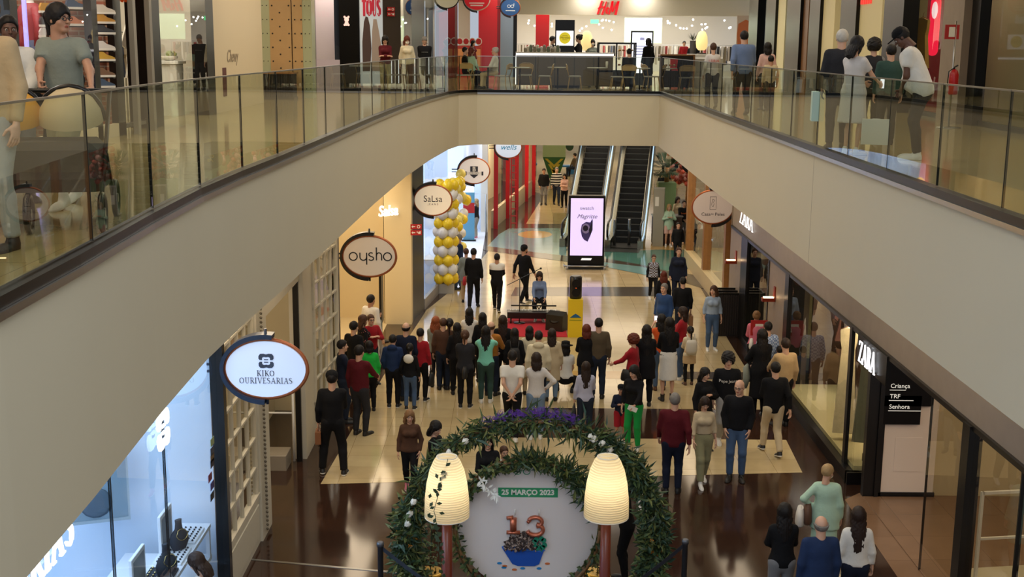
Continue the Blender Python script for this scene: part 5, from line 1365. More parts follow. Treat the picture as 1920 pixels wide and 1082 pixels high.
m.prism([(-.24, 0), (.24, 0), (.27, .12), (.02, .5), (-.2, .42)], face_T((-.25, 0, 0), (1, 0, 0)), .5); m.build('cabinet', M_black, r)
m = MB(); m.lathe([(.15, .0), (.16, .02), (.1, .01)], n=18, T=Matrix.Translation((0, -.16, .32)) @ Matrix.Rotation(.9, 4, 'X')); m.build('driver_grille', M_dsteel, r)
# yellow plinth and speaker
a = fl(1065, 633); b = fl(1092, 633); Yp = a.y; hp = at(1078, 562, Yp).z; wp = (b.x - a.x) / 2
r = empty('yellow_plinth', ((a.x + b.x) / 2, Yp, 0), 0, 'tall bright yellow plinth with a small blue roof-shaped emblem', 'plinth')
m = MB(); m.bbox(-wp, wp, 0, wp * 1.9, 0, hp, .006); m.build('plinth_body', mat('plinth_yellow', (222, 190, 20), .5), r)
T = face_T((0, -.002, hp * .52), (0, -1, 0)); m = MB(); m.prism([(-.15, 0), (.15, 0), (.09, .055), (.04, .09), (0, .115), (-.04, .09), (-.09, .055)], T, .003); m.build('emblem', mat('emblem_blue', (20, 90, 140), .5), r)
m = MB(); m.box(-.16, .16, -.07, -.05, 0, .002, 0, T); m.box(-.12, .12, .0, .012, .003, .004, 0, T); m.build('plinth_text', mat('olive_ink', (130, 140, 20), .5), r)
r = empty('party_speaker', ((a.x + b.x) / 2, Yp + .2, hp), 0, 'black upright loudspeaker standing on the yellow plinth', 'loudspeaker'); hsp = at(1078, 518, Yp + .1).z - hp
m = MB(); m.tube([(0, 0, 0), (0, 0, .03), (0, 0, hsp - .04), (0, 0, hsp)], [.15, .17, .17, .14], 14, flat=.9); m.build('cabinet', M_black, r)
m = MB(); T = face_T((0, -.16, hsp * .5), (0, -1, 0)); m.prism(arc(0, .12, .11, .11, 0, 345, 18), T, .01); m.prism(arc(0, -.12, .11, .11, 0, 345, 18), T, .01); m.build('grille', M_dsteel, r)
m = MB(); m.box(-.015, .015, -.01, .01, .01, .016, 0, T); m.build('badge', mat('badge_orange', (220, 90, 30), .5, emit=.6), r)

# ================================================================ BALLOONS
M_by = mat('balloon_yellow', (246, 212, 40), .25); M_bw = mat('balloon_white', (228, 226, 220), .25); M_by2 = mat('balloon_light_yellow', (240, 222, 110), .25)
q = fl(835, 553); qx, qy = q.x, q.y + .4
r = empty('balloon_stand', (qx, qy, 0), 0, 'grey block base carrying the yellow and white balloon column', 'stand'); m = MB(); m.bbox(-.25, .25, -.2, .2, 0, .3, .01); m.build('base', mat('base_grey', (180, 176, 165), .5), r)
m = MB(); m.tube([(0, 0, .3), (0, 0, 3.4)], .03, 6); m.build('pole', M_steel, r)
bal = MB(); bal.ball((0, 0, 0), .17, 16, sq=(1, 1, 1.08)); bal.lathe([(.03, -.2), (.012, -.175), (.02, -.17)], n=8)
b0 = bal.build('balloon', M_by); first = True
rows = 11
for k in range(rows):
    z = .46 + k * .285
    for j in range(5):
        a_ = j * 2 * pi / 5 + (k % 2) * .6; o = b0 if first else b0.copy()
        if not first: col.objects.link(o)
        first = False
        o.location = (qx + .24 * math.cos(a_), qy + .24 * math.sin(a_), z); yel = k % 2 == 0
        o.material_slots[0].link = 'OBJECT'; o.material_slots[0].material = M_by if yel else M_bw
        tag(o, '%s balloon in the %s ring of the balloon column' % ('yellow' if yel else 'white', ['lowest', 'second', 'third', 'fourth', 'fifth', 'sixth', 'seventh', 'eighth', 'ninth', 'tenth', 'topmost'][k]), 'balloon', '%s balloons of the column, ring %d' % ('yellow' if yel else 'white', k + 1))
for k in range(26):
    t = k / 25; o = b0.copy(); col.objects.link(o); y = qy + .8 + 2.6 * t
    z = .8 + rng.uniform(0, 2.6) ; x = qx + .15 + .25 * t + rng.uniform(-.15, .15)
    o.location = (x, y, z); o.rotation_euler = (rng.uniform(-1, 1), rng.uniform(-1, 1), 0); kk = k % 3
    o.material_slots[0].link = 'OBJECT'; o.material_slots[0].material = (M_by, M_by2, M_bw)[kk]
    tag(o, '%s balloon in the loose cluster behind the balloon column' % ('bright yellow', 'pale yellow', 'white')[kk], 'balloon', '%s balloons of the loose cluster' % ('bright yellow', 'pale yellow', 'white')[kk])
for k in range(9):
    o = b0.copy(); col.objects.link(o); o.location = (-3.1 + .05 * (k % 2), 36.0 + .3 * (k % 3), .9 + .33 * k); kk = k % 2
    o.material_slots[0].link = 'OBJECT'; o.material_slots[0].material = (M_by2, M_bw)[kk]
    tag(o, '%s balloon behind the glass left of the balloon column' % ('pale yellow', 'white')[kk], 'balloon', '%s balloons behind the glass' % ('pale yellow', 'white')[kk])

# banner stands of the bright shop and other far things
q = fl(879, 452); r = empty('banner_stand', (q.x, q.y, 0), 0, 'blue and red upright banner at the mouth of the bright shop', 'banner'); m = MB(); m.box(-.22, .22, -.03, .03, .05, 1.9); m.build('banner_panel', mat('banner_blue', (90, 150, 180), .5), r)
m = MB(); m.box(-.22, .22, -.036, -.03, 1.1, 1.5); m.build('banner_red_field', M_redsign, r); m = MB(); m.prism(arc(0, 1.68, .1, .13, 0, 345, 12), face_T((0, -.036, 0), (0, -1, 0)), .004); m.build('banner_portrait', mat('portrait_skin', (200, 160, 140), .6), r)
m = MB(); m.box(-.28, .28, -.15, .15, 0, .05); m.build('foot', M_dsteel, r)
q = fl(900, 452); r = empty('security_gate', (q.x, q.y + 1.2, 0), 0, 'pale security gate at the mouth of the bright shop', 'security gate'); m = MB(); m.tube([(-.3, 0, 0), (-.3, 0, 1.7), (.2, 0, 1.7), (.2, 0, 0)], .03, 8); m.build('frame', M_steel, r)
q = at(862, 355, 47); m = MB(); m.box(q.x - .5, q.x + .5, 48.5, 48.6, 1.3, 2.5); tag(m.build('wall_lightbox', lit('lit_panel', (225, 235, 255), .9)), 'bright white light box inside the bright shop', 'light box')
# far play area: octagonal striped game, blue benches
q = fl(1038, 345); sY = q.y
r = empty('striped_play_figure', (q.x, sY, 0), 0, 'pale green octagonal play stand with green and yellow diagonal stripes at the far end', 'play stand'); w_ = .62
T = face_T((0, 0, 0), (0, -1, 0)); m = MB(); oc = [(-.55, 2.9), (.55, 2.9), (w_, 2.3), (w_, 1.5), (-w_, 1.5), (-w_, 2.3)]
m.prism(oc[::-1], T, .3); m.build('upper_panel', mat('pale_green_toy', (176, 206, 160), .6), r)
m = MB(); lo = [(-w_, 1.5), (w_, 1.5), (.25, .35), (-.25, .35)]; m.prism(lo, T, .3); m.build('lower_panel', mat('toy_green', (50, 110, 60), .6), r)
m = MB()
for i in range(4):
    y = 1.42 - i * .3; x = w_ - (1.5 - y) * .6; m.prism([(-x + .05, y), (-x + .05 + .16, y), (0, y - .38 + .05), (0, y - .5)], T @ Matrix.Translation((0, 0, .31)), .01); m.prism([(x - .05, y), (x - .21, y), (0, y - .33), (0, y - .5)], T @ Matrix.Translation((0, 0, .31)), .01)
m.build('yellow_stripes', mat('toy_yellow', (206, 190, 60), .6), r)
m = MB(); m.prism(arc(w_ + .22, 2.1, .22, .26, 0, 345, 14), T, .2); m.build('side_disc', mat('toy_dark', (40, 80, 60), .6), r)
m = MB(); m.box(-.2, .2, -.2, .1, 0, .4); m.build('foot', mat('toy_green', (50, 110, 60), .6), r)
for px, py, lb in ((1072, 322, 'small blue play bench under the seated man at the far end'), (985, 318, 'small blue play table left of the striped play stand')):
    q = fl(px, py + 4); r = empty('play_bench', (q.x, q.y, 0), 0, lb, 'bench', 'blue play furniture'); m = MB(); m.bbox(-.7, .7, -.3, .3, .42, .52, .01); m.build('top', mat('play_blue', (40, 110, 170), .5), r)
    m = MB(); m.box(-.25, .25, -.2, .2, 0, .42); m.build('support', mat('play_blue', (40, 110, 170), .5), r)
q = fl(970, 330); r = empty('magazine_rack', (q.x + .5, q.y, 0), 0, 'tall dark rack of goods at the far left beside the red framed shop', 'rack'); m = MB(); m.box(-.5, .6, 0, .5, 0, 3.6); m.build('rack_body', mat('rack_dark', (90, 84, 84), .7), r)
m = MB()
for i in range(6): m.box(-.48, .58, -.02, 0, .3 + i * .55, .6 + i * .55)
m.build('goods', mat('rack_goods', (150, 130, 120), .7, noise=.5, nscale=5), r, kind='stuff')

# ================================================================ STORE WINDOW CONTENTS (right)
q = onwall(1572, (6.55, 18), (6.55, 30), 606); zt = min(2.55, q.z)
hung('hanging_dress', (6.22, 21.9, 2.45), -.25, 'long cream satin dress hanging in the store window', mat('satin', (224, 210, 172), .35, noise=.2, nscale=14), .6, 2.0, 'dress')
hung('hanging_dress', (6.26, 20.75, 2.35), -.3, 'long grey-green dress hanging at the corner of the store window', mat('sage_satin', (120, 120, 96), .4, noise=.2, nscale=14), .42, 1.7, 'dress')
hung('hanging_shirt', (7.1, 25.2, 2.3), -.2, 'dusty pink shirt hanging deep in the store window', mat('dusty_pink', (150, 100, 84), .6), .5, .9)
hung('hanging_coat', (7.15, 23.2, 2.3), -.3, 'khaki coat hanging behind the reflections in the store window', mat('khaki_c', (120, 112, 80), .7), .6, 1.2)
for y in (24.25, 24.9):
    r = empty('brass_hoop_hanger', (6.35, y - 2.2, 2.6), 0, 'round brass hoop above the cream dress, %s' % ('nearer' if y < 24.5 else 'farther'), 'hoop', 'brass hoops'); m = MB(); m.tube([(.16 * math.cos(a_), 0, .1 * math.sin(a_)) for a_ in [i * pi / 10 for i in range(20)]], .018, 6, closed=True); m.build('hoop', mat('brass', (190, 160, 100), .3, metal=1), r)
for k in range(7):
    r = empty('sandal', (6.35 + .1 * (k % 2), 20.6, .5 + .17 * (k // 2)), .4, 'brown strappy sandal, %s on the lit corner rack' % ['bottom left', 'bottom right', 'second row left', 'second row right', 'third row left', 'third row right', 'top'][k], 'sandal', 'sandals on the corner rack')
    m = MB(); m.tube([(-.11, 0, .02), (0, 0, .02), (.12, 0, .02)], [.03, .035, .03], 8, flat=.35); m.build('sole', mat('sandal_brown', (150, 96, 50), .5), r); m = MB(); m.tube([(.05, -.04, .02), (.05, 0, .06), (.05, .04, .02)], .009, 6); m.tube([(-.07, -.035, .02), (-.08, 0, .08), (-.07, .035, .02)], .009, 6); m.build('straps', mat('sandal_tan', (190, 140, 80), .5), r)
m = MB(); m.box(6.25, 6.55, 20.5, 20.72, .3, .44); tag(m.build('sandal_rack', M_dark), 'low dark rack at the corner of the store window', 'rack')
for i, (y, c, lb) in enumerate(((36.6, (60, 50, 44), 'mannequin in a dark leather jacket in the hide shop window'), (35.2, (96, 50, 40), 'mannequin in a brown coat in the hide shop window'), (39.5, (150, 140, 130), 'mannequin in a pale coat deeper in the hide shop'))):
    mannequin((7.1, y, .4), -1.6, lb, M_man, [('coat', 'jacket', mat('hide%d' % i, c, .5)), ('trousers', 'trousers', M_dark)])
m = MB(); m.box(6.3, 8.5, 33.4, 43.4, 0, .4); struct('floor_hide_display', m, mat('sill_cream', (196, 176, 134), .4))

# ================================================================ FOREGROUND: FLOWER ARCH, BOARD, LAMPS, BARRIER
YA = 15.0
ca = at(1000, 1000, YA); Ctr = Vector((.28, YA, 1.17)); RA = 1.62


def leafcloud(mb, pts, spread, n, ln, wd, mats_n, droop=.2, up=0.0, seed=1):
    g = np.random.default_rng(seed); N = len(pts)
    for _ in range(n):
        i = g.integers(0, N - 1); t = g.random(); p = Vector(pts[i]).lerp(Vector(pts[i + 1]), t)
        o = Vector(g.normal(0, 1, 3)); o.normalize(); rr = spread * (g.random() ** .5); c_ = p + o * rr * (1 if spread else 0)
        d = Vector(g.normal(0, 1, 3)) + o * .8 + Vector((0, 0, up - droop)); d.normalize(); l = ln * (.6 + .8 * g.random()); s = d.cross(Vector(g.normal(0, 1, 3))).normalized() * wd * (.6 + .7 * g.random()); nn = d.cross(s).normalized() * l * .12
        mb.add([c_, c_ + d * l * .45 + s + nn, c_ + d * l, c_ + d * l * .45 - s + nn], [(0, 1, 2), (0, 2, 3)], int(g.integers(0, mats_n)), False)


LG = [mat('leaf_dark', (46, 64, 38), .55), mat('leaf_mid', (70, 90, 50), .55), mat('leaf_olive', (104, 110, 58), .55), mat('leaf_blue', (50, 76, 60), .5)]
arch = empty('flower_arch', (Ctr.x, YA, 0), 0, 'large round arch of green foliage with purple, white and orange flowers', 'flower arch')
Cl = Vector((0, 0, Ctr.z))
apts = [(RA * math.cos(a_), 0.05 * math.sin(3 * a_), Cl.z + RA * math.sin(a_)) for a_ in [math.radians(-44 + 268 * i / 60) for i in range(61)]]
m = MB(); m.tube(apts, .03, 8); m.build('hoop_frame', mat('rattan', (120, 86, 50), .6), arch)
m = MB()
top = apts[8:53]
leafcloud(m, top, .10, 2600, .12, .018, 4, seed=3); leafcloud(m, top, .17, 700, .20, .013, 4, seed=13); leafcloud(m, apts[:14], .2, 2600, .12, .024, 4, seed=4); leafcloud(m, apts[47:], .22, 1900, .12, .024, 4, seed=5)
leafcloud(m, apts[14:24], .15, 700, .15, .02, 4, seed=6)
m.build('foliage', LG, arch, kind='stuff')


def blooms(name, a0, a1, n, r0, mt, seed, lift=.08, sp=.06, parent=arch, R=RA, C=Cl, yo=-.05):
    g = np.random.default_rng(seed); m = MB()
    for _ in range(n):
        a_ = math.radians(g.uniform(a0, a1)); p = Vector((R * math.cos(a_), yo, C.z + R * math.sin(a_))) + Vector((g.normal(0, sp), g.normal(0, sp), lift + g.normal(0, sp)))
        for k in range(5):
            d = Vector((math.cos(k * 1.256), -.5, math.sin(k * 1.256))) * r0; m.add([p, p + d + Vector((0, 0, r0 * .3)), p + d * 1.5, p + d - Vector((0, 0, r0 * .3))], [(0, 1, 2, 3)])
    return m.build(name, mt, parent, kind='stuff')


M_pur = mat('purple_petals', (112, 66, 176), .6); M_wp2 = mat('white_petals', (232, 230, 222), .6); M_orp = mat('orange_petals', (220, 130, 30), .6)
for i, (a0, a1) in enumerate(((99, 112), (91, 99), (84, 90), (76, 82), (71, 75))): blooms('purple_flowers', a0, a1, 120, .013, M_pur, 20 + i, .11, .034)


def roses(name, ang_list, parent=arch, R=RA):
    g = np.random.default_rng(77)
    for k, a_ in enumerate(ang_list):
        a_ = math.radians(a_); p = Vector((R * math.cos(a_), -.14, Cl.z + R * math.sin(a_))); m = MB(); m.ball(p, .032, 10)
        for q in range(16):
            n = Vector(g.normal(0, 1, 3)).normalized(); n.y = -abs(n.y); u = n.orthogonal().normalized() * .026; v = n.cross(u).normalized() * .026; c_ = p + n * .034
            m.add([c_ - u, c_ - v * .9, c_ + u + n * .014, c_ + v], [(0, 1, 2, 3)])
        m.build(name, M_wp2, parent)


roses('white_rose', [61, 57, 52.5, 63, 122, 131, 160, 166, 171])
blooms('orange_flowers', 176, 182, 26, .022, M_orp, 40, 0, .06); blooms('orange_flowers', -8, 2, 30, .02, M_orp, 41, 0, .08)
# inner hoop with ivy and the round board
YB = 15.3
cb = Vector((.235, YB, 1.23))
RB = .95
hoop = empty('ivy_hoop', (cb.x, YB - .12, 0), 0, 'smaller hoop of rattan, ivy and grasses around the round white board', 'ivy hoop')
hp_ = [(RB * math.cos(a_), 0, cb.z + RB * math.sin(a_)) for a_ in [2 * pi * i / 60 for i in range(61)]]
m = MB(); m.tube(hp_, .022, 8); m.tube([(x * 1.03, .05, cb.z + (z - cb.z) * 1.04) for x, y, z in hp_], .014, 6); m.build('hoop_frame', MC['rattan'], hoop)
m = MB(); leafcloud(m, hp_[4:27], .09, 800, .085, .034, 3, seed=8); leafcloud(m, hp_[3:12], .16, 450, .15, .016, 4, seed=9, up=.3); leafcloud(m, hp_[13:17], .12, 160, .16, .012, 4, seed=10, up=.9); leafcloud(m, hp_[27:60], .07, 420, .08, .03, 3, seed=11)
m.build('foliage', LG, hoop, kind='stuff')
m = MB()
g = np.random.default_rng(5)
for k in range(46):
    t = k / 46; b_ = Vector((-.62, -.12, cb.z + .72)) + Vector((t * .22, 0, -t * .24)); d = Vector((g.normal(), -.2, g.normal() + .2)).normalized() * .09
    s_ = Vector((d.z, 0, -d.x)) * .15; m.add([b_, b_ + d * .5 + s_, b_ + d, b_ + d * .5 - s_], [(0, 1, 2, 3)])
m.build('white_feather_plume', M_wp2, hoop, kind='stuff')
board = empty('round_board', (cb.x, YB, 0), 0, 'large round white board dated 25 Março 2023 with a cake in a blue case', 'sign board')
T0 = face_T((0, 0, cb.z), (0, -1, 0))
m = MB(); m.prism(arc(0, 0, .93, .91, 0, 354, 59), T0 @ Matrix.Translation((0, 0, -.04)), .04); m.build('board_disc', mat('board_white', (222, 213, 210), .3), board)
m = MB(); m.box(-.05, .05, .02, .1, 0, cb.z); m.box(-.4, .4, .02, .3, 0, .04); m.build('board_stand', M_dsteel, board)
zb = .47
m = MB(); m.box(-.395, .395, zb - .065, zb + .065, 0, .004, 0, T0); m.build('green_banner', mat('banner_green', (40, 140, 92), .5), board)
m = MB(); put_text(m, '25 MARÇO 2023', T0 @ Matrix.Translation((0, zb + .0, .004)), .098, offset=.0035, extrude=.002); m.build('date_lettering', M_white, board)
# shamrock outline above
m = MB()
for a_ in (90, 180, 0): stroke(m, T0, [(-.08 + .06 * math.cos(math.radians(a_)) + x, .76 + .05 * math.sin(math.radians(a_)) + y) for x, y in arc(0, 0, .045, .04, 0, 360, 14)], .005, .005, .003)
m.build('shamrock_outline', MC['banner_green'], board)
M_copper = mat('copper_balloon', (196, 112, 84), .28, metal=.6)
m = MB(); w1 = .05
def tube2(pts, r): m.tube([T0 @ Vector((x, y, .03)) for x, y in pts], r, 10, flat=.8)
tube2([(-.19, .12), (-.19, -.05)], .05); tube2([(-.28, .12), (-.19, .135)], .03); tube2([(-.28, -.08), (-.10, -.08)], .032)
tube2([(x, y) for x, y in arc(.10, .07, .09, .065, 160, -80, 14)], .034); tube2([(x, y) for x, y in arc(.10, -.04, .105, .075, 80, -165, 16)], .036); tube2([(.03, .1), (.0, .06)], .03)
m.build('copper_number', M_copper, board)
m = MB()
for x in (-.17, .15): m.tube([T0 @ Vector((x, .16, .02)), T0 @ Vector((x, .24, .02))], .008, 6)
m.build('candle_wick', M_white, board)
m = MB(); m.prism([(-.34, -.30), (-.20, -.53), (-.13, -.56), (.10, -.56), (.16, -.53), (.22, -.34)][::1], T0, .02); m.build('blue_cake_case', mat('case_blue', (24, 78, 170), .5), board)
m = MB(); m.prism([(-.34, -.28), (.24, -.33), (.2, -.36), (-.33, -.32)][::-1], T0 @ Matrix.Translation((0, 0, .02)), .006); m.build('case_rim', mat('case_blue2', (44, 106, 200), .5), board)
m = MB(); g = np.random.default_rng(9)
for k in range(230):
    a_ = g.uniform(0, pi); q = g.uniform(0, 1) ** .5; p = (-.07 + .24 * q * math.cos(a_), -.32 + .24 * q * math.sin(a_))
    Tr = T0 @ Matrix.Translation((p[0], p[1], .02 + .05 * (1 - q))) @ Matrix.Rotation(g.uniform(0, 6), 4, 'Z') @ Matrix.Rotation(g.uniform(-.5, .5), 4, 'X'); m.box(-.03, .03, -.008, .008, 0, .008, int(k % 3 == 0) + 0, Tr)
m.build('cake_sprinkles', [mat('choc', (58, 44, 40), .5), mat('choc_light', (150, 130, 118), .5)], board, kind='stuff')
m = MB()
for k in range(4):
    a_ = math.radians(45 + 90 * k + 10)
    for s in (-1, 1): m.prism(arc(.16 + .068 * math.cos(a_) - s * .02 * math.sin(a_), -.23 + .068 * math.sin(a_) + s * .02 * math.cos(a_), .034, .034, 0, 345, 14), T0 @ Matrix.Translation((0, 0, .03)), .012)
m.prism([(.15, -.23), (.17, -.23), (.2, -.34), (.185, -.35)], T0 @ Matrix.Translation((0, 0, .03)), .012)
m.build('green_clover', mat('clover_green', (20, 120, 92), .5), board)
for i, (x, y, c) in enumerate(((-.37, -.53, 0), (-.3, -.57, 1), (-.31, -.59, 0), (-.17, -.62, 1), (-.06, -.6, 0), (.16, -.6, 0), (.27, -.53, 1))):
    m = MB(); m.prism(arc(x, y, .034, .016, 0, 345, 12), T0, .008); m.build('coloured_sweet', mat('sweet_blue', (40, 130, 190), .5) if c == 0 else mat('sweet_orange', (200, 110, 60), .5), board)

# lamps with paper shades
def paper_mat():
    m = bpy.data.materials.new('lit_paper'); m.use_nodes = True; nt = m.node_tree; b = nt.nodes['Principled BSDF']
    nt.nodes.remove(b); out = nt.nodes['Material Output']
    d = nt.nodes.new('ShaderNodeBsdfDiffuse'); d.inputs[0].default_value = (.85, .72, .48, 1); t = nt.nodes.new('ShaderNodeBsdfTranslucent'); t.inputs[0].default_value = (.95, .86, .66, 1)
    tr = nt.nodes.new('ShaderNodeBsdfTransparent'); tr.inputs[0].default_value = (.9, .8, .6, 1)
    mx = nt.nodes.new('ShaderNodeMixShader'); mx.inputs[0].default_value = .62
    tc = nt.nodes.new('ShaderNodeTexCoord'); wv = nt.nodes.new('ShaderNodeTexWave'); wv.bands_direction = 'Z'; wv.inputs['Scale'].default_value = 11; wv.inputs['Distortion'].default_value = 1.6; wv.inputs['Detail'].default_value = 3
    nt.links.new(tc.outputs['Object'], wv.inputs['Vector']); bp = nt.nodes.new('ShaderNodeBump'); bp.inputs['Strength'].default_value = .6; bp.inputs['Distance'].default_value = .01
    nt.links.new(wv.outputs['Fac'], bp.inputs['Height'])
    for q in (d, t): nt.links.new(bp.outputs['Normal'], q.inputs['Normal'])
    cr = nt.nodes.new('ShaderNodeValToRGB'); cr.color_ramp.elements[0].color = (.84, .76, .54, 1); cr.color_ramp.elements[1].color = (.98, .92, .74, 1)
    nt.links.new(wv.outputs['Fac'], cr.inputs['Fac']); nt.links.new(cr.outputs['Color'], t.inputs[0])
    nt.links.new(d.outputs[0], mx.inputs[1]); nt.links.new(t.outputs[0], mx.inputs[2])
    nt.links.new(mx.outputs[0], out.inputs[0]); return m


M_paper = paper_mat()
YL = 13.8
for (px, lb) in ((838, 'left glowing paper floor lamp in front of the flower arch, ivy trailing over its shade'), (1138, 'right glowing paper floor lamp in front of the flower arch')):
    q = at(px, 910, YL); zb_ = at(px, 968, YL).z; zt_ = at(px, 856, YL).z; hh = zt_ - zb_; R0 = .265
    r = empty('floor_lamp', (q.x, YL, 0), 0, lb, 'floor lamp', 'paper floor lamps')
    m = MB(); m.lathe([(R0 * 1.0, zb_), (R0 * 1.02, zb_ + .03), (R0 * 1.0, zb_ + hh * .3), (R0 * .92, zb_ + hh * .55), (R0 * .78, zb_ + hh * .78), (R0 * .6, zb_ + hh * .93), (R0 * .46, zt_)], n=40, cap=False); m.build('lamp_shade', M_paper, r)
    m = MB(); m.tube([(R0 * .46 * math.cos(a_), R0 * .46 * math.sin(a_), zt_) for a_ in [i * pi / 12 for i in range(24)]], .006, 6, closed=True); m.tube([(R0 * math.cos(a_), R0 * math.sin(a_), zb_) for a_ in [i * pi / 12 for i in range(24)]], .006, 6, closed=True)
    m.tube([(-R0 * .46, 0, zt_), (R0 * .46, 0, zt_)], .004, 5); m.build('shade_ring', M_white, r)
    m = MB(); m.tube([(0, 0, .0), (0, 0, zb_ + .1)], [.075, .06], 16); m.build('pole', M_pole, r)
    m = MB(); m.lathe([(.2, 0), (.2, .03), (.08, .05)], n=24); m.build('base', M_pole, r)
    m = MB(); m.ball((0, 0, zb_ + hh * .42), .05, 12); m.build('bulb', lit('lit_bulb', (255, 222, 170), 14), r)
    l = bpy.data.lights.new('bulb_light', 'POINT'); l.energy = 2.6; l.color = (1, .86, .62); l.shadow_soft_size = .06; lo_ = bpy.data.objects.new('bulb_light', l); col.objects.link(lo_); lo_.parent = r; lo_.location = (0, -.0, zb_ + hh * .42 + .12)
    if px == 838:
        m = MB(); g = np.random.default_rng(3)
        pts = [(.02 - .02 * i, -R0 * (.5 + .06 * i) - .01, zt_ + .02 - i * .075) for i in range(9)] + [(-.12 + .01 * i, -R0 * 1.05, zt_ - .64 - i * .1) for i in range(14)]
        m.tube(pts, .004, 5); iv = MB()
        for k in range(60):
            i = g.integers(1, len(pts)); p = Vector(pts[i]) + Vector((g.normal(0, .03), -.015, g.normal(0, .03))); a_ = g.uniform(0, 6); d = Vector((math.cos(a_), -.2, math.sin(a_))) * .035; s = Vector((-math.sin(a_), 0, math.cos(a_))) * .022
            m.add([p - d, p + s, p + d, p - s], [(0, 1, 2, 3)])
        iv = m.build('trailing_ivy', MC['leaf_dark'], None); iv.location = (q.x, YL, 0); tag(iv, 'strand of dark ivy trailing over the left paper lamp', 'ivy')
# gold pots
for px, lb in ((808, 'gold plant pot with a thin climber beside the left lamp pole'), (1118, 'gold plant pot with low foliage beside the right lamp pole')):
    q = fl(px, 1110); r = empty('gold_pot', (q.x, q.y - .1, 0), 0, lb, 'plant pot', 'gold pots'); m = MB(); m.lathe([(.1, 0), (.17, .12), (.19, .3), (.18, .36), (.16, .36)], n=24); m.build('pot', mat('gold_pot', (190, 150, 70), .25, metal=1), r)
    m = MB(); leafcloud(m, [(0, 0, .36), (.02, 0, .9), (0, 0, 1.5 if px == 808 else .7)], .10, 160, .07, .02, 3, seed=px); m.tube([(0, 0, .3), (.02, 0, .9), (0, 0, 1.5 if px == 808 else .7)], .008, 6); m.build('foliage', LG, r, kind='stuff')
# barrier posts and webbing
bp_ = []
for px, py, lb in ((713, 1020, 'grey belt barrier post at the left of the flower arch'), (1285, 1015, 'grey belt barrier post at the right of the flower arch')):
    q = at(px, py, 14.1 if px < 1000 else 14.3); r = empty('barrier_post', (q.x, q.y, 0), 0, lb, 'barrier post', 'barrier posts'); bp_.append(Vector((q.x, q.y, q.z - .04)))
    m = MB(); m.lathe([(.035, .02), (.035, q.z - .03), (.045, q.z - .03), (.045, q.z + .02), (.03, q.z + .03)], n=16); m.build('post', mat('post_grey', (96, 98, 104), .35, metal=.6), r)
    m = MB(); m.lathe([(.17, 0), (.17, .015), (.05, .04)], n=20); m.build('foot', M_black, r)
mid = Vector((.3, 13.3, .62))
def belt(a, b, lb, sag=.18):
    m = MB(); vs = []
    for i in range(13):
        t = i / 12; p = a.lerp(b, t); p.z -= sag * 4 * t * (1 - t) * .6; vs += [p + Vector((0, 0, -.03)), p + Vector((0, 0, .03)), p + Vector((0, .004, .03)), p + Vector((0, .004, -.03))]
    fs = []
    for i in range(12):
        for k in range(4): fs.append((4 * i + k, 4 * i + (k + 1) % 4, 4 * i + 4 + (k + 1) % 4, 4 * i + 4 + k))
    m.add(vs, fs); tag(m.build('barrier_belt', mat('belt_navy', (30, 34, 44), .6)), lb, 'barrier belt', 'barrier belts')
belt(bp_[0], mid, 'dark belt sagging from the left barrier post across the board'); belt(mid, bp_[1], 'dark belt rising to the right barrier post across the board')
# unseen green neon strip, added to give a streak in the polished floor
m = MB(); m.box(-.04, .04, -.05, .05, 0, 2.2); o = m.build('added_neon_strip', lit('lit_neon', (60, 255, 110), 3.5)); o.location = (.45, 70.5, 2.0); tag(o, 'unseen green neon strip on the far left wall, added for its floor streak', 'neon strip')
# ================================================================ PEOPLE
def smin(a, b, k):
    h = np.clip(.5 + .5 * (b - a) / k, 0, 1); return b * (1 - h) + a * h - k * h * (1 - h)


def cone(P, a, b, ra, rb, k=None):
    a = np.asarray(a, float); b = np.asarray(b, float); ab = b - a; t = np.clip(((P - a) @ ab) / max(1e-9, ab @ ab), 0, 1)
    q = P - a - t[..., None] * ab; return np.sqrt((q * q).sum(-1)) - (ra + (rb - ra) * t)


def ell(P, c, r):
    q = (P - np.asarray(c, float)) / np.asarray(r, float); l = np.sqrt((q * q).sum(-1)) + 1e-9
    g = np.sqrt(((q / np.asarray(r, float)) ** 2).sum(-1)) + 1e-9; return l * (l - 1) / g


def grid(lo, hi, h):
    n = np.ceil((np.array(hi) - np.array(lo)) / h).astype(int) + 1
    ax = [lo[i] + h * np.arange(n[i]) for i in range(3)]
    return np.stack(np.meshgrid(*ax, indexing='ij'), -1).astype(np.float32)


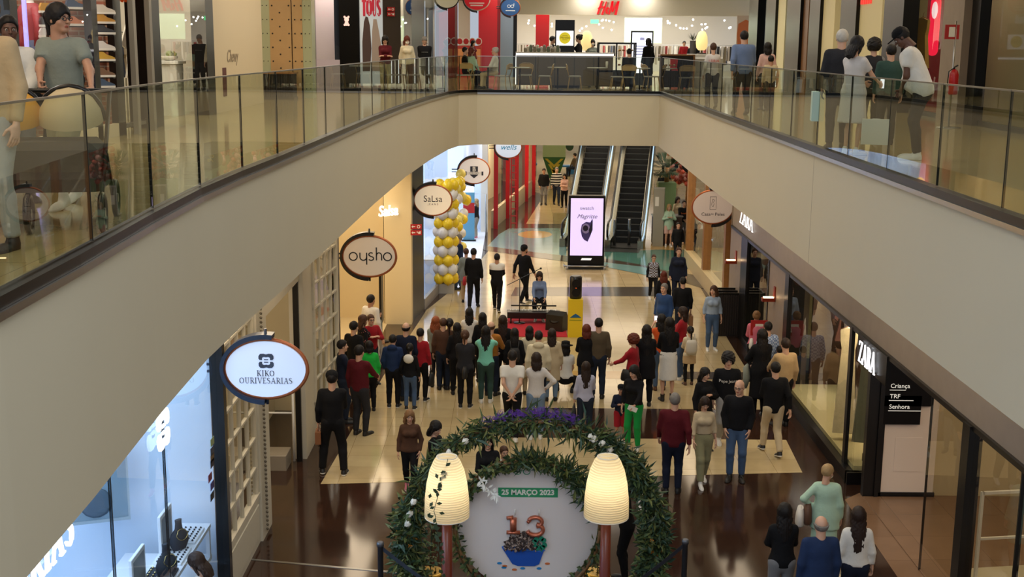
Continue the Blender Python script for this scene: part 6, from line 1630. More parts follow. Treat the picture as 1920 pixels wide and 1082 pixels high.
def nets(d, lo, h):
    """surface nets: field -> (verts, quads)"""
    s = d < 0; nx, ny, nz = d.shape
    c = np.zeros((nx - 1, ny - 1, nz - 1), int); cs = []
    for dx_ in (0, 1):
        for dy_ in (0, 1):
            for dz_ in (0, 1): v = s[dx_:nx - 1 + dx_, dy_:ny - 1 + dy_, dz_:nz - 1 + dz_]; c += v; cs.append((dx_, dy_, dz_))
    act = (c > 0) & (c < 8); idx = -np.ones(c.shape, int); I = np.argwhere(act); idx[act] = np.arange(len(I))
    acc = np.zeros((len(I), 3)); cnt = np.zeros(len(I))
    for i, a in enumerate(cs):
        for j, b in enumerate(cs):
            if j <= i or sum(abs(a[k] - b[k]) for k in range(3)) != 1: continue
            da = d[I[:, 0] + a[0], I[:, 1] + a[1], I[:, 2] + a[2]]; db = d[I[:, 0] + b[0], I[:, 1] + b[1], I[:, 2] + b[2]]
            m_ = (da < 0) != (db < 0); t = np.where(m_, da / np.where(m_, da - db, 1), 0)
            acc += np.where(m_[:, None], np.array(a) + t[:, None] * (np.array(b) - np.array(a)), 0); cnt += m_
    V = (I + acc / cnt[:, None]) * h + np.array(lo); Q = []
    for ax in range(3):
        u, w_ = (ax + 1) % 3, (ax + 2) % 3
        sl0 = [slice(1, -1)] * 3; sl0[ax] = slice(0, -1); sl1 = list(sl0); sl1[ax] = slice(1, None)
        e = s[tuple(sl0)] != s[tuple(sl1)]; E = np.argwhere(e)
        if not len(E): continue
        E = E + np.array([0 if k == ax else 1 for k in range(3)])
        fl_ = s[E[:, 0], E[:, 1], E[:, 2]]
        def g(du, dw):
            C = E.copy(); C[:, u] -= du; C[:, w_] -= dw; return idx[C[:, 0], C[:, 1], C[:, 2]]
        q = np.stack([g(1, 1), g(0, 1), g(0, 0), g(1, 0)], 1); q[~fl_] = q[~fl_][:, ::-1]; Q.append(q)
    Q = np.concatenate(Q) if Q else np.zeros((0, 4), int); Q = Q[(Q >= 0).all(1)]
    return V, Q


def np_mesh(name, V, Q, mats, mi=None):
    me = bpy.data.meshes.new(name); n = len(V); f = len(Q)
    me.vertices.add(n); me.vertices.foreach_set('co', np.asarray(V, np.float32).ravel())
    me.loops.add(f * 4); me.loops.foreach_set('vertex_index', Q.astype(np.int32).ravel())
    me.polygons.add(f); me.polygons.foreach_set('loop_start', np.arange(f, dtype=np.int32) * 4)
    for q in mats: me.materials.append(q)
    if mi is not None: me.polygons.foreach_set('material_index', np.asarray(mi, np.int32))
    me.update(calc_edges=True); me.polygons.foreach_set('use_smooth', np.ones(f, bool)); me.validate(); return me


# ---- head template (origin at head centre, facing +Y), quads with material per face
def head_template(fem):
    h = .0065; lo = (-.115, -.125, -.19); P = grid(lo, (.115, .14, .145), h)
    d = ell(P, (0, -.012, .028), (.076, .096, .092))
    d = smin(d, ell(P, (0, .02, -.045), (.058 if fem else .064, .066, .072)), .03)
    d = smin(d, ell(P, (0, .062, -.098), (.026 if fem else .034, .022, .018)), .03)
    for s in (-1, 1):
        d = smin(d, ell(P, (s * .042, .05, -.03), (.024, .022, .024)), .02)
        d = smin(d, cone(P, (s * .012, .084, .022), (s * .048, .068, .024), .008, .008), .012)
        d = -smin(-d, ell(P, (s * .031, .092, .002), (.019, .014, .011)), .012)
        e = ell(P, (s * .078, -.008, -.008), (.010, .019, .031)); d = smin(d, e, .006)
    d = smin(d, cone(P, (0, .082, .012), (0, .108, -.028), .007, .011), .012)
    for s in (-1, 1): d = smin(d, ell(P, (s * .011, .096, -.030), (.008, .009, .007)), .006)
    d = smin(d, ell(P, (0, .088, -.058), (.020, .010, .0055)), .006); d = smin(d, ell(P, (0, .085, -.068), (.018, .010, .006)), .006)
    d = smin(d, cone(P, (0, -.02, -.07), (0, -.03, -.20), .050 if fem else .058, .052 if fem else .062), .03)
    V, Q = nets(d, lo, h); c = V[Q].mean(1); mi = np.zeros(len(Q), int)
    lips = (np.abs(c[:, 0]) < .021) & (c[:, 1] > .078) & (c[:, 2] < -.0535) & (c[:, 2] > -.074); mi[lips] = 1
    br = (np.abs(np.abs(c[:, 0]) - .031) < .017) & (c[:, 1] > .055) & (c[:, 2] > .0195) & (c[:, 2] < .028); mi[br] = 2
    nv = len(V); VV = [V]; QQ = [Q]; MM = [mi]
    for s in (-1, 1):
        mb = MB(); mb.ball((s * .031, .0755, .001), .0125, 12, 0)
        v = np.array(mb.v); q = np.array([f if len(f) == 4 else f for f in mb.f]); cc = v[q].mean(1)
        m2 = np.where((cc[:, 1] > .0845) & (np.hypot(cc[:, 0] - s * .031, cc[:, 2] - .001) < .0075), 2, 3)
        VV.append(v); QQ.append(q + nv); MM.append(m2); nv += len(v)
    return np.concatenate(VV), np.concatenate(QQ), np.concatenate(MM)


HEADS = {0: head_template(False), 1: head_template(True)}


# ---- hand template: right hand, wrist at origin, fingers along -Z, palm facing -X, thumb towards +Y
def hand_template(curl):
    h = .0052; lo = (-.085, -.075, -.21); P = grid(lo, (.05, .085, .035), h)
    d = ell(P, (0, .002, -.055), (.0165, .041, .052)); d = smin(d, cone(P, (0, 0, .02), (0, 0, -.02), .024, .022), .02)
    for i, (y, L) in enumerate(((.030, .072), (.010, .080), (-.011, .074), (-.031, .058))):
        a = np.array((0, y, -.092)); th = 0; p = a; r = .0092
        for k in range(3):
            th += curl * (1 + .12 * i) * (.8, 1.1, .9)[k]; l = L * (.45, .31, .24)[k]; q = p + np.array((-math.sin(th) * l, (y * .1) * (k == 0), -math.cos(th) * l)); d = smin(d, cone(P, p, q, r, r * .9), .004 if k else .008); p = q; r *= .9
    p = np.array((-.004, .030, -.03)); q = p + np.array((-.016, .030, -.030)); d = smin(d, cone(P, p, q, .0125, .0105), .012); p2 = q + np.array((-.012 - .02 * curl, .006, -.032)); d = smin(d, cone(P, q, p2, .0102, .0085), .004)
    V, Q = nets(d, lo, h); return V, Q


HANDS = {'relax': hand_template(.28), 'grip': hand_template(.95)}
# ---- shoe template: heel at origin, toe +Y, .27 long
def shoe_template(kind):
    h = .008; lo = (-.07, -.09, -.03); P = grid(lo, (.07, .24, .17), h)
    d = smin(ell(P, (0, .10, .02), (.044, .115, .042)), ell(P, (0, -.015, .035), (.038, .055, .045)), .04)
    d = smin(d, cone(P, (0, -.01, .04), (0, -.015, .10 if kind != 'boot' else .16), .043, .041 if kind != 'boot' else .05), .03)
    d = np.maximum(d, -P[..., 2] + .004)
    sole = np.maximum(np.maximum(smin(ell(P, (0, .12, .01), (.049, .105, .2)), ell(P, (0, -.005, .01), (.043, .068, .2)), .04), P[..., 2] - .026), -P[..., 2] - .0)
    d = np.minimum(d, sole); V, Q = nets(d, lo, h); mi = (V[Q].mean(1)[:, 2] < .024).astype(int); return V, Q, mi


SHOES = {k: shoe_template(k) for k in ('shoe', 'boot')}


# ---- hair templates in head space
def hair_template(kind, L=.4):
    h = .0105; lo = (-.20, -.27, -.16 - L - .03 if L > .1 else -.2); P = grid(lo, (.20, .17, .22), h); X, Y, Z = P[..., 0], P[..., 1], P[..., 2]
    e = {'short': .012, 'buzz': .005, 'curly': .045, 'afro': .075}.get(kind, .018)
    cap = ell(P, (0, -.016, .034), (.078 + e, .100 + e, .096 + e))
    # face opening
    face = ell(P, (0, .115, -.035), (.070, .085, .082 if kind != 'fringe' else .07)); d = -smin(-cap, face, .012)
    d = np.maximum(d, -(Z + .075 + .35 * np.clip(-Y - .02, -.02, .03) * 0)); low = -.055
    if kind in ('short', 'buzz', 'bald'): d = np.maximum(d, -(Z + .055) - .0 * Y); d = np.maximum(d, Y - .045 - .9 * np.clip(Z - .03, 0, 1)); d = np.maximum(d, np.where(np.abs(X) > .05, Y - .02 - .8 * np.clip(Z, 0, 1), -1))
    ang_ = np.arctan2(X, -Y - .02)
    if kind == 'bald': d = np.maximum(d, Z - .035 - .1 * Y); d = np.maximum(d, Y - .01)
    if kind in ('curly', 'afro'):
        d = d + .012 * np.sin(55 * X + 3 * np.sin(40 * Z)) * np.sin(52 * Y + 2) * np.sin(50 * Z + 1); d = np.maximum(d, -(Z + (.10 if kind == 'curly' else .06)))
    if kind == 'long' or kind == 'bob' or kind == 'wavy':
        Lz = -.09 - L; t = np.clip(-(Z - .02) / (.02 - Lz), 0, 1)
        w_ = .094 + (.030 if kind == 'wavy' else .012) * np.sin(t * 2.6) - .03 * t ** 3; dep = .062 - .014 * t; cy = -.035 - .045 * np.sin(np.clip(t * 2.2, 0, 1.57))
        q = np.sqrt((X / w_) ** 2 + ((Y - cy) / dep) ** 2); cur = (q - 1) * np.minimum(w_, dep) * .8; cur = np.maximum(cur, Z - .06); cur = np.maximum(cur, Lz - Z + .012 * np.sin(60 * X))
        cur += (.0035 if kind != 'wavy' else .006) * np.sin(ang_ * 22 + (8 * Z if kind != 'wavy' else 40 * Z)) ; d = smin(d, cur, .02)
        for s in (-1, 1):
            d = smin(d, cone(P, (s * .078, .012, .03), (s * .092, -.005, -.10 - .25 * L), .022, .016), .015)
        d = -smin(-d, ell(P, (0, .12, -.035), (.066, .088, .085)), .008)
    if kind == 'pony': d = smin(d, cone(P, (0, -.10, .045), (0, -.155, .03), .03, .028), .012); d = smin(d, cone(P, (0, -.155, .03), (0, -.135, -.10 - L * .6), .030, .014), .02); d = np.maximum(d, -(Z + .07) * 1.0 + np.where(Y < -.09, -1, 0))
    if kind == 'bun': d = smin(d, ell(P, (0, -.10, .10), (.045, .045, .042)), .01)
    if kind not in ('curly', 'afro'): d = d + .003 * np.sin(95 * X + 2 * np.sin(60 * Z)) * np.sin(80 * Y + 1)
    V, Q = nets(d, lo, h); return V, Q


def hat_template(kind):
    mb = MB()
    if kind == 'beanie': mb.lathe([(.094, .03), (.102, .05), (.100, .09), (.080, .13), (.04, .15), (.005, .155)], (0, -.012, 0), 20)
    if kind == 'cap': mb.lathe([(.09, .035), (.098, .05), (.095, .09), (.07, .125), (.03, .14), (.005, .142)], (0, -.012, 0), 20); mb.prism(arc(0, .07, .075, .11, 0, 180, 12), Matrix.Translation((0, 0, .04)), .012)
    if kind == 'hat': mb.lathe([(.17, .045), (.175, .05), (.10, .062), (.102, .10), (.095, .14), (.05, .155), (.004, .157)], (0, -.012, 0), 24)
    return mb


HAIRS = {}
def hair(kind, L):
    k = (kind, round(L, 2))
    if k not in HAIRS: HAIRS[k] = hair_template(kind, L)
    return HAIRS[k]


def nrmz(v): v = np.asarray(v, float); return v / (np.linalg.norm(v) + 1e-9)


def ik(a, t, l1, l2, pole):
    a = np.array(a, float); t = np.array(t, float); d = t - a; L = np.linalg.norm(d); Lm = (l1 + l2) * .985
    if L > Lm: t = a + d / L * Lm; d = t - a; L = Lm
    u = d / L; c = (l1 * l1 - l2 * l2 + L * L) / (2 * L); hgt = math.sqrt(max(0, l1 * l1 - c * c)); p = np.array(pole, float); p = nrmz(p - u * (p @ u)); return a + u * c + p * hgt, t


ARMS = {'down': ((.25, .05, .80), (.5, -1, 0)), 'fold': ((-.07, .22, 1.14), (1, -.1, -1)), 'phone': ((.07, .40, 1.46), (.8, 0, -1)), 'front': ((.03, .25, 1.0), (1, -.3, -.3)),
        'behind': ((.02, -.17, .95), (1, -.8, 0)), 'pocket': ((.20, .08, .90), (.8, -1, 0)), 'hip': ((.20, .03, 1.03), (1, -.6, 0)), 'fwd': ((.15, .40, 1.07), (.5, 0, -1)), 'keys': ((.16, .42, .98), (.6, -.2, -1)),
        'up': ((.12, .26, 1.66), (1, .2, -.6)), 'chest': ((.03, .2, 1.22), (1, 0, -1)), 'chin': ((.05, .15, 1.47), (.7, .2, -1)), 'reach': ((.20, .52, 1.16), (.5, 0, -1)), 'wf': ((.24, .22, .88), (.4, -1, 0)), 'wb': ((.26, -.16, .86), (.4, -1, 0)), 'push': ((.2, .44, 1.02), (.6, -.2, -1)), 'bag': ((.26, .03, .78), (.5, -1, 0)), 'lap': ((.1, .34, .75), (1, -.3, -.2))}
SKIN = {'l': (205, 160, 134), 'm': (182, 134, 106), 'd': (96, 62, 46)}
HAIRC = {'bk': (22, 17, 16), 'db': (42, 28, 22), 'br': (74, 48, 34), 'lb': (128, 94, 62), 'bl': (170, 140, 98), 'gr': (120, 114, 108), 'rd': (92, 38, 24), 'or': (138, 72, 40), 'wh': (190, 184, 174)}
CL = dict(bk=(20, 20, 23), ch=(42, 42, 46), nv=(26, 32, 50), wh=(222, 218, 210), cr=(214, 202, 172), be=(196, 178, 146), mr=(86, 22, 30), rd=(150, 24, 34), gy=(120, 120, 122), lg=(166, 164, 160), bl=(40, 66, 110), db=(34, 50, 84), jn=(70, 92, 124), lj=(112, 136, 164), dj=(34, 42, 58),
          mt=(126, 206, 184), pm=(176, 206, 184), mu=(168, 106, 40), gn=(20, 140, 62), bg=(30, 170, 60), og=(204, 84, 34), pk=(206, 110, 130), ol=(86, 74, 56), kh=(142, 138, 104), tn=(186, 158, 118), bn=(84, 58, 44), lv=(176, 176, 196), ws=(206, 200, 196), sb=(150, 166, 188), bs=(104, 122, 158), pt=(208, 170, 160), fr=(52, 76, 70), gt=(128, 134, 124), kb=(150, 144, 112))
SHC2 = dict(w=((224, 222, 216), (230, 228, 222)), k=((24, 22, 22), (30, 28, 28)), b=((84, 56, 40), (40, 28, 22)), p=((206, 120, 140), (230, 224, 220)), m=((30, 30, 34), (224, 222, 216)))
PN = [0]


def clothmat(k, pat=None):
    nm = 'fabric_' + k + (pat or '')
    if nm in MC: return MC[nm]
    m = mat(nm, CL[k], .85, bump=.25, bscale=26, noise=.10, nscale=9, spec=.2, sheen=.1 if sum(CL[k]) > 200 else 0)
    if pat:
        nt = m.node_tree; b = nt.nodes['Principled BSDF']; tc = nt.nodes.new('ShaderNodeTexCoord')
        if pat == 'str':
            wv = nt.nodes.new('ShaderNodeTexWave'); wv.bands_direction = 'Z'; wv.inputs['Scale'].default_value = 2.6
            nt.links.new(tc.outputs['Object'], wv.inputs['Vector']); src = wv.outputs['Fac']; c2 = (.75, .75, .72, 1); th = .5
        elif pat == 'chk':
            ck = nt.nodes.new('ShaderNodeTexChecker'); ck.inputs['Scale'].default_value = 26; nt.links.new(tc.outputs['Object'], ck.inputs['Vector']); src = ck.outputs['Fac']; c2 = (.42, .48, .6, 1); th = .5
        elif pat == 'flo':
            vo = nt.nodes.new('ShaderNodeTexVoronoi'); vo.inputs['Scale'].default_value = 22; nt.links.new(tc.outputs['Object'], vo.inputs['Vector']); src = vo.outputs['Distance']; c2 = lin(CL[k]) + (1,); th = .2
        else:   # 'top': pale shoulders over dark body
            sp_ = nt.nodes.new('ShaderNodeSeparateXYZ'); nt.links.new(tc.outputs['Object'], sp_.inputs[0]); src = sp_.outputs['Z']; c2 = (.72, .70, .66, 1); th = 1.22
        mt = nt.nodes.new('ShaderNodeMath'); mt.operation = 'GREATER_THAN'; mt.inputs[1].default_value = th; nt.links.new(src, mt.inputs[0])
        mx = nt.nodes.new('ShaderNodeMix'); mx.data_type = 'RGBA'; mx.inputs['A'].default_value = lin(CL[k]) + (1,); mx.inputs['B'].default_value = c2
        if pat == 'flo': mx.inputs['A'].default_value = (.35, .12, .14, 1)
        nt.links.new(mt.outputs[0], mx.inputs['Factor']); nt.links.new(mx.outputs['Result'], b.inputs['Base Color'])
    return m


def person(label, loc, H, hd=0, sex='m', sk='l', hr='short', hc='bk', hL=.3, top='bk', bot='dj', shoe='k', arms=('down', 'down'), legs='stand', lean=0, fat=1.0, sleeve='long', hem=.88, skirt=None, botlen=.09, head=(0, 0), hat=None, hatc='bk', glasses=False, pat=None, tname='top', bname=None, loose=0, mask=False, grip=(False, False), vest=None, twist=0, text=None, beard=False, seat=None, hood=False):
    """body = one continuous surface; clothes, hair, shoes are its parts"""
    s = H / 1.75; fem = sex == 'f'; child = H < 1.45
    r = empty('person', loc, -math.radians(hd), label, 'person', 'people in the mall')
    hz = .92
    if legs == 'walk': hz = .905
    if legs == 'sit': hz = (seat or .50) / s + .06
    if legs == 'squat': hz = .36
    # torso frame
    ln = math.radians(lean); tw = math.radians(twist)
    R = np.array([[math.cos(tw), math.sin(tw), 0], [-math.sin(tw) * math.cos(ln), math.cos(tw) * math.cos(ln), math.sin(ln)], [math.sin(tw) * math.sin(ln), -math.cos(tw) * math.sin(ln), math.cos(ln)]])
    R = np.array([[math.cos(tw), math.sin(tw), 0], [-math.sin(tw), math.cos(tw), 0], [0, 0, 1]]) ; Rx = np.array([[1, 0, 0], [0, math.cos(ln), math.sin(ln)], [0, -math.sin(ln), math.cos(ln)]])
    Rt = Rx @ R.T   # torso local -> world dirs
    piv = np.array((0, 0, hz))
    W = lambda p: piv + Rt @ (np.array(p, float) - np.array((0, 0, .92)))
    TL = lambda P: ((P - piv) @ Rt) + np.array((0, 0, .92))   # world -> torso local
    shw = (.150 if fem else .172) * (1 + .3 * (fat - 1)); shz = 1.415 if fem else 1.425
    hw = .088
    # legs
    if legs == 'stand': ft = [(-.10, 0, .08), (.10, .02, .08)]; kp = [(-.1, 1, 0), (.1, 1, 0)]
    elif legs == 'wide': ft = [(-.19, .05, .08), (.17, -.04, .08)]; kp = [(-.2, 1, 0), (.2, 1, 0)]
    elif legs == 'cross': ft = [(.04, .10, .08), (-.02, -.06, .08)]; kp = [(-.2, 1, 0), (.2, 1, 0)]
    elif legs == 'walk': ft = [(-.08, .26, .085), (.08, -.24, .13)]; kp = [(0, 1, 0), (0, 1, 0)]
    elif legs == 'walk2': ft = [(-.08, -.22, .12), (.08, .24, .085)]; kp = [(0, 1, 0), (0, 1, 0)]
    elif legs == 'sit': ft = [(-.11, .44, .08), (.11, .40, .08)]; kp = [(-.1, 0, 1), (.1, 0, 1)]
    elif legs == 'squat': ft = [(-.17, .16, .08), (.16, -.02, .08)]; kp = [(-.5, 1, .6), (.5, 1, .6)]
    hips = [np.array((-hw, 0, hz)), np.array((hw, 0, hz))]
    lg = []
    for i in range(2):
        kn, an = ik(hips[i], ft[i], .43, .415, kp[i]); lg.append((hips[i], kn, an))
    ar = []
    for i, sd in enumerate((-1, 1)):
        (tp_, pole) = ARMS[arms[i]] if isinstance(arms[i], str) else arms[i]
        sh = W((sd * shw, -.005, shz - .02)); tgt = W((sd * tp_[0], tp_[1], tp_[2])); po = Rt @ np.array((sd * pole[0], pole[1], pole[2]), float)
        if legs in ('sit',) and isinstance(arms[i], str) and arms[i] == 'down': tgt = W((sd * .14, .34, 1.02))
        el, wr = ik(sh, tgt, .285, .25, po); ar.append((sh, el, wr))
    neck0 = W((0, -.01, 1.44)); headc = W((0, .015, 1.625)) + np.array((0, .02 * 0, 0))
    yaw, pitch = math.radians(head[0]), math.radians(head[1])   # yaw to own right positive, pitch down positive
    cy_, sy_ = math.cos(yaw), math.sin(yaw); cp, sp = math.cos(pitch + ln * .5), math.sin(pitch + ln * .5)
    Rh = np.array([[cy_, sy_, 0], [-sy_, cy_, 0], [0, 0, 1]]) @ np.array([[1, 0, 0], [0, cp, sp], [0, -sp, cp]])
    Rh = Rh  # columns: local axes in body space
    hs = 1.0 if not child else 1.0 + (1.45 - H) * .42
    allp = [p for a in lg + ar for p in a] + [neck0, W((0, 0, 1.5))]
    lo = np.min(allp, 0) - np.array((.24, .24, .12)) * max(1, fat); hi = np.max(allp, 0) + np.array((.24, .24, .12)) * max(1, fat)
    h = .0235; P = grid(tuple(lo), tuple(hi), h)
    Tl = TL(P); Ts = Tl * np.array((1, 1 / .70, 1))
    def trunk(e):
        w0, w1, w2 = ((.165, .118, .142) if fem else (.152, .138, .160)); f = fat
        d = cone(Ts, (-.03, 0, .90), (.03, 0, .90), w0 * f - .03 + e, w0 * f - .03 + e)
        d = smin(d, cone(Ts, (0, 0, .95), (0, 0, 1.10), w0 * .95 * f + e, w1 * f + e), .05)
        d = smin(d, cone(Ts, (0, 0, 1.10), (0, 0, 1.29), w1 * f + e, w2 * (1 + (f - 1) * .6) + e), .05)
        d = smin(d, cone(Ts, (-shw * .68, 0, shz - .05), (shw * .68, 0, shz - .05), .068 + e, .068 + e), .07) * .85
        if fem and not child:
            for sd in (-1, 1): d = smin(d, ell(Tl, (sd * .062, .075 + e * .5, 1.285), (.062 + e, .055 + e, .06 + e)), .03)
        if fat > 1.05 and not fem: d = smin(d, ell(Tl, (0, .06, 1.05), (.14 * f, .11 * f + e, .15)), .06)
        return d
    def armf(i, e, cut=None):
        sh, el, wr = ar[i]; a0, a1, a2, a3 = ((.042, .037, .035, .024) if fem else (.050, .042, .041, .028)); a0, a1 = a0 * (1 + .4 * (fat - 1)), a1 * (1 + .3 * (fat - 1))
        if child: a0, a1, a2, a3 = a0 * .9, a1 * .9, a2 * .9, a3 * .95
        d = smin(cone(P, sh, el, a0 + e, a1 + e), cone(P, el, wr, a2 + e, a3 + e * 1.1), .025)
        if cut == 'short': c_ = sh + (el - sh) * .62; d = smin(cone(P, sh, el, a0 + e + .002, a1 + e + .008), d, .01); d = np.maximum(d, (P - c_) @ nrmz(el - sh)); d = np.maximum(d, np.where(np.sqrt(((P - wr) ** 2).sum(-1)) < .2, .05, -1))
        if cut == 'none': c_ = sh + (el - sh) * .08; d = np.maximum(d, (P - c_) @ nrmz(el - sh))
        if cut == 'long': c_ = wr - nrmz(wr - el) * .012; d = np.maximum(d, np.where(np.sqrt(((P - wr) ** 2).sum(-1)) < .12, (P - c_) @ nrmz(wr - el), -1))
        return d
    def legf(i, e, r0=1.0):
        hp, kn, an = lg[i]; b0, b1, b2, b3 = ((.088, .056, .056, .038) if fem else (.086, .058, .056, .042)); b0 *= (1 + .5 * (fat - 1)) * r0
        if child: b0, b1, b2, b3 = b0 * .88, b1 * .9, b2 * .9, b3
        m1 = an + (kn - an) * .68 + np.array((0, -.012, 0))
        d = smin(cone(P, hp + np.array((0, -.01, -.02)), kn, b0 + e, b1 + e), cone(P, kn, m1, b1 + e, b2 + e), .03); return smin(d, cone(P, m1, an, b2 + e, b3 + e * 1.2), .02)
    # body
    if True:
        d = trunk(-.012)
        for i in range(2):
            d = smin(d, armf(i, -.004), .03); d = smin(d, legf(i, -.010), .02)
        nr = .046 if fem else .055; d = smin(d, cone(P, W((0, -.015, 1.40)), headc + Rh @ np.array((0, -.02, -.09)), nr + .012, nr), .03)
        V, Q = nets(d, tuple(lo), h); VV = [V]; QQ = [Q]; MM = [np.zeros(len(Q), int)]; nv = len(V)
    hv, hq, hm = HEADS[int(fem)]; v = (hv * hs) @ Rh.T + headc; VV.append(v); QQ.append(hq + nv); MM.append(hm); nv += len(v)
    for i, sd in enumerate((-1, 1)):
        sh, el, wr = ar[i]; z = -nrmz(wr - el); px = np.array((sd * 1.0, .15, 0)) @ Rt.T * 1.0
        if z[2] < .35: px = np.array((sd * .45, 0, .9))     # raised or level forearm: palm turned down/inwards
        x = nrmz(px - z * (px @ z)); y = np.cross(z, x)
        if i == 0: y = -y if y[1] < 0 and z[2] > .35 else y
        if (Rt.T @ y)[1] < 0 and z[2] > .35: y = -y
        if z[2] <= .35 and (y[0] * sd) > 0: y = -y
        hv_, hq_ = HANDS['grip' if grip[i] else 'relax']; B = np.stack([x, y, z], 1); v = (hv_ * (1 if not fem else .92)) @ B.T + wr - z * .0
        q_ = hq_ if np.linalg.det(B) > 0 else hq_[:, ::-1]; VV.append(v); QQ.append(q_ + nv); MM.append(np.zeros(len(q_), int)); nv += len(v)
    msk = mat('skin_' + sk, SKIN[sk], .5, noise=.06, nscale=5); me = np_mesh('body', np.concatenate(VV) * s, np.concatenate(QQ), [msk, mat('lips_' + sk, tuple(int(c * f_) for c, f_ in zip(SKIN[sk], (.86, .6, .6))), .45), mat('brow', (40, 28, 24), .7), mat('eye_white', (176, 168, 160), .4)], np.concatenate(MM))
    o = bpy.data.objects.new('body', me); col.objects.link(o); o.parent = r
    def part(nm, d, m_, hh=h, lo_=lo):
        V, Q = nets(d, tuple(lo_), hh)
        if not len(Q): return None
        o = bpy.data.objects.new(nm, np_mesh(nm, V * s, Q, [m_])); col.objects.link(o); o.parent = r; return o
    # bottoms
    mb_ = clothmat(bot)
    if skirt:
        sk0, fl_ = skirt; d = cone(Ts, (0, 0, 1.0), (0, 0, sk0), .15 * fat + .02, .15 * fat + .02 + fl_) * .8; d = np.maximum(d, sk0 - Tl[..., 2]); d = np.maximum(d, Tl[..., 2] - 1.06); part('skirt', smin(d, np.maximum(trunk(.012), np.maximum(Tl[..., 2] - 1.06, .72 - Tl[..., 2])), .02), mb_)
        if isinstance(botlen, str): # leggings under the skirt
            d = np.minimum(legf(0, .004), legf(1, .004)); d = np.maximum(d, .09 - P[..., 2]); part('leggings', d, clothmat(botlen))
    else:
        e = .012 + loose; d = smin(legf(0, e, 1.04), legf(1, e, 1.04), .025)
        if loose > .015: d = np.minimum(d, np.minimum(*[cone(P, l[1], l[2], .065 + e * .8, .055 + e) for l in lg]))
        if botlen >= .3: cutf = [np.maximum(cone(P, l[0], l[1], .10 + e, .082 + e), (P - (l[0] + (l[1] - l[0]) * .92)) @ nrmz(l[1] - l[0])) for l in lg]; d = np.minimum(*cutf)
        else:
            for l in lg: d = np.maximum(d, np.where(np.sqrt(((P - l[2]) ** 2).sum(-1)) < .16, (P - (l[2] - nrmz(l[2] - l[1]) * (botlen - .09 - .0))) @ nrmz(l[2] - l[1]), -1))
        d = smin(d, np.maximum(trunk(.010), np.maximum(Tl[..., 2] - 1.03, .70 - Tl[..., 2])), .035); part(bname or ('jeans' if bot in ('jn', 'lj', 'dj') else ('shorts' if botlen >= .3 else 'trousers')), d, mb_)
    # top
    mt_ = clothmat(top, pat); e = .022 if hem > .8 else .03; z_ = Tl[..., 2]
    d = trunk(e)
    if hem < .80: d = smin(d, cone(Ts, (0, 0, 1.0), (0, 0, hem), .165 * fat + .02, .185 * fat + .03) * .8, .04)
    for i in range(2): d = smin(d, armf(i, .013 if hem > .8 else .018, sleeve), .035) if sleeve != 'none' else d
    d = np.maximum(d, hem - z_); neckcut = (z_ - 1.475) + (Tl[..., 1]) * .35; d = np.maximum(d, np.where(z_ > 1.2, neckcut, -1))
    if legs in ('sit', 'squat'): d = np.maximum(d, np.where(z_ < 1.0, .90 - z_, -1))
    if hood: d = smin(d, ell(Tl, (0, -.09, 1.47), (.12, .055, .075)), .03)
    tn_ = part(tname, d, mt_)
    if vest:
        d2 = np.maximum(np.maximum(trunk(.034), .90 - z_), neckcut); part('vest', d2, clothmat(vest, 'chk' if vest == 'bn' else None))
    # hair and hat
    def headpart(nm, hv2, hq2, m_):
        v = (np.asarray(hv2) * hs) @ Rh.T + headc; o = bpy.data.objects.new(nm, np_mesh(nm, v * s, hq2, [m_])); col.objects.link(o); o.parent = r; return o
    if hr != 'none' : V2, Q2 = hair(hr, hL); headpart('hair', V2, Q2, mat('hair_' + hc, HAIRC[hc], .6, spec=.3, noise=.3, nscale=14))
    if beard:
        lo2 = (-.1, 0, -.15); P2 = grid(lo2, (.1, .13, .0), .008); d = ell(P2, (0, .025, -.062), (.064, .068, .062)); d = np.maximum(d, P2[..., 2] + .035); d = -smin(-d, ell(P2, (0, .1, -.06), (.022, .03, .014)), .004); V2, Q2 = nets(d, lo2, .008); headpart('beard', V2, Q2, mat('hair_' + hc, HAIRC[hc], .45))
    def mbpart(nm, mb, m_):
        mb.v = [tuple(((Rh @ (np.array(v) * hs)) + headc) * s) for v in mb.v]; return mb.build(nm, m_, r)
    if hat: mbpart('hat', hat_template(hat), clothmat(hatc))
    if glasses:
        mb = MB()
        for sd in (-1, 1): mb.tube([(sd * .033 + .022 * math.cos(a), .10, .002 + .017 * math.sin(a)) for a in [k * pi / 6 for k in range(12)]], .0028, 5, closed=True); mb.tube([(sd * .055, .098, .006), (sd * .082, .0, .004)], .0026, 5)
        mb.tube([(-.012, .1, .006), (.012, .1, .006)], .0025, 5); mbpart('glasses', mb, M_black)
    if mask:
        mb = MB(); mb.ball((0, .062, -.05), .06, 14, sq=(1.02, .82, .8)); mb.v = [(x, max(y, .03), z) for x, y, z in mb.v]; mbpart('face_mask', mb, M_white)
    # shoes
    sv, sq_, sm = SHOES['boot' if shoe == 'B' else 'shoe']; sc_ = SHC2['k' if shoe == 'B' else shoe]
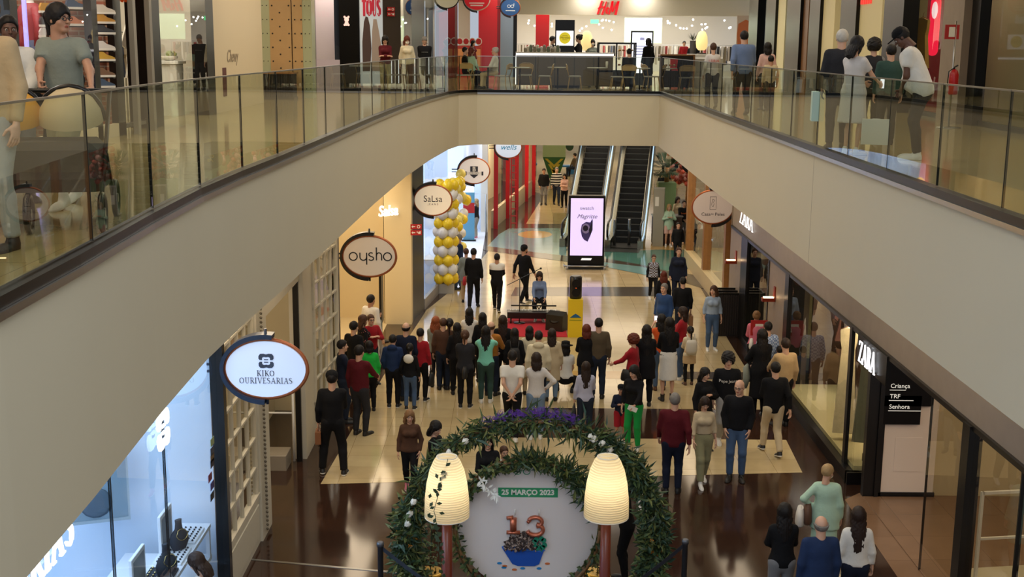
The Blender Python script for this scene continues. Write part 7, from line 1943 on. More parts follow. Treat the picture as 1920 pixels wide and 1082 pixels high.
    for i, sd in enumerate((-1, 1)):
        an = lg[i][2]; lift = max(0, an[2] - .088); pt = math.atan2(lift, .16); yw = -sd * .16
        if legs in ('walk', 'walk2'): yw = 0
        Bz = np.array([[math.cos(yw), -math.sin(yw), 0], [math.sin(yw), math.cos(yw), 0], [0, 0, 1]]); Bx = np.array([[1, 0, 0], [0, math.cos(-pt), -math.sin(-pt)], [0, math.sin(-pt), math.cos(-pt)]])
        v = (sv * (.92 if fem else 1.02)) @ (Bz @ Bx).T + np.array((an[0], an[1] + .01, lift)); o = bpy.data.objects.new('shoe', np_mesh('shoe', v * s, sq_, [mat('shoe_' + shoe, sc_[0], .5), mat('sole_' + shoe, sc_[1], .6)], sm)); col.objects.link(o); o.parent = r
    if text:
        tbody, size, zz, c = text; mb = MB(); yy = .16 if fem else .145
        # project lettering on the chest
        vs, fs = text_mesh(tbody, size, extrude=.001)
        pts = []
        for v in vs:
            x = -v.x; zq = zz + v.y; y = .70 * math.sqrt(max(0, (.185 * fat) ** 2 - x * x)) + .012 + v.z; pts.append(tuple(W((x, y, zq)) * s))
        mb.add(pts, fs); mb.build('chest_print', mat('print_' + tbody[:3], c, .6), r)
    info = dict(root=r, s=s, hands=[np.array(a[2]) - 0 for a in ar], el=[np.array(a[1]) for a in ar], W=W, hd=hd, loc=Vector(loc), headc=headc)
    return info


def wpos(inf, p):
    a = -math.radians(inf['hd']); x, y, z = [float(c) * inf['s'] for c in p]; return inf['loc'] + Vector((x * math.cos(a) - y * math.sin(a), x * math.sin(a) + y * math.cos(a), z))


def grippt(inf, i, d=.07):
    w_, e = inf['hands'][i], inf['el'][i]; u = (w_ - e) / np.linalg.norm(w_ - e); return wpos(inf, w_ + u * d)


def phone(inf, i, label, litc=(235, 240, 255)):
    p = grippt(inf, i, .10); a = -math.radians(inf['hd']); r = empty('phone', p, a, label, 'phone', 'phones held by onlookers'); m = MB(); m.bbox(-.038, .038, -.006, .006, -.04, .11, .004); m.build('phone_body', M_black, r)
    m = MB(); m.box(-.033, .033, -.0085, -.006, -.03, .10); m.build('phone_screen', lit('lit_phone', litc, 1.0), r); return r


def bag(inf, i, label, c, w_=.28, h=.26, name='handbag', strap=.3, off=(0, 0, 0), paper=False):
    p = grippt(inf, i, .08) if i is not None else wpos(inf, off); a = -math.radians(inf['hd'])
    r = empty(name, p, a, label, 'bag'); m = MB(); z1_ = -.05 - strap * .4 if i is not None else 0
    if paper: m.prism([(-w_ / 2, z1_ - h), (w_ / 2, z1_ - h), (w_ / 2, z1_), (-w_ / 2, z1_)], face_T((-.05, 0, 0), (1, 0, 0)), .1)
    else: m.tube([(0, 0, z1_ - h), (0, 0, z1_ - h + .03), (0, 0, z1_ - h * .4), (0, 0, z1_)], [w_ * .42, w_ * .5, w_ * .45, w_ * .3], 14, flat=1.0); m.v = [(v[0] * .42, v[1], v[2]) for v in m.v]
    m.build('bag_body', mat('bag%s' % (c,), c, .6), r)
    m = MB(); m.tube([(0, -w_ * .25, z1_ - .02), (0, -w_ * .12, -.0), (0, w_ * .12, -.0), (0, w_ * .25, z1_ - .02)], .009, 6); m.build('handle', mat('bag%s' % (c,), c, .6), r); return r


def P2(hx, hy, fy=None, h=1.7, z0=0.0):
    """stand point and height from the head top pixel and either the foot row or a height"""
    if fy:
        f = fl(hx, fy, z0); t = at(hx, hy, f.y); h = t.z - z0
    g = fl(hx, hy, z0 + h); return Vector((g.x, g.y, z0)), h


def pp_(label, hx, hy, fy=None, h=1.7, z0=0.0, Y=None, **k):
    if Y: q = at(hx, hy, Y); return person(label, Vector((q.x, Y, z0)), q.z - z0, **k)
    l, hh = P2(hx, hy, fy, h, z0); return person(label, l, hh, **k)


def backpack(inf, label, c, z=1.22, w_=.26, h=.32):
    p = wpos(inf, inf['W']((0, -.155, z))); a = -math.radians(inf['hd']); r = empty('backpack', p, a, label, 'backpack'); m = MB()
    m.tube([(0, -.03, -h / 2), (0, -.04, -h / 4), (0, -.04, h / 4), (0, -.03, h / 2)], [w_ * .42, w_ * .5, w_ * .5, w_ * .36], 12); m.v = [(v[0], v[1] * .5 - .02, v[2]) for v in m.v]; m.build('bag_body', mat('bag%s' % (c,), c, .7), r)
    m = MB()
    for s in (-1, 1): m.tube([(s * .07, -.02, h * .35), (s * .085, .0, .2), (s * .09, .08, .27)], .012, 6)
    m.build('strap', mat('bag%s' % (c,), c, .7), r)
# ---------------------------------------------------------------- the crowd, lower floor, nearest first
a = pp_('woman in black coat and grey trousers left of the balding man at the bottom', 1472, 945, h=1.66, sex='f', hr='long', hc='bk', hL=.30, top='bk', bot='gy', hem=.84, arms=('front', 'front'))
a = pp_('balding grey-haired man in dark blue sweater seen from behind at the bottom edge', 1541, 966, h=1.74, hd=-4, hr='bald', hc='gr', top='db', bot='dj', fat=1.12, arms=('down', 'down'), legs='walk')
a = pp_('woman with long brown hair in pale denim jacket and dark blue jeans, lower right corner', 1611, 952, h=1.66, hd=4, sex='f', hr='long', hc='db', hL=.40, top='wh', bot='nv', arms=('down', 'down'), hem=.93)
a = pp_('short-haired blond woman in mint blazer and skirt with face mask, carrying a brown bag', 1553, 872, h=1.62, hd=12, sex='f', hr='short', hc='bl', top='pm', bot='pm', skirt=(.52, .02), hem=.72, arms=('hip', 'down'), head=(35, 10), mask=True, shoe='b', fat=1.1)
bag(a, None, 'brown slouchy shoulder bag of the woman in the mint blazer', (92, 62, 46), .34, .30, off=(-.27, -.02, 1.12)); bag(a, None, 'white tote bag behind the brown shoulder bag', (206, 200, 192), .34, .26, off=(-.38, -.04, 1.04))
a = person('dark-haired woman in a white top looking into the jewellery window', Vector((-3.58, 13.42, 0)), 1.62, hd=-75, sex='f', hr='bob', hc='db', hL=.16, top='ws', bot='nv', arms=('front', 'chest'), head=(0, 25), lean=8)
a = person('crouching person in black behind the right lamp looking at a phone', Vector((1.66, 16.3, 0)), 1.62, hd=-80, sex='f', hr='long', hc='db', hL=.2, top='bk', bot='bk', arms=('fwd', 'fwd'), head=(0, 35), lean=10, sleeve='short')
phone(a, 0, 'white phone held by the person in black behind the right lamp')
a = pp_('smiling woman with grey-blond hair in brown sweater and black jeans left of the arch', 768, 768, 922, hd=178, sex='f', hr='wavy', hc='lb', hL=.14, top='bn', bot='bk', shoe='p', arms=('pocket', 'down'), legs='walk', head=(-10, 5))
a = pp_('black-haired woman in black coat in profile just left of the arch top', 816, 790, h=1.60, hd=110, sex='f', hr='long', hc='bk', hL=.10, top='bk', bot='bk', hem=.6, arms=('front', 'front'), head=(15, 20))
a = pp_('dark-haired woman in black half hidden behind the arch foliage', 915, 815, h=1.55, hd=175, sex='f', hr='long', hc='bk', hL=.2, top='bk', bot='bk', arms=('front', 'front'))
a = pp_('brown-haired child mostly hidden behind the arch beside the woman in black', 945, 838, h=1.25, hd=160, hr='short', hc='br', top='wh', bot='dj')
a = pp_('grey-haired man in maroon jacket and dark trousers walking away, right of the arch', 1266, 738, 925, hd=5, hr='short', hc='gr', top='mr', bot='nv', arms=('wf', 'wb'), legs='stand', fat=1.22, hem=.84)
a = pp_('young woman in cropped beige top and khaki trousers walking towards the camera', 1322, 745, 906, hd=176, sex='f', hr='long', hc='db', hL=.16, top='be', bot='kh', shoe='w', arms=('down', 'wf'), legs='walk2', head=(0, 25), hem=1.02, loose=.012)
a = pp_('bald man in black sweater and blue jeans with glasses, hands in pockets', 1387, 712, 898, hd=192, hr='none', top='bk', bot='jn', arms=('pocket', 'pocket'), legs='stand', glasses=True, head=(20, 8), fat=1.05)
a = pp_('dark-haired woman in black jacket holding her collar, behind the girl in the crop top', 1322, 690, h=1.60, hd=150, sex='f', hr='long', hc='bk', hL=.18, top='bk', bot='gy', hem=.75, arms=('chest', 'down'), head=(-10, 10))
a = pp_('teenager in black printed sweatshirt and pale grey trousers with thick black hair', 1366, 661, 838, hd=182, hr='curly', hc='bk', top='bk', bot='lg', shoe='w', arms=('down', 'down'), legs='walk', text=('Pepe Jeans', .075, 1.27, (230, 225, 215)), hem=.82, loose=.01, head=(0, 8))
a = pp_('man in black jacket and beige trousers walking away at the right', 1455, 678, 853, hd=-6, hr='short', hc='bk', top='bk', bot='be', shoe='m', arms=('front', 'wb'), legs='walk', hem=.82, fat=1.1)
a = pp_('man in beige sweater and dark trousers facing the store window', 1474, 635, 800, hd=-12, hr='short', hc='db', top='tn', bot='bk', arms=('fwd', 'down'))
a = pp_('woman with long black hair in a long black coat beside the store window', 1430, 618, 782, hd=-10, sex='f', hr='long', hc='bk', hL=.42, top='bk', bot='bk', hem=.40, arms=('chest', 'front'))
r = empty('folded_jacket', wpos(a, (-.28, .05, .98)), .3, 'pale grey denim jacket carried over the arm of the woman in the long black coat', 'jacket'); m = MB(); m.tube([(0, 0, -.42), (.03, 0, -.2), (0, 0, .02), (.05, .03, .06)], [.06, .13, .10, .05], 12, flat=.55); m.build('cloth', clothmat('gt'), r)
phone(a, 0, 'lit phone in the hand of the woman in the long black coat')
a = pp_('man in blue checked shirt half hidden behind the woman in the long black coat', 1441, 604, h=1.72, hd=-5, hr='short', hc='bk', top='bs', pat='chk', bot='dj')
a = pp_('woman in pink jacket with blond bun and white bag by the stone pier', 1419, 584, h=1.64, hd=10, sex='f', hr='bun', hc='lb', top='pk', bot='bk', arms=('front', 'fwd')); bag(a, None, 'small white shoulder bag on the back of the woman in pink', (216, 212, 206), .26, .22, off=(-.1, -.24, 1.12))
a = pp_('small dark-haired child in blue between the checked shirt and the beige sweater', 1462, 650, h=1.22, hd=0, hr='short', hc='bk', top='bl', bot='dj')
a = pp_('woman in pale blue shirt and blue jeans walking towards the camera near the right bin', 1338, 536, 656, hd=178, sex='f', hr='wavy', hc='br', hL=.10, top='sb', bot='jn', shoe='w', arms=('down', 'down'), legs='stand', head=(35, -5), hem=.98)
a = pp_('girl in cream jacket with small white backpack, beige skirt and black leggings', 1295, 613, 722, hd=-5, sex='f', hr='pony', hc='bk', top='cr', bot='tn', skirt=(.66, .03), botlen='bk', shoe='b', arms=('front', 'front')); backpack(a, 'small off-white backpack on the girl in the cream jacket', (196, 190, 176), 1.2)
a = pp_('girl in red cardigan and jeans with glasses, in profile facing left', 1281, 576, 712, hd=-65, sex='f', hr='long', hc='db', hL=.12, top='rd', bot='jn', shoe='w', glasses=True, arms=('front', 'front'))
a = pp_('woman with long black hair in black top and white skirt with black boots', 1256, 596, 752, hd=-4, sex='f', hr='long', hc='bk', hL=.34, top='bk', bot='wh', skirt=(.46, .03), shoe='B', arms=('front', 'front'), hem=.96)
a = pp_('black-haired woman in orange jacket and jeans holding up a phone', 1241, 590, 732, hd=-8, sex='f', hr='long', hc='bk', hL=.22, top='og', bot='jn', shoe='b', arms=('phone', 'chest'), grip=(True, False)); phone(a, 0, 'phone with lit screen raised by the woman in the orange jacket')
a = pp_('woman with very long black hair in a black coat, left of the orange jacket', 1213, 610, 762, hd=-3, sex='f', hr='long', hc='bk', hL=.55, top='bk', bot='bk', hem=.62, arms=('front', 'front'))
a = pp_('woman with curly red-brown hair in a red coat stretching her hand to the left', 1188, 628, h=1.62, hd=-62, sex='f', hr='curly', hc='rd', top='rd', bot='bk', arms=('fwd', 'down'), hem=.7); bag(a, None, 'black shoulder bag of the woman in the red coat', (20, 18, 18), .24, .24, off=(-.26, .05, 1.0))
a = pp_('woman in black top and bright green trousers leaning over the boy', 1191, 684, 842, hd=205, sex='f', hr='long', hc='bk', hL=.30, top='bk', bot='gn', shoe='w', arms=('fwd', 'down'), lean=5, head=(20, 15), hem=.95)
m = MB(); p = grippt(a, 0, .1); m.box(-.09, .09, -.01, .0, -.03, .06, 0, Matrix.Rotation(.4, 4, 'Y')); o = m.build('folded_paper', M_white); o.location = p; tag(o, 'folded white paper in the hand of the woman in green trousers', 'paper')
a = pp_('boy in navy jacket, red shorts and black cap being held by the woman in green', 1165, 722, 832, hd=178, hr='short', hc='bk', sk='m', top='nv', bot='rd', botlen=.35, shoe='w', arms=('chest', 'chest'), hat='cap', hem=.84)
a = pp_('grey-haired man in blue sweater with a dark strap, looking left', 1246, 532, 655, hd=-140, hr='short', hc='gr', top='bl', bot='nv', arms=('down', 'down'), fat=1.15)
a = pp_('man in black jacket walking away with a brown paper bag', 1281, 520, 640, hd=0, hr='short', hc='bk', top='bk', bot='dj', arms=('down', 'down'), fat=1.08, hem=.82); bag(a, 1, 'brown paper bag in the hand of the man in the black jacket', (128, 88, 54), .30, .26, paper=True, strap=.1, name='paper_bag')
a = pp_('woman with red-brown hair in black walking away behind the blue sweater man', 1245, 508, 606, hd=0, sex='f', hr='wavy', hc='rd', hL=.20, top='bk', bot='bk', legs='walk')
a = pp_('elderly woman in brown checked vest with glasses walking towards the camera', 1226, 477, 563, hd=178, sex='f', hr='short', hc='br', top='bk', bot='bk', vest='bn', glasses=True, shoe='w', legs='walk')
a = pp_('short-haired older woman in dark navy coat walking towards the camera', 1273, 464, 572, hd=182, sex='f', hr='short', hc='br', top='nv', bot='nv', hem=.75, arms=('down', 'down'))
a = pp_('woman in mint hoodie with the hood up and bare legs near the escalator', 1255, 383, 462, hd=175, sex='f', hr='bob', hc='bl', hL=.06, top='pm', bot='pt', hem=.70, shoe='w', arms=('chest', 'chest'), botlen=.35, hood=True)
a = pp_('youth in black hoodie with orange print behind the boy in the tracksuit', 1283, 376, h=1.68, hd=180, hr='short', hc='db', top='bk', bot='gy', text=('Thrasher', .10, 1.25, (214, 110, 40)), arms=('down', 'front'))
a = pp_('dark-haired woman in pale top behind the mint hoodie', 1271, 369, h=1.62, hd=150, sex='f', hr='long', hc='db', hL=.15, top='be', bot='bk')
a = pp_('boy in black tracksuit with white waist band near the escalator', 1272, 417, 492, hd=180, hr='short', hc='bk', top='bk', bot='bk', shoe='w')
a = pp_('long-haired woman in black flowered top and jeans at the right shops', 1298, 404, 490, hd=200, sex='f', hr='wavy', hc='br', hL=.22, top='bk', pat='flo', bot='dj', arms=('front', 'front'), shoe='k')
a = pp_('person in white partly hidden behind the oval sign on the right', 1303, 388, h=1.66, hd=180, hr='short', hc='db', top='wh', bot='gy')
a = pp_('figure in black with green skirt standing left of the palm', 1241, 322, h=1.62, hd=160, sex='f', hr='bob', hc='bk', hL=.08, top='bk', bot='ol', skirt=(.6, .03), hem=.95)
for lb, px, py, c, hcx in (('person in white sitting at the far right end above the blossoms', 1253, 285, 'wh', 'br'), ('person in blue sitting beside the one in white at the far right end', 1268, 292, 'bl', 'bk')):
    g = fl(px, py, 1.32); a = person(lb, Vector((g.x, g.y, 0)), 1.7, hd=-150 if c == 'wh' else -120, hr='short', hc=hcx, top=c, bot='nv', legs='sit', arms=('lap', 'lap')); m = MB(); m.bbox(g.x - .3, g.x + .3, g.y - .3, g.y + .25, 0, .46, .02); tag(m.build('bench_block', mat('bench_pale', (200, 196, 186), .5)), 'pale seat block under the far sitting person in ' + ('white' if c == 'wh' else 'blue'), 'seat')
a = pp_('man in dark jacket and grey trousers walking towards the camera, left of the striped sweater', 1020, 316, 384, hd=180, hr='short', hc='bk', sk='m', top='bk', bot='gy', arms=('pocket', 'pocket'))
a = pp_('man in black and white striped sweater at the far end', 1044, 313, 384, hd=175, hr='short', hc='gr', top='bk', pat='str', bot='dj', arms=('down', 'down'), legs='walk')
a = pp_('woman in pink top and black trousers with folded arms beside the striped sweater', 1059, 326, 389, hd=195, sex='f', hr='wavy', hc='bk', hL=.10, top='pt', bot='bk', arms=('fold', 'fold'))
g = fl(1078, 289, 1.32); a = person('man in brown jacket sitting on the blue bench left of the escalator', Vector((g.x, g.y, 0)), 1.72, hd=-60, hr='short', hc='bk', top='ol', bot='dj', legs='sit', arms=('lap', 'lap'))
a = pp_('blond woman in dark jacket, grey trousers and pink shoes at the bright shop entrance', 893, 373, 447, hd=-70, sex='f', hr='long', hc='bl', hL=.14, top='ch', bot='lg', shoe='p', arms=('chest', 'chest'))
a = pp_('man in navy sweater and jeans with folded arms leaning beside the balloons', 861, 440, 543, hd=-110, hr='short', hc='gr', top='db', bot='jn', arms=('fold', 'fold'), legs='cross')
a = pp_('woman in grey coat with a red bag behind the man in black by the balloons', 874, 466, h=1.62, hd=5, sex='f', hr='short', hc='br', top='gt', bot='tn', hem=.7); bag(a, None, 'red handbag hanging at the side of the woman in the grey coat', (180, 30, 40), .28, .24, off=(-.02, -.25, .88))
a = pp_('man in black jacket walking away near the balloon column', 888, 466, 579, hd=8, hr='short', hc='bk', top='bk', bot='bk', legs='walk2', arms=('wf', 'down'))
a = pp_('youth in sweater with white shoulders and black body walking away', 932, 475, 584, hd=4, hr='short', hc='bk', sk='m', top='bk', pat='top', bot='bk', shoe='m', legs='walk', arms=('front', 'front'))
a = pp_('bearded man in black tracksuit and beanie walking past the piano', 983, 459, 570, hd=40, hr='short', hc='bk', sk='m', beard=True, hat='beanie', top='bk', bot='bk', shoe='m', legs='walk', arms=('wb', 'wf'), head=(20, 0))
# keyboard player on a stool
g = fl(1014, 533, 1.30); KP = Vector((g.x, 33.35, 0.02))
r = empty('piano_stool', (KP.x, KP.y + .02, .02), 0, 'black stool under the keyboard player', 'stool'); m = MB(); m.bbox(-.2, .2, -.15, .15, .44, .50, .02); m.build('seat', M_black, r)
for sx in (-1, 1):
    m = MB(); m.tube([(sx * .2, -.14, 0), (-sx * .16, .12, .44)], .014, 6); m.build('leg', M_black, r)
a = person('young woman with long dark hair in a denim jacket playing the keyboard', KP, 1.62, hd=180, sex='f', hr='long', hc='db', hL=.22, top='bs', bot='bk', shoe='w', legs='sit', arms=('keys', 'keys'), head=(0, 22), lean=6, seat=.50)
# ---------------------------------------------------------------- audience
A = lambda *x, **k: pp_(*x, **k)
a = A('woman with black hair and white top raising a phone, furthest left of the back row', 880, 578, h=1.60, sex='f', hr='long', hc='bk', hL=.22, top='wh', bot='bk', arms=('chest', 'phone'), grip=(False, True)); phone(a, 1, 'phone with lit screen raised at the left of the audience back row')
a = A('woman with black hair in black just behind the mint hoodie raising both arms', 905, 587, h=1.60, sex='f', hr='long', hc='bk', hL=.2, top='bk', bot='bk')
a = A('long-haired woman in mint hooded sweater and dark jeans filming with both hands', 911, 612, 756, sex='f', hr='long', hc='bk', hL=.32, top='mt', bot='fr', shoe='w', arms=('phone', 'phone'), grip=(True, True), hd=2); phone(a, 0, 'phone held up by the woman in the mint sweater')
a = A('bald man in mustard sweater and dark jeans with glasses, right of the mint sweater', 921, 603, 742, hr='bald', hc='br', top='mu', bot='dj', hd=20, glasses=True, arms=('front', 'chest'))
a = A('woman with low ponytail in dark grey jacket and black leggings with striped trainers', 872, 620, 765, sex='f', hr='pony', hc='br', hL=.1, top='ch', bot='bk', shoe='m', arms=('fold', 'fold'), hd=4, hem=.80); bag(a, None, 'black shoulder bag at the hip of the woman in the dark grey jacket', (24, 22, 24), .28, .24, off=(.02, -.24, 1.0))
a = A('tall woman with very long brown hair in black beside the mustard sweater', 943, 592, h=1.70, sex='f', hr='long', hc='db', hL=.46, top='bk', bot='bk')
a = A('woman with long black hair, black coat and thin backpack straps in the middle row', 965, 616, 746, sex='f', hr='long', hc='bk', hL=.28, top='bk', bot='bk', hem=.55); backpack(a, 'small black backpack on the woman in the middle row', (30, 28, 30), 1.14, .24, .3)
a = A('dark-haired woman in a long cream knitted coat in the middle of the audience', 993, 612, 740, sex='f', hr='bob', hc='bk', hL=.12, top='cr', bot='be', hem=.48)
a = A('young man in cream hooded sweater in the middle of the audience', 1010, 621, h=1.72, hr='short', hc='bk', top='cr', bot='dj', hood=True)
a = A('woman with long brown hair in beige coat and grey jeans, right of the cream hood', 1035, 617, 752, sex='f', hr='long', hc='db', hL=.28, top='be', bot='lj', hem=.52, shoe='k')
g = fl(1061, 650, 1.04); a = person('squatting woman in black hat, white t-shirt and black trousers', Vector((g.x, g.y, 0)), 1.66, sex='f', hr='bob', hc='bk', hL=.10, top='wh', bot='bk', legs='squat', hat='hat', sleeve='short', arms=('lap', 'lap'), lean=8)
a = A('man in white t-shirt and black trousers with his hands clasped behind his back', 961, 656, 826, hr='short', hc='bk', top='wh', bot='bk', sleeve='short', arms=('behind', 'behind'), shoe='w', legs='walk', hd=3, hem=.84)
a = A('woman in white blouse and pale blue jeans with a hand on her hip', 1006, 662, 824, sex='f', hr='long', hc='db', hL=.12, top='ws', bot='lj', arms=('chin', 'hip'), shoe='w', hd=-5)
a = A('woman with very long dark hair in lavender top and dark jeans with a black bag', 1099, 679, 822, sex='f', hr='long', hc='db', hL=.36, top='lv', bot='dj', arms=('down', 'front'), shoe='w'); bag(a, 0, 'black handbag hanging at the left side of the woman in the lavender top', (24, 22, 22), .22, .24, strap=.05)
a = A('woman with dark red hair in black coat at the right of the audience', 1100, 609, 748, sex='f', hr='long', hc='rd', hL=.10, top='bk', bot='dj', hem=.78, arms=('front', 'front'))
a = A('young man in olive sweater and dark blue jeans at the right end of the audience', 1123, 597, 748, hr='short', hc='bk', top='ol', bot='dj', arms=('chest', 'down'))
a = A('boy in dark blue hooded sweater with white-soled trainers, left part of the audience', 736, 628, 764, hr='short', hc='bk', top='db', bot='bk', shoe='m', hood=True, arms=('pocket', 'pocket'), hd=5)
a = A('girl with ponytail in black hoodie with white hood and blue jeans', 768, 645, 768, sex='f', hr='pony', hc='bk', top='bk', bot='jn', shoe='m', hood=False, hd=6, arms=('pocket', 'down'))
r = empty('white_hood', wpos(a, a['W']((0, -.10, 1.45))), -math.radians(6), 'white hood hanging on the back of the black-hooded girl', 'hood'); m = MB(); m.ball((0, -.06, -.04), .10, 12, sq=(1.1, .5, 1)); m.build('hood_cloth', M_white, r)
a = A('woman with short dark hair in a red coat and black trousers', 788, 616, 752, sex='f', hr='short', hc='bk', top='rd', bot='bk', shoe='m', hem=.84, hd=15, arms=('front', 'down')); bag(a, 1, 'black handbag in the hand of the woman in the red coat', (20, 20, 22), .28, .26, strap=.15)
a = A('balding man in dark navy padded jacket behind the girl with the ponytail', 761, 605, h=1.72, hr='bald', hc='bk', top='nv', bot='dj', hd=10)
a = A('woman with long ginger hair in pale grey jacket and dark patterned trousers', 817, 594, 726, sex='f', hr='wavy', hc='or', hL=.20, top='gt', bot='ch', shoe='k', fat=1.15, hd=12, arms=('front', 'front')); bag(a, None, 'small grey handbag on the hip of the ginger-haired woman', (110, 116, 112), .22, .2, off=(.22, -.1, 1.0))
a = A('woman in black with dark ponytail right of the ginger hair', 843, 598, h=1.60, sex='f', hr='pony', hc='bk', top='bk', bot='bk', arms=('chin', 'front'))
a = A('woman with long black hair in black between the ponytails', 857, 606, h=1.60, sex='f', hr='long', hc='bk', hL=.3, top='bk', bot='bk')
a = A('dark head behind the ginger-haired woman in the back of the audience', 831, 597, h=1.62, hr='short', hc='br', top='bn', bot='dj')
# group by the left shop front
a = A('youth in black sweater and trousers with cap and black and white trainers, standing nearest left', 622, 697, 890, hr='short', hc='bk', hat='beanie', top='bk', bot='bk', shoe='m', hd=-4, legs='wide', arms=('down', 'front'), loose=.004); bag(a, 0, 'small brown paper bag in the hand of the youth with black and white trainers', (132, 84, 50), .26, .22, paper=True, strap=.05, name='paper_bag')
a = A('man in dark red sweater and grey trousers standing at the left shop front', 673, 648, 816, hr='short', hc='bk', top='mr', bot='ch', shoe='k', hd=25, arms=('down', 'fwd'), fat=1.08)
a = A('man in dark jacket and jeans looking right in front of the white lattice window', 641, 638, 792, hr='short', hc='bk', top='nv', bot='dj', hd=70, arms=('front', 'front'))
a = A('person in bright green padded jacket behind the dark red sweater', 692, 640, h=1.50, sex='f', hr='bob', hc='bk', hL=.05, top='bg', bot='bk', hd=-20, fat=1.25)
a = A('young man in black t-shirt at the opening of the pale shop', 663, 603, h=1.72, hr='short', hc='bk', top='bk', bot='bk', hd=30)
a = A('woman with brown bob in dark flowered jacket beside the child with the red scarf', 680, 591, h=1.64, sex='f', hr='bob', hc='br', hL=.12, top='bk', pat='flo', bot='bk', hd=60)
a = A('child with glasses and bright red scarf held up among the adults', 695, 590, h=1.58, hd=150, hr='short', hc='br', top='rd', bot='dj', glasses=True, arms=('chest', 'chest'))
a = A('man in long white shirt inside the pale shop', 695, 553, h=1.76, hr='short', hc='bk', sk='m', top='wh', bot='wh', hem=.3, hd=35, arms=('down', 'down'))
a = A('dark-haired child behind the man in the long white shirt', 708, 580, h=1.40, hr='short', hc='bk', top='gt', bot='lg', hd=60)
# ---------------------------------------------------------------- upper floor
UU = dict(z0=U)
a = person('tall man in grey t-shirt and khaki shorts with glasses pushing the pushchair', Vector((-3.98, 10.95, U)), 1.78, hd=190, hr='pony', hL=.05, hc='bk', sk='m', top='gt', bot='kb', botlen=.35, shoe='w', sleeve='short', arms=(((.42, .30, 1.04), (.6, 0, -1)), ((-.02, .42, 1.04), (.6, 0, -1))), head=(-72, 0), glasses=True, grip=(True, True), legs='walk')
UM = a
a = person('woman with long brown hair behind the man in the grey t-shirt', Vector((-4.55, 12.4, U)), 1.68, hd=190, sex='f', hr='long', hc='br', hL=.3, top='bk', bot='bk')
a = person('black-haired person in white shirt with dark green collar at the left edge', Vector((-4.52, 11.15, U)), 1.66, hd=150, hr='short', hc='bk', sk='d', top='wh', bot='gy', arms=('front', 'front'))
a = person('person in tan jacket cut off by the left edge', Vector((-3.62, 8.55, U)), 1.76, hd=200, hr='short', hc='br', top='tn', bot='lg', arms=('down', 'down'), fat=1.05)
a = A('dark-haired woman in dark red sweater with folded arms leaning at the left upper glass', 722, 67, Y=36.9, z0=U, sex='f', hr='bob', hc='bk', hL=.14, top='mr', bot='kh', hd=172, arms=('fold', 'fold'), head=(0, 30))
a = A('woman in cream sweater with face mask at the left upper glass', 763, 68, Y=37.4, z0=U, sex='f', hr='bob', hc='rd', hL=.12, top='cr', bot='bn', hd=170, arms=('down', 'down'), mask=True, head=(-10, 20))
a = A('older man in black printed sweatshirt looking down at the left upper glass', 796, 69, Y=37.9, z0=U, hr='short', hc='gr', top='bk', bot='ch', hd=175, arms=('behind', 'behind'), head=(0, 35), text=('~~~~~~', .06, 1.27, (220, 215, 210)))
def seated(lb, px, py, c, hcx, hd, sex='m', hrx='short', z=U, hh=1.68, Y=None, bot='nv', **k):
    g = fl(px, py, z + 1.30)
    if Y: g = at(px, py, Y)
    return person(lb, Vector((g.x, g.y, z)), hh, hd=hd, sex=sex, hr=hrx, hc=hcx, top=c, bot=bot, legs='sit', arms=('lap', 'lap'), **k)
seated('dark-haired man in black seated furthest left at the cafe terrace', 872, 90, 'bk', 'bk', 90, Y=42.6)
seated('red-haired woman in pale blue seated at the left cafe table', 884, 92, 'pm', 'rd', 60, 'f', 'bob', Y=41.9, hL=.1)
seated('white-haired person in white jacket seated at the left cafe table', 928, 93, 'wh', 'wh', -80, Y=41.2, bot='be')
seated('grey-haired person seated behind the white jacket', 930, 86, 'ch', 'gr', -80, Y=43.2)
a = A('woman in dark red standing before the red shop', 887, 76, Y=54.5, z0=U, sex='f', hr='long', hc='bk', hL=.12, top='mr', bot='bk', hd=120)
a = A('cafe worker in black with black hair behind the counter right of the black totem', 1086, 65, Y=43.95, z0=U, hr='bun', hc='bk', sex='f', top='bk', bot='bk', hd=-80)
a = A('cafe worker in black half hidden left of the black totem', 1036, 68, Y=44.3, z0=U, hr='short', hc='bk', top='bk', bot='bk', hd=80)
a = A('person in grey with face mask behind the cafe counter', 1111, 74, Y=44.4, z0=U, sex='f', hr='bob', hc='bk', hL=.08, top='gt', bot='bk', hd=170, mask=True)
seated('man in black seated in the curved beech chair by the pastry case', 1180, 96, 'bk', 'bk', 0, Y=40.45)
a = A('woman with long black hair in black standing against the lit information screen', 1216, 72, Y=43.2, z0=U, sex='f', hr='bob', hc='bk', hL=.1, top='bk', bot='bk', hd=-30, hem=.5)
a = A('person in red shirt in the far store', 1283, 77, Y=64, z0=U, hr='short', hc='bk', top='rd', bot='bk', hd=180)
a = A('dark figure standing between the plant and the right paper lamp', 1301, 77, Y=46.8, z0=U, hr='short', hc='bk', top='bk', bot='bk', hd=180)
a = A('brown-haired person in white jacket with red print walking away on the right walkway', 1338, 80, Y=29.6, z0=U, sex='f', hr='short', hc='br', top='ws', bot='ch', hd=-2, legs='walk', arms=('down', 'front'))
vs = [(0, 0)]
r = a['root']; m = MB(); T = face_T(tuple(a['W']((0, -.155, 1.28)) * a['s']), (0, -1, 0)); put_text(m, 'LEIRIA', T, .09, extrude=.002); m.build('back_print', mat('print_red', (180, 40, 40), .6), r)
a = A('large man in blue shirt and black trousers walking away on the right walkway', 1396, 57, Y=27, z0=U, hr='short', hc='bk', top='bs', bot='bk', hd=-2, fat=1.3, legs='walk', arms=('wb', 'wf'), hem=.86)
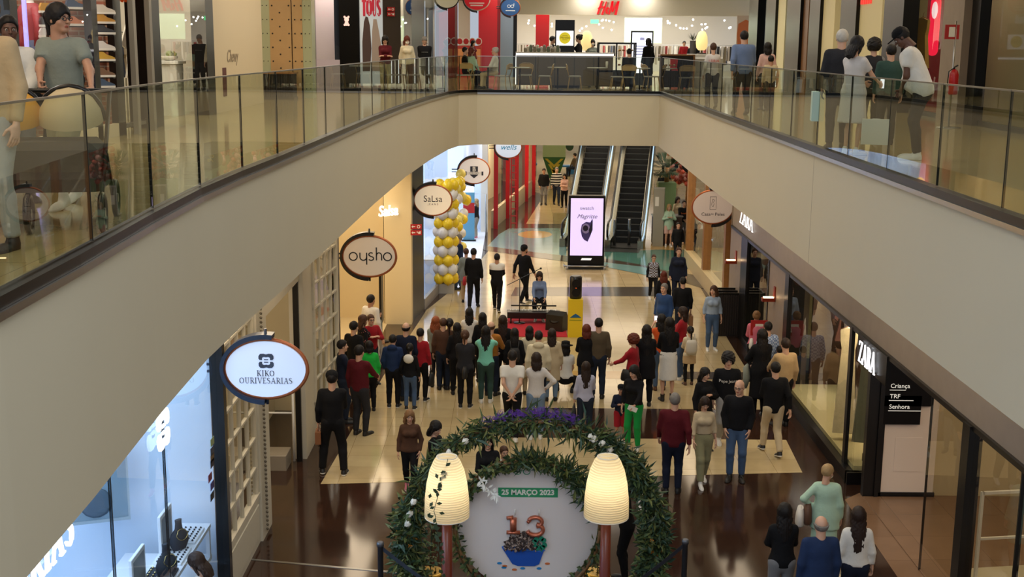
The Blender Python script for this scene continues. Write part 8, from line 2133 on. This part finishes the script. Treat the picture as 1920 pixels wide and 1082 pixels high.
a = A('woman with dark hair in pink patterned top right of the large man', 1440, 80, Y=29, z0=U, sex='f', hr='bob', hc='bk', hL=.10, top='pt', bot='ch', hd=0)
a = A('small child in pale top walking beside the woman in the pink top', 1446, 105, Y=28.6, z0=U, hr='short', hc='bk', sk='m', top='be', bot='ch', hd=0)
a = A('white-haired man in dark jacket and blue jeans seen from behind', 1580, 56, Y=17.9, z0=U, hr='short', hc='wh', top='ch', bot='dj', hd=10, fat=1.2, hem=.82); WM = a
a = A('dark-haired woman in white ruffled top and pale skirt looking at a phone', 1607, 69, Y=16.9, z0=U, sex='f', hr='bob', hc='bk', hL=.14, top='ws', bot='ws', sleeve='short', skirt=(.48, .05), hd=55, arms=('fwd', 'fwd'), head=(0, 25), grip=(True, True), shoe='w', fat=1.15); phone(a, 1, 'red phone held by the woman in the white ruffled top', (230, 80, 60))
a = A('woman with curly dark hair in a dark vest behind the ruffled top', 1640, 74, Y=20, z0=U, sex='f', hr='curly', hc='bk', top='gy', bot='bk', hd=0, vest='ch')
a = A('person in green shirt behind the man in the white t-shirt', 1672, 84, Y=18.8, z0=U, hr='short', hc='bk', top='fr', bot='ch', hd=0, fat=1.15)
a = A('man in white t-shirt and black cap leaning forward over the right upper glass', 1738, 42, Y=16.3, z0=U, hr='short', hc='bk', sk='d', hat='cap', top='wh', bot='ch', shoe='w', sleeve='short', hd=-70, lean=24, arms=('front', 'front'), head=(0, 30), fat=1.2, legs='stand', hem=.80)
bag(a, None, 'white and green paper bag standing at the feet of the man in the white t-shirt', (214, 214, 204), .36, .34, off=(.1, .55, .50), paper=True, name='paper_bag')
bag(WM, None, 'pale mint shopping bag hanging beside the white-haired man', (176, 200, 186), .34, .42, off=(-.34, -.05, .85), paper=True, name='paper_bag')
# pushchair
px_, py_ = -4.2, 9.75
r = empty('pushchair', (-3.78, 9.75, U), math.radians(12), 'black pushchair with orange and cream hoods pushed by the man in the grey t-shirt', 'pushchair')
def hood_(x, c, nm):
    m = MB(); vs = []; 
    for i in range(9):
        a_ = pi * i / 8
        for j in range(9):
            b_ = -.25 + 1.75 * j / 8; vs.append((x + .25 * math.cos(a_), -.02 - .30 * math.sin(a_) * math.cos(b_) * 1.0 + .1, .82 + .27 * math.sin(a_) * math.sin(b_)))
    m.add(vs, [(i * 9 + j, (i + 1) * 9 + j, (i + 1) * 9 + j + 1, i * 9 + j + 1) for i in range(8) for j in range(8)], 0, True)
    m.build(nm, mat('hood_' + nm, c, .7), r)
    m = MB(); m.tube([(x + .255 * math.cos(pi * i / 12), .09 - .30 * math.sin(pi * i / 12) * math.cos(1.5), .82 + .275 * math.sin(pi * i / 12)) for i in range(13)], .022, 8); m.build('hood_rim', M_dsteel, r)
hood_(-.2, (206, 146, 40), 'orange_hood'); hood_(.25, (190, 170, 130), 'cream_hood')
m = MB(); m.bbox(-.5, .48, -.35, .32, .42, .68, .06); m.build('seat_body', mat('pram_grey', (58, 54, 48), .8), r)
m = MB(); m.bbox(-.52, .5, -.4, .36, .30, .45, .05); m.build('basket', mat('pram_black', (26, 26, 28), .8), r)
m = MB()
for x in (-.52, .5): m.tube([(x, -.5, .15), (x, .1, .6), (x, .62, 1.04)], .018, 8); m.tube([(x, .45, .15), (x, .1, .55)], .018, 8)
m.tube([(-.52, .62, 1.04), (.5, .62, 1.04)], .02, 8); m.build('chassis', M_dsteel, r)
for x in (-.54, -.02, .52):
    for y in (-.5, .45):
        if x == -.02 and y > 0: continue
        m = MB(); m.tube([(x + .0, y + .14 * math.cos(a_), .15 + .14 * math.sin(a_)) for a_ in [k * pi / 10 for k in range(20)]], .024, 8, closed=True); m.tube([(x - .02, y, .15), (x + .02, y, .15)], .04, 8)
        for k in range(5): m.tube([(x, y, .15), (x, y + .13 * math.cos(k * 1.256), .15 + .13 * math.sin(k * 1.256))], .006, 5)
        m.build('wheel', M_black, r)
